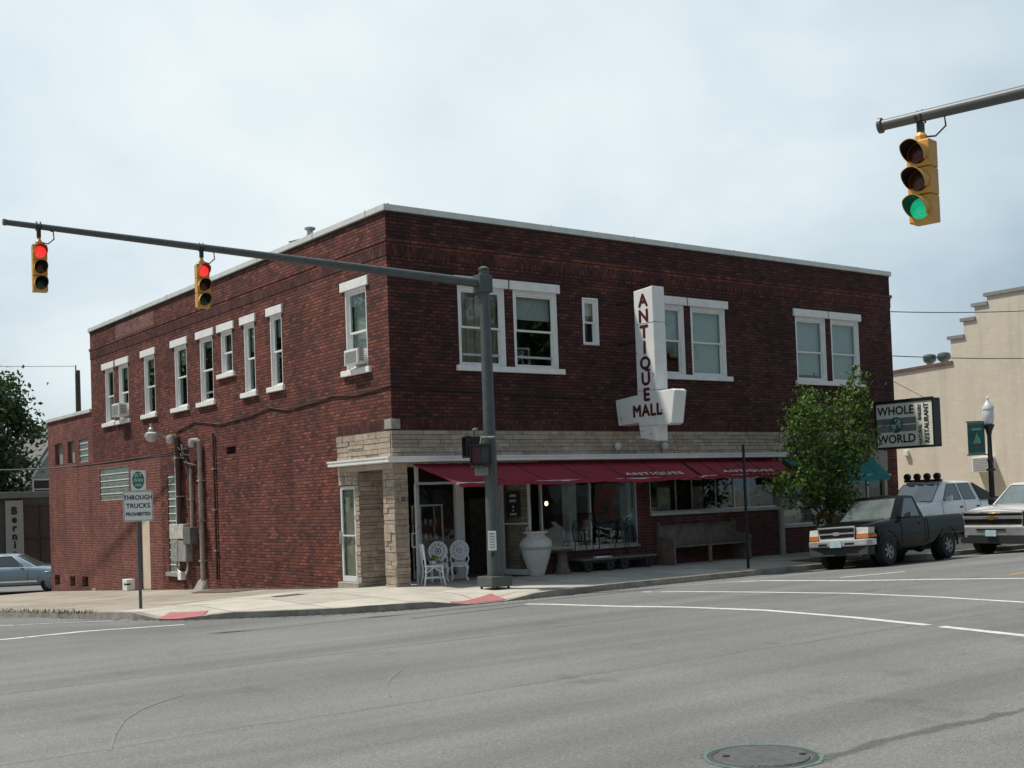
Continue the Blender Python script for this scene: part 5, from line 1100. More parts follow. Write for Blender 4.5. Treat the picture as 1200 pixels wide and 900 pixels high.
a = MB(); a.lathe([(0, 1.64), (.035, 1.66), (.045, 1.7), (.03, 1.75), (0, 1.76)], (5.0, 1.0, 0), 10); b = MB(); b.tube([(5.0, 1.0, 1.76), (5.0, 1.0, 2.86)], .008, 5); ithing('hanging_bulb', 'small lit bulb hanging inside the first display window', 'lamp', [('bulb', a, emit('lit_bulb', (1, .85, .6), 4.0)), ('cord', b, M_CABLE)], (5, 1, 2.8))
a = MB(); a.box((4.2, 3.2, .04), (5.6, 3.6, 1.9)); b = MB()
for z in (.5, .95, 1.4): b.box((4.25, 3.15, z), (5.55, 3.199, z + .04))
ithing('hutch', 'dark wooden hutch standing deep inside the first display window', 'cabinet', [('body', a, M_DARKWOOD), ('shelf_edge', b, M_LIGHTWOOD)], (4.9, 3.4, .04))
for i, (x, z, w_, h_, c, lab) in enumerate(((8.2, 1.42, .5, .6, (0.4, .38, .33), 'pale framed picture leaning inside the bench window at its left'), (9.5, 1.40, .42, .62, (.3, .25, .2), 'brown framed picture leaning in the middle of the bench window'), (11.0, 1.40, .45, .55, (.36, .13, .07), 'orange red picture leaning inside the bench window at its right'))):
    a = MB(); a.box((x, .4, z - .04), (x + w_, .43, z + h_)); b = MB(); b.box((x + .04, .392, z), (x + w_ - .04, .3985, z + h_ - .04)); ithing('framed_picture', lab, 'picture', [('frame', a, M_LIGHTWOOD), ('canvas', b, simple('picture_paint_%s' % 'abc'[i], c, .6, var=.5, scale=9))], (x + .2, .41, 1.36))
a = MB(); a.box((7.7, .3, .04), (12.3, .8, 1.355)); tag(a.build('display_plinth', M_DARKWOOD), 'long dark plinth inside the window above the pew', 'shelf')
a = MB()
for x in (8.75, 9.35, 10.25, 11.55): a.box((x, .26, 1.37), (x + .035, .29, 2.3))
tag(a.build('display_rack', M_STONEWARE), 'row of thin pale upright rods inside the window above the pew', 'rack')
# newspaper boxes by the tree
def newsbox(x, y, mt, lab, h=1.12):
    t = thing('newspaper_box', lab, 'newspaper box', (x, y, zwalk(x, y))); z = zwalk(x, y)
    m_ = MB(); m_.box((x - .2, y - .2, z + .32), (x + .2, y + .2, z + h)); m_.build('body', mt, t, bevel=.02)
    m_ = MB(); m_.box((x - .05, y - .05, z), (x + .05, y + .05, z + .32)); m_.box((x - .19, y - .19, z), (x + .19, y + .19, z + .03)); m_.build('stand', M_IRON, t)
    m_ = MB(); m_.box((x - .204, y - .14, z + .68), (x - .199, y + .14, z + 1.0)); m_.build('window', M_PAPER, t)
newsbox(12.78, -1.4, simple('red_enamel', (0.42, 0.02, 0.03), .4), 'red newspaper box half hidden behind the street tree leaves')
newsbox(13.3, -1.3, simple('pale_grey_enamel', (0.34, 0.36, 0.34), .4), 'pale grey newspaper box just right of the red one')

# ---------------------------------------------------------------- vehicles (local x forward, y left, z up)
M_CHROME = simple('chrome', (0.75, 0.75, 0.74), 0.12, metal=0.75, var=0.05)
M_DULLCHROME = simple('scuffed_chrome', (0.62, 0.62, 0.60), 0.22, metal=0.55, var=0.15)
M_LAMP = simple('clear_headlamp', (0.58, 0.57, 0.48), 0.12, var=0.2, scale=20, coat=1.0)
M_AMBER = simple('amber_lamp', (0.55, 0.16, 0.03), 0.15, var=0.2, scale=18, coat=1.0)
M_PLATE = simple('number_plate', (0.42, 0.58, 0.62), 0.45, var=0.2, scale=9)
M_PLASTIC = simple('dark_grey_plastic', (0.028, 0.029, 0.031), 0.6, var=0.2)
M_RIM = simple('alloy_rim', (0.24, 0.24, 0.235), 0.4, metal=0.7, var=0.15, scale=10)
M_UNDER = simple('underbody', (0.01, 0.01, 0.01), 0.9)
def paint(name, c, metal=0.0, rough=0.2): return simple(name, c, rough, metal=metal, var=0.05, scale=2, coat=0.9 if sum(c) > .2 else .06, spec=.5 if sum(c) > .2 else .17, dirt=.15 if sum(c) > .2 else 0, dirtcol=tuple(v * .8 + .05 for v in c))
def loft(stations):
    m_ = MB(); rings = []
    for x, w_, zb, zt, cr in stations:
        half = [(w_ * .80, zb), (w_ * .93, zb + .05), (w_ * .985, zb + (zt - zb) * .28), (w_, zb + (zt - zb) * .55), (w_ * .985, zb + (zt - zb) * .80), (w_ * .955, zt - (zt - zb) * .07), (w_ * .90, zt + cr * .1), (w_ * .70, zt + cr * .6), (w_ * .35, zt + cr * .93)]
        prof = [(0, zb)] + half + [(0, zt + cr)]
        ring = [(x, y, z) for y, z in prof] + [(x, -y, z) for y, z in reversed(half)]
        rings.append([m_.bm.verts.new(p) for p in ring])
    for a, b in zip(rings, rings[1:]):
        n = len(a)
        for k in range(n): m_.bm.faces.new((a[k], a[(k + 1) % n], b[(k + 1) % n], b[k]))
    m_.bm.faces.new(rings[0]); m_.bm.faces.new(rings[-1][::-1]); return m_
def wheel(t, x, y, r_, wd, side, style='alloy', spokes=5):
    m_ = MB(); s = side
    m_.lathe([(r_ * .56, -wd / 2), (r_ * .92, -wd / 2), (r_ * .985, -wd * .36), (r_, -wd * .2), (r_, wd * .2), (r_ * .985, wd * .36), (r_ * .92, wd / 2), (r_ * .56, wd / 2)], (x, y, r_), 34, 'y')
    w_ = m_.build('wheel', M_RUBBER, t, local=True, smooth=True)
    o = wd / 2 * s
    m_ = MB(); m_.lathe([(r_ * .59, o * .98), (r_ * .56, o * 1.0), (r_ * .52, o * .80), (r_ * .50, o * .45), (0, o * .42)], (x, y, r_), 30, 'y'); m_.lathe([(0, o * .9), (r_ * .13, o * .88), (r_ * .16, o * .5)], (x, y, r_), 14, 'y')
    for k in range(spokes):
        a = 2 * math.pi * k / spokes + .3; c, q = math.cos(a), math.sin(a); wv = r_ * (.085 if spokes > 5 else .12)
        pts = []
        for rr, hh in ((.12, wv * 1.0), (.58, wv * 1.25)):
            for sg in (-1, 1):
                for yy in (.5, .86): pts.append((x + rr * r_ * c - sg * hh * q, y + o * yy, r_ + rr * r_ * q + sg * hh * c))
        m_.hexa([pts[0], pts[4], pts[6], pts[2], pts[1], pts[5], pts[7], pts[3]])
    m_.build('rim', M_RIM, w_, local=True, smooth=True)
def greenhouse(t, mt, front, topf, topr, rear, zb, zt, wb, wt, sidewins, name='cab', crown=.03, glassm=None, wsm=0.06):
    """front/rear: x at belt, topf/topr: x at roof; windows as glass panels let into the frames"""
    def ring(x0, x1, w_, z, ch):                # x0 front, x1 rear
        return [(x0, w_ - ch, z), (x0 + (.02), 0, z), (x0, -w_ + ch, z), (x0 - ch, -w_, z), (x1 + ch, -w_, z), (x1, -w_ + ch, z), (x1, 0, z), (x1, w_ - ch, z), (x1 + ch, w_, z), (x0 - ch, w_, z)]
    m_ = MB(); rs = [ring(front, rear, wb, zb, .07), ring(topf, topr, wt, zt - .03, .07), ring(topf - .06, topr + .05, wt - .06, zt, .07), ring(topf - .3, topr + .25, wt - .3, zt + crown, .07)]
    rs = [[m_.bm.verts.new(p) for p in r_] for r_ in rs]
    for a, b in zip(rs, rs[1:]):
        for k in range(10): m_.bm.faces.new((a[k], a[(k + 1) % 10], b[(k + 1) % 10], b[k]))
    m_.bm.faces.new(rs[0][::-1]); m_.bm.faces.new(rs[-1])
    cabo = m_.build(name, mt, t, local=True, smooth=True, bevel=.02)
    gm = glassm or M_CARG; zr = zt - .03
    def sideP(x, z, s, off): f = (z - zb) / (zr - zb); return (x, s * (wb + (wt - wb) * f + off), z)
    for s in (-1, 1):
        for poly in sidewins:
            m_ = MB(); o = [sideP(x, z, s, .006) for x, z in poly]; i = [sideP(x, z, s, -.02) for x, z in poly]; n = len(poly)
            m_.face(o); m_.face(i[::-1])
            for k in range(n): m_.face([o[k], o[(k + 1) % n], i[(k + 1) % n], i[k]])
            m_.build('side_window', gm, cabo, local=True)
            q = MB(); q.tube([sideP(x, z, s, .006) for x, z in poly + poly[:1]], .012, 5); q.build('window_seal', M_PLASTIC, cabo, local=True)
    def frontP(u, f, x0, x1, off): w_ = (wb + (wt - wb) * f - .07); return (x0 + (x1 - x0) * f + off + .02 * (1 - abs(u)) * (1 if off > 0 else 0), u * w_, zb + (zr - zb) * f + .004)
    for nm, x0, x1, off, lo, hi in (('windscreen', front, topf, .006, .06, .93), ('rear_window', rear, topr, -.006, .12, .9)):
        m_ = MB(); us = (-.93, 0, .93); 
        for ua, ub in zip(us, us[1:]): m_.face([frontP(ua, lo, x0, x1, off), frontP(ub, lo, x0, x1, off), frontP(ub, hi, x0, x1, off), frontP(ua, hi, x0, x1, off)])
        m_.build(nm, M_WSG, cabo, local=True, flip=False)
        q = MB(); q.tube([frontP(u, f, x0, x1, off) for u, f in ((-.93, lo), (0, lo), (.93, lo), (.93, hi), (0, hi), (-.93, hi), (-.93, lo))], .014, 5); q.build('window_seal', M_PLASTIC, cabo, local=True)
    if name == 'cab':
        q = MB()
        for y in (-.35, .3): q.tube([(front + .03, y, zb + .03), (front - .1 + (topf - front) * .06, y + .38, zb + .085)], .009, 5)
        q.build('wiper', M_BLACK, cabo, local=True)
    return cabo
M_CARG = simple('dark_tinted_glass', (0.035, 0.045, 0.045), 0.03, var=0.1, spec=0.9, coat=1.0)
M_WSG = simple('grey_windscreen_glass', (0.12, 0.145, 0.142), 0.04, var=0.3, scale=1.5, spec=1.0, coat=1.0)
def seam(t, pts, mt=None, r_=.006): q = MB(); q.tube(pts, r_, 4); q.build('panel_gap', mt or M_BLACK, t, local=True)
def body(t, mt, st, wheels, rw, arch, bed=None):
    o = loft(st).build('body', mt, t, local=True, smooth=True)
    W_ = max(s[1] for s in st)
    for x in wheels:
        for s in (-1, 1):
            c = MB(); c.lathe([(0, s * (W_ - .34)), (arch, s * (W_ - .34)), (arch, s * (W_ + .2)), (0, s * (W_ + .2))], (x, 0, rw + .01), 30, 'y'); boolean(o, c.build('cutter', mt))
            q = MB(); q.lathe([(arch - .004, s * (W_ - .30)), (arch - .004, s * (W_ - .055))], (x, 0, rw + .01), 28, 'y', a0=-.15, a1=math.pi + .15); q.lathe([(0, s * (W_ - .30)), (arch - .004, s * (W_ - .30))], (x, 0, rw + .01), 28, 'y'); q.build('wheel_well', M_UNDER, t, local=True)
            q = MB(); q.lathe([(arch, s * (W_ * .965)), (arch + .035, s * (W_ + .012)), (arch + .05, s * (W_ * .985))], (x, 0, rw + .01), 28, 'y', a0=-.05, a1=math.pi + .05); q.build('arch_lip', mt, t, local=True, smooth=True)
    if bed: c = MB(); c.box(*bed); boolean(o, c.build('cutter', mt))
    o.data.set_sharp_from_angle(angle=R(40))
    b = o.modifiers.new('edge', 'BEVEL'); b.width = .03; b.segments = 3; b.limit_method = 'ANGLE'; b.angle_limit = R(48); b.use_clamp_overlap = True
    return o
# --- small black pickup
def pickup(loc, rz, lab):
    t = thing('pickup_truck', lab, 'pickup truck', loc, rz); mt = paint('black_car_paint', (0.006, 0.0065, 0.007), 0.0, 0.08)
    # x = 0 front bumper, negative backwards
    st = [(-.17, .74, .42, .93, .03), (-.25, .80, .36, .97, .045), (-.5, .85, .34, 1.02, .06), (-.9, .87, .34, 1.05, .07), (-1.42, .875, .34, 1.09, .05), (-1.6, .875, .33, 1.10, .0), (-2.7, .875, .33, 1.10, .0), (-2.78, .87, .36, 1.10, 0), (-4.0, .87, .40, 1.11, 0), (-4.62, .86, .44, 1.11, 0)]
    rw = .345; body(t, mt, st, (-.86, -3.69), rw, .43, ((-4.55, -.72, .75), (-2.9, .72, 1.5)))
    greenhouse(t, mt, -1.30, -1.93, -2.58, -2.76, 1.07, 1.66, .82, .66, [[(-1.62, 1.12), (-2.06, 1.585), (-2.44, 1.585), (-2.52, 1.12)]])
    for x in (-.86, -3.69):
        for s in (-1, 1): wheel(t, x, s * .755, rw, .23, s, spokes=6)
    q = MB(); q.prism([(-.34, -.885), (-.16, -.87), (-.04, -.78), (.03, -.4), (.04, 0), (.03, .4), (-.04, .78), (-.16, .87), (-.34, .885), (-.34, .8), (-.2, 0), (-.34, -.8)], lambda a, b, d: (a, b, d), .52, .68); q.build('front_bumper', M_DULLCHROME, t, local=True, bevel=.03)
    q = MB(); q.hexa([(-.02, -.80, .30), (-.02, .80, .30), (-.3, .84, .30), (-.3, -.84, .30), (-.06, -.80, .515), (-.06, .80, .515), (-.25, .86, .515), (-.25, -.86, .515)]); q.build('air_dam', M_PLASTIC, t, local=True, bevel=.02)
    q = MB()
    for s in (-1, 1): q.box((.0, s * .36 - .12, .56), (.038, s * .36 + .12, .61))
    q.build('bumper_slot', M_BLACK, t, local=True)
    q = MB(); q.box((.03, -.155, .51), (.052, .155, .665)); q.build('number_plate', M_PLATE, t, local=True)
    q = MB()
    q.prism([(-.46, .70), (.46, .70), (.49, .96), (-.49, .96)], lambda a, b, d: (d, a, b), -.14, -.055); q.build('grille_opening', M_BLACK, t, local=True)
    q = MB()
    for pts in ([(-.47, .70), (-.50, .97), (.50, .97), (.47, .70), (-.47, .70)],): q.tube([(-.05, a, b) for a, b in pts], .03, 6)
    q.box((-.06, -.47, .815), (-.035, .47, .85)); q.build('grille_surround', M_CHROME, t, local=True)
    q = MB()
    for z in (.75, .785, .885, .92): q.box((-.075, -.46, z), (-.056, .46, z + .012))
    q.build('grille_bar', M_PLASTIC, t, local=True)
    q = MB(); q.prism([(.11 * math.cos(k * math.pi / 12), .83 + .045 * math.sin(k * math.pi / 12)) for k in range(24)], lambda a, b, d: (d, a, b), -.034, -.022); q.build('emblem', M_CHROME, t, local=True)
    for s in (-1, 1):
        q = MB(); q.hexa([(-.055, s * .515, .80), (-.11, s * .80, .80), (-.3, s * .855, .80), (-.2, s * .515, .80), (-.085, s * .515, .955), (-.15, s * .80, .945), (-.33, s * .85, .94), (-.2, s * .515, .955)]); q.build('headlight', M_LAMP, t, local=True)
        q = MB(); q.hexa([(-.045, s * .515, .70), (-.10, s * .81, .70), (-.38, s * .87, .715), (-.2, s * .515, .70), (-.055, s * .515, .795), (-.11, s * .805, .795), (-.34, s * .865, .795), (-.2, s * .515, .795)]); q.build('indicator', M_AMBER, t, local=True)
        q = MB(); q.hexa([(-1.66, s * .86, 1.10), (-1.62, s * 1.03, 1.11), (-1.70, s * 1.03, 1.11), (-1.74, s * .86, 1.10), (-1.66, s * .86, 1.20), (-1.62, s * 1.03, 1.25), (-1.70, s * 1.03, 1.25), (-1.74, s * .86, 1.20)]); q.build('mirror', M_PLASTIC, t, local=True, bevel=.02)
        seam(t, [(-1.50, s * .872, .42), (-1.50, s * .884, .75), (-1.48, s * .86, 1.08)]); seam(t, [(-2.58, s * .872, .42), (-2.60, s * .884, .75), (-2.60, s * .855, 1.08)]); seam(t, [(-1.5, s * .866, .40), (-2.58, s * .866, .40)])
        seam(t, [(-2.745, s * .872, .40), (-2.745, s * .884, .75), (-2.745, s * .845, 1.10)], None, .009); seam(t, [(-.95, s * .885, .62), (-4.55, s * .886, .66)], mt, .011)
        q = MB(); q.box((-2.5, s * .872, .93), (-2.34, s * .897, .965)); q.build('door_handle', M_BLACK, t, local=True, bevel=.008)
    q = MB(); q.box((-4.7, -.86, .48), (-4.6, .86, .62)); q.build('rear_bumper', M_DULLCHROME, t, local=True, bevel=.02)
    q = MB(); q.tube([(-3.69, -.6, .34), (-3.69, .6, .34)], .06, 8); q.lathe([(0, -.13), (.12, -.1), (.15, 0), (.12, .1), (0, .13)], (-3.69, .05, .34), 12, 'y'); q.box((-2.4, .1, .24), (-1.7, .45, .36)); q.tube([(-1.6, -.3, .27), (-3.2, -.3, .3)], .05, 7); q.box((-3.1, .3, .28), (-2.6, .7, .42)); q.build('underbody', M_UNDER, t, local=True)
    return t
k_ = pickup((9.57, -4.26, ROAD + .055), R(185.5), 'small black pickup truck with amber corner lamps parked at the kerb behind the tree')
k_.rotation_euler = (R(3.2), 0, R(185.5))
# --- big silver pickup
def bigpickup(loc, rz, lab):
    t = thing('pickup_truck', lab, 'pickup truck', loc, rz); mt = paint('silver_car_paint', (0.56, 0.55, 0.53), .15, .3)
    st = [(-.17, .88, .52, 1.13, .03), (-.27, .95, .48, 1.17, .05), (-.6, .99, .44, 1.23, .07), (-1.2, 1.0, .44, 1.27, .07), (-1.62, 1.0, .44, 1.29, .04), (-1.8, 1.0, .44, 1.30, 0), (-4.2, 1.0, .44, 1.30, 0), (-4.25, 1.0, .46, 1.32, 0), (-5.85, .99, .52, 1.33, 0)]
    rw = .39; body(t, mt, st, (-1.0, -4.65), rw, .47, ((-5.78, -.82, .85), (-4.35, .82, 1.6)))
    greenhouse(t, mt, -1.52, -2.25, -3.9, -4.15, 1.27, 1.90, .93, .74, [[(-1.95, 1.33), (-2.38, 1.83), (-2.95, 1.83), (-2.98, 1.33)], [(-3.10, 1.33), (-3.06, 1.83), (-3.72, 1.83), (-3.86, 1.33)]])
    for x in (-1.0, -4.65):
        for s in (-1, 1): wheel(t, x, s * .86, rw, .26, s, spokes=5)
    q = MB(); q.prism([(-.86, .74), (.86, .74), (.90, .80), (.90, 1.15), (-.90, 1.15), (-.90, .80)], lambda a, b, d: (d, a, b), -.2, -.07); q.build('grille_opening', M_BLACK, t, local=True)
    q = MB()
    q.box((-.075, -.88, .955), (-.03, .88, 1.035)); q.build('grille_bar', M_CHROME, t, local=True, bevel=.012)
    q = MB(); q.tube([(-.075, a, b) for a, b in ((-.84, .77), (-.86, 1.14), (.86, 1.14), (.84, .77), (-.84, .77))], .035, 6); q.build('grille_surround', M_CHROME, t, local=True)
    q = MB()
    for z in (.82, .86, .90, 1.06, 1.10): q.box((-.1, -.82, z), (-.08, .82, z + .014))
    q.build('grille_mesh', M_PLASTIC, t, local=True)
    q = MB(); q.prism([(-.17, .965), (-.06, .965), (-.045, .94), (.065, .94), (.05, .965), (.16, .965), (.18, 1.025), (.065, 1.025), (.05, 1.05), (-.06, 1.05), (-.045, 1.025), (-.155, 1.025)], lambda a, b, d: (d, a, b), -.03, -.008); q.build('emblem', simple('gold_emblem', (0.5, 0.28, 0.07), .3, metal=.7), t, local=True)
    q = MB(); q.hexa([(.02, -.97, .50), (.02, .97, .50), (-.3, 1.0, .52), (-.3, -1.0, .52), (.05, -.95, .76), (.05, .95, .76), (-.25, 1.0, .77), (-.25, -1.0, .77)]); q.build('front_bumper', M_DULLCHROME, t, local=True, bevel=.03)
    q = MB(); q.box((.01, -.42, .66), (.056, .42, .70)); q.build('bumper_slot', M_BLACK, t, local=True)
    q = MB(); q.hexa([(.0, -.93, .30), (.0, .93, .30), (-.4, .95, .30), (-.4, -.95, .30), (.025, -.96, .57), (.025, .96, .57), (-.3, .99, .58), (-.3, -.99, .58)]); q.build('air_dam', M_PLASTIC, t, local=True, bevel=.02)
    q = MB(); q.box((.04, -.155, .50), (.062, .155, .665)); q.build('number_plate', M_PLATE, t, local=True)
    for s in (-1, 1):
        q = MB(); q.hexa([(-.06, s * .90, .80), (-.15, s * 1.0, .80), (-.42, s * 1.012, .82), (-.2, s * .90, .80), (-.09, s * .90, 1.15), (-.2, s * .985, 1.15), (-.46, s * 1.0, 1.14), (-.2, s * .90, 1.15)]); q.build('headlight', M_LAMP, t, local=True)
        q = MB(); q.hexa([(-2.02, s * .95, 1.30), (-1.95, s * 1.24, 1.30), (-2.06, s * 1.24, 1.30), (-2.13, s * .95, 1.30), (-2.02, s * .95, 1.42), (-1.95, s * 1.24, 1.52), (-2.06, s * 1.24, 1.52), (-2.13, s * .95, 1.42)]); q.build('mirror', M_PLASTIC, t, local=True, bevel=.03)
        seam(t, [(-1.82, s * .995, .5), (-1.82, s * 1.01, .85), (-1.78, s * .98, 1.28)]); seam(t, [(-3.03, s * .995, .5), (-3.03, s * 1.01, .85), (-3.03, s * .97, 1.28)]); seam(t, [(-4.2, s * .995, .5), (-4.22, s * 1.01, .85), (-4.22, s * .97, 1.3)])
    seam(t, [(-.24, -.9, 1.17), (-.2, 0, 1.225), (-.24, .9, 1.17)])
    return t
bigpickup((15.95, -4.32, ROAD + .03), R(181), 'large silver pickup truck with chrome grille cut by the right edge of the photo')
# --- white pickup with roof lamps
def crewtruck(loc, rz, lab):
    t = thing('pickup_truck', lab, 'pickup truck', loc, rz); mt = paint('white_car_paint', (0.80, 0.81, 0.81))
    st = [(-.10, .88, .5, 1.08, .03), (-.25, .95, .46, 1.12, .05), (-.8, .99, .44, 1.18, .06), (-1.6, 1.0, .44, 1.22, .04), (-1.8, 1.0, .44, 1.24, 0), (-4.3, 1.0, .44, 1.24, 0), (-5.6, .97, .5, 1.22, 0)]
    rw = .38; body(t, mt, st, (-1.0, -4.3), rw, .46)
    cab = greenhouse(t, mt, -1.48, -2.25, -3.75, -5.1, 1.21, 1.86, .93, .74, [[(-1.95, 1.28), (-2.40, 1.78), (-2.85, 1.78), (-2.95, 1.28)], [(-3.08, 1.28), (-2.98, 1.78), (-3.60, 1.78), (-3.78, 1.28)]])
    for s in (-1, 1):
        q = MB(); q.hexa([(-4.0, s * .90, 1.24), (-5.4, s * .90, 1.22), (-5.4, s * .965, 1.22), (-4.0, s * .965, 1.24), (-3.8, s * .72, 1.80), (-4.9, s * .84, 1.36), (-4.9, s * .90, 1.36), (-3.8, s * .80, 1.80)]); q.build('sail_panel', M_PLASTIC, t, local=True)
        q = MB(); q.hexa([(-2.02, s * .95, 1.25), (-1.95, s * 1.2, 1.25), (-2.06, s * 1.2, 1.25), (-2.13, s * .95, 1.25), (-2.02, s * .95, 1.36), (-1.95, s * 1.2, 1.44), (-2.06, s * 1.2, 1.44), (-2.13, s * .95, 1.36)]); q.build('mirror', mt, t, local=True, bevel=.03)
        seam(t, [(-1.82, s * .995, .5), (-1.82, s * 1.01, .85), (-1.78, s * .98, 1.23)]); seam(t, [(-3.03, s * .995, .5), (-3.03, s * 1.01, .85), (-3.03, s * .97, 1.23)]); seam(t, [(-3.95, s * .995, .5), (-3.95, s * 1.01, .85), (-3.95, s * .97, 1.23)])
        for x in (-2.8, -3.75): q = MB(); q.box((x - .1, s * .99, 1.02), (x + .06, s * 1.02, 1.07)); q.build('door_handle', M_PLASTIC, t, local=True, bevel=.01)
    for x in (-1.0, -4.3):
        for s in (-1, 1): wheel(t, x, s * .86, rw, .26, s, spokes=5)
    q = MB(); q.box((-2.36, -.66, 1.87), (-2.24, .66, 1.95)); lb = q.build('light_bar', M_BLACK, t, local=True)
    for y in (-.54, -.18, .18, .54):
        q = MB(); q.lathe([(0, -2.19), (.10, -2.19), (.115, -2.22), (.115, -2.30), (.06, -2.36), (0, -2.36)], (0, y, 2.04), 18, 'x'); q.build('roof_lamp', M_BLACK, lb, local=True)
    q = MB(); q.box((-.12, -.8, .8), (-.05, .8, 1.05)); q.build('grille', M_PLASTIC, t, local=True)
    q = MB(); q.box((-.2, -.95, .5), (.0, .95, .75)); q.build('front_bumper', M_PLASTIC, t, local=True, bevel=.03)
    for s in (-1, 1): q = MB(); q.box((-.3, s * .82, .85), (-.06, s * .97, 1.06)); q.build('headlight', M_LAMP, t, local=True, bevel=.02)
    return t
crewtruck((17.72, .47, 0.03), R(181), 'white crew cab pickup with four round roof lamps parked beside the tan building')
# --- pale blue sedan
def sedan(loc, rz, lab):
    t = thing('sedan_car', lab, 'car', loc, rz); mt = paint('grey_blue_car_paint', (0.22, 0.30, 0.36), .2, .3)
    st = [(-.05, .78, .38, .70, .03), (-.15, .86, .30, .76, .05), (-.6, .93, .26, .84, .06), (-1.3, .95, .25, .92, .05), (-1.6, .95, .25, .95, .0), (-3.6, .95, .25, .97, 0), (-4.4, .95, .27, .98, .02), (-5.1, .92, .32, .95, .03), (-5.35, .85, .4, .85, .03)]
    rw = .33; body(t, mt, st, (-.98, -3.92), rw, .39)
    greenhouse(t, mt, -1.45, -2.25, -3.55, -4.35, .94, 1.42, .86, .64, [[(-1.95, .99), (-2.38, 1.35), (-2.82, 1.35), (-2.86, .99)], [(-2.96, .99), (-2.92, 1.35), (-3.40, 1.35), (-3.75, 1.1), (-3.8, .99)]])
    for x in (-.98, -3.92):
        for s in (-1, 1): wheel(t, x, s * .82, rw, .22, s, spokes=7)
    for s in (-1, 1):
        q = MB(); q.hexa([(-1.95, s * .88, .98), (-1.9, s * 1.08, .98), (-1.99, s * 1.08, .98), (-2.05, s * .88, .98), (-1.95, s * .88, 1.06), (-1.9, s * 1.08, 1.11), (-1.99, s * 1.08, 1.11), (-2.05, s * .88, 1.06)]); q.build('mirror', mt, t, local=True, bevel=.02)
        seam(t, [(-1.75, s * .945, .32), (-1.75, s * .96, .6), (-1.72, s * .93, .94)]); seam(t, [(-2.91, s * .945, .32), (-2.91, s * .96, .6), (-2.91, s * .92, .95)]); seam(t, [(-3.75, s * .945, .5), (-3.8, s * .96, .65), (-3.9, s * .92, .95)])
        q = MB(); q.box((-3.5, s * .955, .40), (-1.4, s * .972, .46)); q.build('rub_strip', M_CHROME, t, local=True)
        q = MB(); q.box((-.3, s * .55, .58), (-.07, s * .86, .70)); q.build('headlight', M_LAMP, t, local=True, bevel=.02)
    q = MB(); q.box((-.25, -.88, .36), (.03, .88, .54)); q.build('front_bumper', mt, t, local=True, bevel=.03)
    q = MB(); q.box((-.12, -.5, .58), (-.04, .5, .70)); q.build('grille', M_CHROME, t, local=True)
    return t
k_ = sedan((1.72, 27.5, zroad(0, 27.5) + .05), R(-30), 'pale blue grey sedan parked in front of the store with the vertical sign')
k_.scale = (1.07, 1.07, 1.09)

# ---------------------------------------------------------------- road markings and paving details
def strip(name, pts, wd, mt, z=None, dz=.004, zf_=None):
    m_ = MB(); P = [Vector((a, b)) for a, b in pts]; fine = []
    for a, b in zip(P, P[1:]):
        n = max(1, int((b - a).length / .6)); fine += [a.lerp(b, k / n) for k in range(n)]
    fine.append(P[-1]); L_, R_ = [], []; rnd = random.Random(len(name) + int(pts[0][0] * 10)); f = zf_ or zroad
    for i, p in enumerate(fine):
        t = (fine[min(i + 1, len(fine) - 1)] - fine[max(i - 1, 0)]).normalized(); n = Vector((-t.y, t.x)); w_ = wd / 2 * (1 + rnd.uniform(-.07, .07))
        L_.append(p + n * w_); R_.append(p - n * w_)
    for a, b, c, e_ in zip(L_, L_[1:], R_[1:], R_): m_.face([(q.x, q.y, f(q.x, q.y) + dz) for q in (a, b, c, e_)])
    return structure(m_.build(name, mt, None, flip=False))
strip('crosswalk_line', [(-.55, -5.3), (-.26, -6.49), (.0, -7.33), (.42, -8.26), (.75, -9.78), (.62, -11.56), (.37, -12.95)], .17, M_PAINTLINE)
strip('crosswalk_line', [(.32, -13.18), (.05, -14.5), (-.3, -17), (-.5, -19)], .17, M_PAINTLINE)
strip('crosswalk_line', [(2.3, -5.3), (2.63, -6.07), (3.12, -7.18), (3.8, -9.03), (3.9, -10.75), (3.77, -12.33), (3.6, -15)], .15, M_PAINTLINE)
strip('stop_line', [(5.0, -5.0), (5.4, -5.6), (6.15, -7.3), (7.1, -8.5), (7.99, -9.87), (8.6, -11.5)], .2, M_PAINTLINE)
strip('parking_line', [(4.35, -4.1), (4.8, -4.8), (5.45, -5.3)], .1, M_PAINTLINE)
strip('parking_line', [(6.73, -6.54), (7.7, -6.63), (8.69, -6.7)], .1, M_PAINTLINE)
strip('centre_line', [(8.75, -9.1), (30, -9.1)], .12, M_YLINE); strip('centre_line', [(8.9, -9.4), (30, -9.4)], .12, M_YLINE)
strip('side_crosswalk_line', [(-12.8, -3.2), (-8.89, -2.86), (-8.22, -2.74), (-7.38, -2.17), (-6.51, -1.82), (-5.6, -2.0)], .13, M_PAINTLINE)
strip('side_crosswalk_line', [(-12.8, -.9), (-8.25, -.24), (-7.29, 0.06), (-6.2, .0)], .10, M_PAINTLINE)
strip('tyre_mark', [(-10.52, -12.89), (-10.27, -12.25), (-9.97, -11.61), (-9.64, -11.13), (-9.3, -10.79), (-9.01, -10.59)], .03, M_TYREMARK)
strip('tyre_mark', [(-7.61, -12.38), (-7.3, -11.78), (-6.96, -11.29), (-6.53, -10.82)], .025, M_TYREMARK)
strip('tyre_mark', [(-3.29, -5.79), (-1.87, -5.7), (-0.68, -5.58)], .05, M_TYREMARK)
def patch(name, poly, mt, dz=.014, zf_=zwalk, step=.1):
    return sheet(name, poly, zf_, mt, dz=dz, step=step)
patch('tactile_paving', [(-.72, -3.12), (-.86, -3.40), (.42, -3.40), (.55, -2.72)], M_PAD)
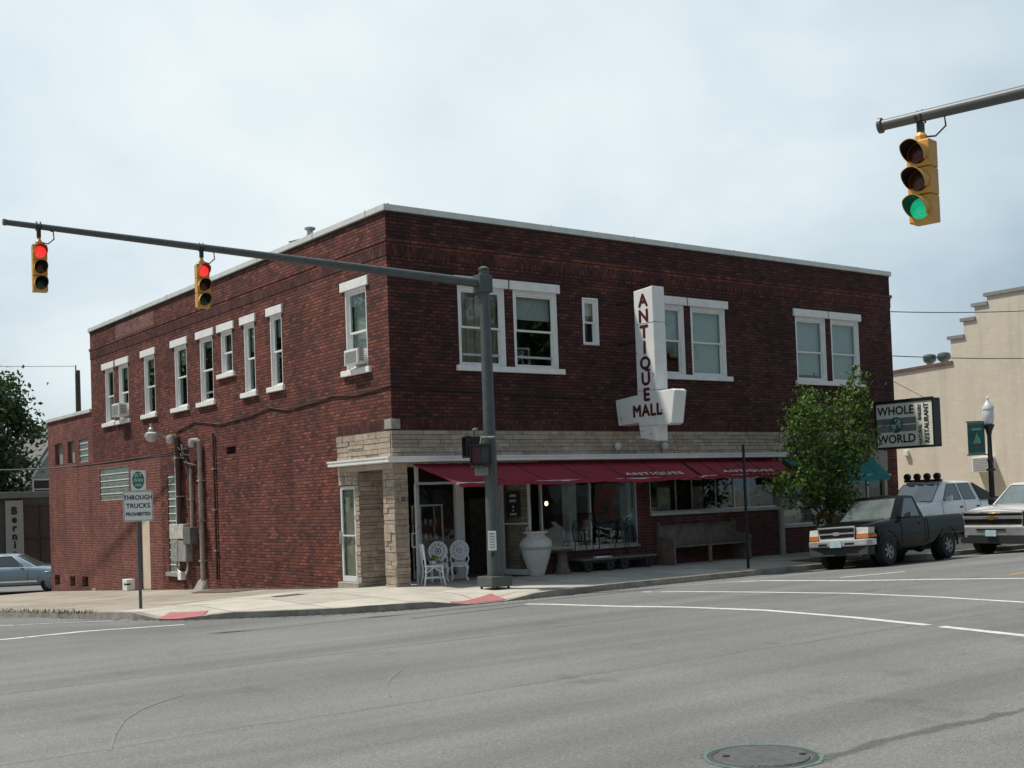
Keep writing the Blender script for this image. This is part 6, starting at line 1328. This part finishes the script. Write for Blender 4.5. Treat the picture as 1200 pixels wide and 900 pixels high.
patch('tactile_paving', [(-5.62, -.74), (-5.40, -.98), (-5.0, -1.36), (-4.72, -.95), (-5.25, -.42)], M_PAD)
patch('soil_patch', [(-.05, 6.2), (-1.3, 6.0), (-1.5, 8.0), (-.7, 9.2), (-.05, 9.4)], M_SOIL)
patch('soil_patch', [(-.02, 2.6), (-.25, 2.6), (-.35, 6.1), (-.02, 6.2)], M_SOIL)
patch('soil_patch', [(10.6, -3.0), (10.6, -1.9), (12.9, -1.9), (12.9, -3.0)], M_SOIL)
m_ = MB(); rnd = random.Random(11)
for k in range(500):
    y = rnd.uniform(1.6, 9.5); x = -5.98 - .04 * y + rnd.gauss(.02, .09); z = zwalk(x + .1, y) - .02; h = rnd.uniform(.02, .10); a = rnd.uniform(0, 6.28); d = Vector((math.cos(a), math.sin(a), 0)) * .012; q = Vector((rnd.gauss(0, .03), rnd.gauss(0, .03), h)); p = Vector((x, y, z))
    m_.face([p - d, p + d, p + q])
for k in range(900):
    y = rnd.uniform(2.6, 20); x = rnd.uniform(-.10, .01); z = zwalk(-.1, y); h = rnd.uniform(.02, .09); d = Vector((0, .012, 0)); q = Vector((rnd.gauss(-.02, .03), rnd.gauss(0, .03), h)); p = Vector((x, y, z))
    m_.face([p - d, p + d, p + q])
o = m_.build('weeds', simple('dry_grass', (0.17, 0.145, 0.075), .9, var=.4, scale=6), None, weld=False, flip=False); o['kind'] = 'stuff'; o['label'] = 'dry weeds growing along the kerb and the foot of the side wall'

m_ = MB(); rnd = random.Random(15)
for k in range(700):                             # grit and leaf scraps in the gutter
    i = rnd.randrange(0, len(KERB) - 1); a, b = Vector(KERB[i]), Vector(KERB[i + 1])
    if a.x > 13 or a.y > 9: continue
    p = a.lerp(b, rnd.random()); n = (b - a).normalized(); n = Vector((-n.y, n.x)); p = p + n * abs(rnd.gauss(.03, .16)); z = zroad(p.x, p.y) + .006; s = rnd.uniform(.012, .035); q = rnd.uniform(0, 6.28); u = Vector((math.cos(q), math.sin(q))) * s; v = Vector((-u.y, u.x)) * rnd.uniform(.3, .8)
    m_.face([(p.x + u.x, p.y + u.y, z), (p.x + v.x, p.y + v.y, z + .006), (p.x - u.x, p.y - u.y, z), (p.x - v.x, p.y - v.y, z + .004)])
o = m_.build('gutter_grit', simple('brown_grit', (0.12, 0.10, 0.075), .95, var=.5, scale=9), None, weld=False, flip=False); o['kind'] = 'stuff'; o['label'] = 'brown grit and leaf scraps lying in the gutter along the kerb'
# ---------------------------------------------------------------- trees
def limb(mb, a, b, r0, r1, rnd, n=4, bend=.1):
    a, b = Vector(a), Vector(b); L_ = (b - a).length; pts = [a]
    for k in range(1, n): pts.append(a.lerp(b, k / n) + Vector((rnd.gauss(0, bend), rnd.gauss(0, bend), rnd.gauss(0, bend * .5))) * L_ * .3)
    pts.append(b); mb.tube(pts, [r0 + (r1 - r0) * k / n for k in range(n + 1)], 7); return pts
def tree(name, lab, base, trunk_r, fork, blobs, leaf_s, per, mt, seed, cat='tree', grp=None):
    """blobs: (offset from base, radii, weight); leaves sit on twigs that spring from a limb into each blob"""
    t = thing(name, lab, cat, base, 0, grp); rnd = random.Random(seed); b = Vector(base); f = b + Vector(fork)
    tr = MB(); limb(tr, b - Vector((0, 0, .2)), f, trunk_r, trunk_r * .7, rnd, 5, .05); lv = MB()
    for off, rad, wt in blobs:
        c = b + Vector(off); limb(tr, f if rnd.random() < .7 else b.lerp(f, .8), c, trunk_r * .5, trunk_r * .12, rnd, 5, .15)
        ncl = max(4, int(wt * 16)); 
        for q in range(ncl):
            d = Vector((rnd.gauss(0, 1), rnd.gauss(0, 1), rnd.gauss(0, 1))).normalized(); rr = rnd.uniform(.25, 1.04) ** .75
            p = c + Vector((d.x * rad[0], d.y * rad[1], d.z * rad[2])) * rr
            limb(tr, c.lerp(p, .15), p, trunk_r * .1, trunk_r * .03, rnd, 2, .1)
            sp = leaf_s * rnd.uniform(1.6, 3.4)
            for k in range(int(per * rnd.uniform(.5, 1.4))):
                leaf(lv, p + Vector((rnd.gauss(0, sp), rnd.gauss(0, sp), rnd.gauss(0, sp * .8))), leaf_s * rnd.uniform(.6, 1.2), rnd)
    tr.build('trunk', M_BARK, t, smooth=True, weld=False); lv.build('crown', mt, t, weld=False, flip=False); return t
# street tree: several upright plumes
bl = []
for u, z, ru, rz_, w_ in ((-1.05, 3.75, .24, .6, .9), (-.95, 3.1, .38, .6, 1.3), (-.3, 3.85, .24, .6, .9), (-.25, 3.15, .46, .6, 1.5), (.45, 3.55, .28, .55, .9), (.5, 2.95, .5, .6, 1.6), (1.42, 4.4, .22, .75, 1.2), (1.3, 3.65, .36, .6, 1.2), (1.55, 3.05, .28, .36, .8), (-.6, 2.5, .55, .5, 1.6), (.2, 2.3, .5, .5, 1.4), (.75, 2.5, .4, .5, 1.1), (-1.55, 1.95, .42, .26, .9), (-.8, 1.75, .5, .36, 1.2), (.2, 1.55, .5, .36, 1.2), (.6, 1.6, .36, .36, .9), (-.1, 1.05, .32, .25, .6)):
    bl.append(((u, rnd.uniform(-.15, .15), z), (ru, ru * 1.2, rz_), w_))
tree('street_tree', 'small leafy green street tree growing in the pavement in front of the teal awning', (11.72, -2.35, -.02), .06, (.03, 0, 1.2), bl, .066, 28, LF_STREET, 5)
# big maple far left
rnd = random.Random(21); bl = []
for k in range(26):
    a = rnd.uniform(0, 6.28); z = rnd.uniform(3.5, 10.6); w_ = 3.1 * math.sin(math.pi * min(1, (z - 1.5) / 9.6)) ** .6; r_ = rnd.uniform(.3, 1) * w_
    bl.append(((r_ * math.cos(a), r_ * math.sin(a), z), (rnd.uniform(.9, 1.4), rnd.uniform(.9, 1.4), rnd.uniform(.7, 1.1)), 1.3))
tree('maple_tree', 'large dark green maple tree standing behind the store at the far left', (1.75, 47.2, -1.1), .3, (0, 0, 4), bl, .17, 34, LF_MAPLE, 9)
bl = [((rnd.uniform(-1, 1), rnd.uniform(-1, 1), z), (.8, .8, .7), .8) for z in (3, 4, 4.8, 5.6, 6.2)]
tree('maple_tree', 'small pale green tree peeping above the house roof beside the brick annex', (8.6, 62, -1.1), .15, (0, 0, 3), bl, .16, 30, LF_MAPLE, 12)

# ---------------------------------------------------------------- store with the vertical sign, house and pole at the far left
S = thing('store_building', 'low brown flat-roofed store with dark window and vertical sign panel', 'building', (2.0, 37.4, -1.1)); y0 = 37.2
m_ = MB(); m_.box((-9, y0, -1.4), (1.35, y0 + 8, 2.95)); m_.box((1.95, y0 + .35, -1.4), (9, y0 + 8, 2.95)); m_.box((1.35, y0 + .002, -1.4), (1.95, y0 + 8, 2.95)); m_.build('wall', simple('grey_brown_boarding', (0.085, 0.075, 0.065), .85, var=.2), S)
m_ = MB(); m_.box((-9.1, y0 - .25, 2.72), (9.1, y0 + 8.1, 3.02)); m_.build('roof_edge', simple('taupe_fascia', (0.17, 0.155, 0.135), .8), S, bevel=.02)
m_ = MB(); m_.box((2.0, y0 + .25, -.3), (6, y0 + .3, 2.35)); w_ = m_.build('window', M_CARG, S)
m_ = MB()
for x in (2.0, 2.85, 3.75, 4.65): m_.box((x - .03, y0 + .2, -.3), (x + .03, y0 + .26, 2.35))
m_.box((2.0, y0 + .2, .75), (6, y0 + .255, .82)); m_.build('window_frame', simple('brown_frame', (0.035, 0.028, 0.024), .6), w_)
m_ = MB(); m_.box((1.99, y0 + .34, -1.3), (8, y0 + .349, 2.7)); m_.build('window_surround', M_ROOMDARK, S)
t = thing('vertical_sign', 'grey vertical sign panel lettered Bernie on the store front', 'shop sign', (1.6, y0 - .05, -.6))
m_ = MB(); m_.box((1.22, y0 - .12, -.9), (1.95, y0 - .01, 2.62)); m_.build('panel', simple('pale_grey_sign', (0.36, 0.33, 0.28), .7, var=.06), t)
m_ = MB(); m_.box((1.19, y0 - .13, -.9), (1.22, y0 - .005, 2.65)); m_.box((1.95, y0 - .13, -.9), (1.98, y0 - .005, 2.65)); m_.build('edge_trim', M_ALU, t)
q = MB()
for i, ch in enumerate('Bernie'): q.add(text_mesh(ch, .48, .02, .028, 1.0), frame_mtx((1.58, y0 - .125, 2.12 - i * .40), (1, 0, 0), (0, 0, 1)))
q.build('lettering', M_INK, t)
Hs = thing('gabled_house', 'grey sided house gable with one dark window behind the store', 'house', (8, 55, -1.1))
M_SIDING = simple('grey_siding', (0.36, 0.36, 0.34), .7, var=.08)
hx0, hx1, hy, pk = 6.95, 11.45, 55.0, 7.5
m_ = MB(); m_.prism([(hx0, -1.2), (hx1, -1.2), (hx1, 3.9), ((hx0 + hx1) / 2, pk), (hx0, 3.9)], lambda a, b, d: (a, d, b), hy, hy + 9); 
m_.build('wall', M_SIDING, Hs)
m_ = MB()
for k in range(40):
    z = -1 + k * .17; 
    if z < 3.9: m_.box((hx0 - .01, hy - .015, z), (hx1 + .01, hy - .001, z + .13))
m_.build('siding_board', M_SIDING, Hs)
m_ = MB(); cxh = (hx0 + hx1) / 2
for s in (-1, 1):
    a = (cxh, pk + .12); b = (cxh + s * 2.6, 3.6)
    m_.prism([a, b, (b[0], b[1] + .2), (a[0], a[1] + .2)], lambda p, q_, d: (p, d, q_), hy - .5, hy + 9.4)
m_.build('roof', simple('grey_shingle', (0.16, 0.155, 0.15), .9), Hs)
m_ = MB()
for s in (-1, 1):
    a = (cxh, pk + .05); b = (cxh + s * 2.57, 3.58); m_.prism([a, b, (b[0], b[1] - .25), (a[0], a[1] - .25)], lambda p, q_, d: (p, d, q_), hy - .52, hy - .4)
m_.build('bargeboard', M_PAPER, Hs)
m_ = MB(); m_.box((7.35, hy - .05, 2.95), (8.25, hy - .02, 4.05)); w_ = m_.build('window', M_CARG, Hs)
m_ = MB()
for a, b in (((7.25, 2.85), (7.35, 4.15)), ((8.25, 2.85), (8.35, 4.15)), ((7.35, 4.05), (8.25, 4.15)), ((7.35, 2.85), (8.25, 2.95)), ((7.35, 3.47), (8.25, 3.53))): m_.box((a[0], hy - .08, a[1]), (b[0], hy - .017, b[1]))
m_.build('window_frame', M_PAPER, w_)
t = thing('utility_pole', 'weathered wooden utility pole rising behind the low brick annex', 'utility pole', (5.0, 38.1, -1.1))
m_ = MB(); m_.tube([(5.0, 38.1, -1.3), (5.0, 38.1, 9.0)], [.17, .125], 10); m_.build('shaft', M_BARK, t, smooth=True)
m_ = MB(); m_.tube([(4.9, 38.05, 8.8), (4.9, 38.05, 9.25)], .035, 6); m_.tube([(5.15, 38, 4.5), (5.35, 37.9, 6.6)], .05, 6); m_.build('insulator_pin', M_GALV, t)
def wire(name, lab, a, b, sag, r_=.012, n=14):
    a, b = Vector(a), Vector(b); m_ = MB(); m_.tube([a.lerp(b, k / n) - Vector((0, 0, sag * 4 * (k / n) * (1 - k / n))) for k in range(n + 1)], r_, 5)
    return tag(m_.build(name, M_CABLE), lab, 'cable')
wire('service_cable', 'thick black service cable swinging from the side wall pipes to the far left', (-.12, 12.0, 3.55), (-3.0, 36.5, 4.35), .35, .024); wire('service_cable', 'thinner black cable just above the thick one at the far left', (-.12, 12.1, 3.62), (-3.4, 38, 4.6), .5, .018)
wire('overhead_wire', 'faint thin overhead wire from the utility pole to the left', (4.9, 38.05, 9.2), (-14, 46, 9.8), .15, .012)
wire('overhead_wire', 'upper thin overhead wire crossing the sky before the tan building', (18.0, -.02, 7.18), (27.0, .81, 7.90), .04, .015); wire('overhead_wire', 'lower thin overhead wire crossing before the tan building parapet', (18.0, -.02, 5.81), (27.0, .91, 6.20), .03, .015)

# ---------------------------------------------------------------- tan building on the right
def tanmat():
    mt, n, l, b = mat_base('tan_painted_block'); b.inputs['Roughness'].default_value = 0.85
    uv = nd(n, 'ShaderNodeUVMap', uv_map='UVMap'); k = nd(n, 'ShaderNodeTexBrick'); l.new(uv.outputs[0], k.inputs['Vector']); k.inputs['Scale'].default_value = 1; k.inputs['Brick Width'].default_value = .4; k.inputs['Row Height'].default_value = .2; k.inputs['Mortar Size'].default_value = .006
    k.inputs['Color1'].default_value = (0.62, 0.545, 0.44, 1); k.inputs['Color2'].default_value = (0.66, 0.58, 0.47, 1); k.inputs['Mortar'].default_value = (0.57, 0.50, 0.40, 1)
    z = nd(n, 'ShaderNodeTexNoise'); z.inputs['Scale'].default_value = .8; z.inputs['Detail'].default_value = 8; l.new(uv.outputs[0], z.inputs['Vector']); mp = nd(n, 'ShaderNodeMapping'); mp.inputs['Scale'].default_value = (1.5, .12, 1); l.new(uv.outputs[0], mp.inputs['Vector']); l.new(mp.outputs[0], z.inputs['Vector']); z.inputs['Roughness'].default_value = .7; r = ramp(n, [(.3, (.8,) * 3), (.5, (1.0,) * 3), (.7, (1.06,) * 3)]); l.new(z.outputs['Fac'], r.inputs[0])
    mu = nd(n, 'ShaderNodeMix', data_type='RGBA', blend_type='MULTIPLY'); mu.inputs[0].default_value = 1; l.new(k.outputs['Color'], mu.inputs[6]); l.new(r.outputs[0], mu.inputs[7]); l.new(mu.outputs[2], b.inputs['Base Color'])
    bp = nd(n, 'ShaderNodeBump'); bp.inputs['Strength'].default_value = .4; bp.inputs['Distance'].default_value = .01; bp.invert = True; l.new(k.outputs['Fac'], bp.inputs['Height']); l.new(bp.outputs[0], b.inputs['Normal']); return mt
T_ = thing('tan_building', 'tan painted block building with a stepped parapet on the right', 'building', (28, 5, 0)); M_TAN = tanmat()
steps = [(8.5, 6.30), (4.47, 6.45), (4.47, 7.38), (3.88, 7.38), (3.88, 8.0), (3.38, 8.0), (3.38, 8.50), (2.85, 8.50), (2.85, 8.82), (-.2, 8.9)]
out_ = [(20, -.3), (20, 6.0)] + steps + [(-.2, -.3)]
m_ = MB(); m_.prism([(a, b) for a, b in out_], lambda a, b, d: (d, a, b), 28, 28.3); m_.box((28.3, -.2, -.3), (46, 0.1, 8.9)); m_.box((28.3, 0.1, 5.6), (46, 19.5, 5.9)); m_.build('wall', M_TAN, T_)
m_ = MB()
for (a, b), (c, e2) in zip(steps[2::2], steps[3::2]):
    m_.box((27.94, min(a, c) - .02, b), (28.36, max(a, c) + .12, b + .13))
m_.build('coping', simple('grey_coping_tile', (0.25, 0.24, 0.225), .8, var=.15), T_)
m_ = MB(); m_.hexa([(27.94, 4.42, 6.45), (28.36, 4.42, 6.45), (28.36, 8.5, 6.30), (27.94, 8.5, 6.30), (27.94, 4.42, 6.56), (28.36, 4.42, 6.56), (28.36, 8.5, 6.41), (27.94, 8.5, 6.41)]); m_.build('tile_ridge', simple('red_brown_tile', (0.16, 0.085, 0.065), .8, var=.3), T_)
q = MB(); q.box((27.86, 6.55, 2.98), (27.999, 6.75, 3.2)); q.build('wall_light', M_PAPER, T_, bevel=.02)
for i, y in enumerate((6.10, 5.45)):
    t = thing('turbine_vent', 'round turbine roof vent, %s of the pair on the tan building roof' % ('left' if i == 0 else 'right'), 'vent', (29, y, 6.3))
    m_ = MB(); m_.lathe([(.12, 5.9), (.12, 6.72)], (29, y, 0), 12); m_.build('stack', M_GALV, t)
    z = 6.68; m_ = MB(); m_.lathe([(.15, z), (.24, z + .08), (.27, z + .2), (.24, z + .32), (.12, z + .37), (0, z + .38)], (29, y, 0), 18); m_.build('turbine_head', simple('green_weathered_metal', (0.11, 0.15, 0.135), .5, metal=.5, var=.3), t, smooth=True)
# street lamp and banner
lx, ly = 18.85, -2.6; lz = zwalk(lx, ly)
t = thing('street_lamp', 'black ornamental street lamp with a white acorn globe on the right', 'street lamp', (lx, ly, lz))
m_ = MB(); m_.lathe([(.19, lz), (.19, lz + .08), (.15, lz + .2), (.14, lz + .6), (.10, lz + .75), (.085, lz + .9), (.075, 2.4), (.09, 2.42), (.09, 2.5), (.07, 2.55), (.062, 3.2), (.10, 3.36), (.15, 3.46), (.16, 3.52), (0, 3.52)], (lx, ly, 0), 18); m_.build('post', M_BLACK, t, smooth=True)
m_ = MB(); m_.lathe([(.11, 3.52), (.15, 3.6), (.168, 3.78), (.16, 3.92), (.13, 4.04)], (lx, ly, 0), 20); m_.build('globe', simple('frosted_acorn_globe', (0.62, 0.65, 0.66), .2, coat=.6), t, smooth=True)
m_ = MB(); m_.lathe([(.168, 3.96), (.165, 4.02), (.11, 4.12), (.05, 4.2), (.025, 4.26), (.035, 4.3), (0, 4.37)], (lx, ly, 0), 18); m_.build('finial_cap', simple('pale_lamp_cap', (0.55, 0.58, 0.58), .35), t, smooth=True)
m_ = MB(); m_.box((lx - .09, ly - .09, 2.15), (lx + .09, ly + .09, 2.22)); m_.box((lx - .08, ly - .08, 1.25), (lx + .08, ly + .08, 1.3)); m_.build('collar', M_IRON, t)
M = Matrix.Translation((lx, ly, 0)) @ Matrix.Rotation(R(-42), 4, 'Z')
t = thing('street_banner', 'dark green street banner hanging from the left of the lamp post', 'banner', (lx, ly, 2.7))
m_ = MB(); m_.box((-.62, -.012, 2.66), (-.13, .0, 3.60)); m_.xf(M).build('cloth', simple('dark_green_banner', (0.022, 0.11, 0.095), .7, var=.25, scale=4), t)
for z in (2.64, 3.62): m_ = MB(); m_.tube([(-.66, -.006, z), (0, -.006, z)], .016, 6); m_.xf(M).build('rod', M_IRON, t)
for z in (2.68, 3.54): m_ = MB(); m_.box((-.60, -.014, z), (-.15, -.0125, z + .04)); m_.xf(M).build('border', simple('mid_green', (0.05, 0.2, 0.15), .7), t)
m_ = MB(); m_.prism([(-.47, 2.98), (-.42, 3.1), (-.38, 3.22), (-.36, 3.3), (-.33, 3.22), (-.28, 3.12), (-.24, 2.98)], lambda a, b, d: (a, d, b), -.0145, -.0125); m_.box((-.50, -.0145, 3.36), (-.22, -.0125, 3.43)); m_.xf(M).build('emblem', simple('pale_green_print', (0.16, 0.36, 0.28), .7), t)
m_ = MB(); m_.box((-.46, -.0145, 2.84), (-.2, -.0125, 2.88)); m_.xf(M).build('stripe', simple('dull_red_print', (0.25, 0.05, 0.04), .7), t)
# roof vent parts
m_ = MB(); m_.lathe([(.075, 7.88), (.075, 8.98)], (.75, 4.95, 0), 14); m_.lathe([(.11, 8.74), (.11, 8.77), (.08, 8.78)], (.75, 4.95, 0), 14); m_.build('stack', M_GALV, rv, smooth=True)
m_ = MB(); m_.lathe([(.08, 8.90), (.14, 8.93), (.14, 8.97), (.06, 9.0), (0, 9.0)], (.75, 4.95, 0), 16); m_.build('cap', M_GALV, rv, smooth=True)
m_ = MB(); m_.hexa([(.65, 5.1, 8.56), (.95, 5.1, 8.56), (.95, 5.6, 8.56), (.65, 5.6, 8.56), (.55, 4.7, 8.68), (1.05, 4.7, 8.68), (1.05, 5.8, 8.76), (.55, 5.8, 8.76)]); m_.build('base_flashing', simple('verdigris_flashing', (0.1, 0.16, 0.14), .6), rv)
# ---------------------------------------------------------------- across both streets: unseen trees and building added for the window glass to reflect
rnd = random.Random(33); bl = []
for k in range(22):
    a = rnd.uniform(0, 6.28); z = rnd.uniform(4.0, 13.5); w_ = 4.2 * math.sin(math.pi * min(1, (z - 1.5) / 13.5)) ** .6; r_ = rnd.uniform(.3, 1) * w_
    bl.append(((r_ * math.cos(a), r_ * math.sin(a), z), (1.8, 1.8, 1.4), 1.0))
TG = 'tall trees added out of view across the streets for window reflections'; TLAB = 'tall dark green tree added out of view across the street for the windows to reflect'
tp = tree('reflection_tree', TLAB, (-17.5, 23, -1.0), .3, (0, 0, 4), bl, .34, 26, LF_MAPLE, 14, grp=TG)
for x, y, z, rz, sc_ in ((-17, 33, -1.1, 1.0, 1.05), (-16.5, 43, -1.1, 2.2, 1.1), (-18, 54, -1.1, 3.0, 1.15), (-19, 65, -1.1, .5, 1.25), (-21, 78, -1.1, 4.0, 1.35), (9, -36, -.2, 2.0, 1.15), (20, -37, -.2, 3.3, 1.05), (33, -36, -.2, 5.0, 1.2)):
    c = copy_tree(tp); c.location = (x, y, z); c.rotation_euler = (0, 0, rz); c.scale = (sc_, sc_, sc_)
O = thing('brick_building', 'long brown brick building added out of view behind the viewpoint for the windows to reflect', 'building', (14, -44, 0))  # unseen building, added so the shop glass has something to reflect
m_ = MB(); oh = [(x, x + 1.6, z, z + 2.0) for x in [-18 + 3.4 * k for k in range(20)] for z in (4.6, 8.2)] + [(x, x + 4.2, .6, 2.9) for x in [-18 + 5.6 * k for k in range(12)]]
wall(m_, lambda u, v, d: (u, -42 + d, v), -20, 52, -.3, 12.0, oh); m_.box((-20, -60, -.3), (52, -42.3, 11.6)); m_.build('wall', M_BRICK2, O)
m_ = MB(); m_.box((-20.2, -42.3, 12.0), (52.2, -41.8, 12.4)); m_.build('cornice', M_CASTSTONE, O)
g = MB()
for a, b, c, d in oh: g.box((a, -42.2, c), (b, -42.15, d))
g.build('window', M_CARG, O)
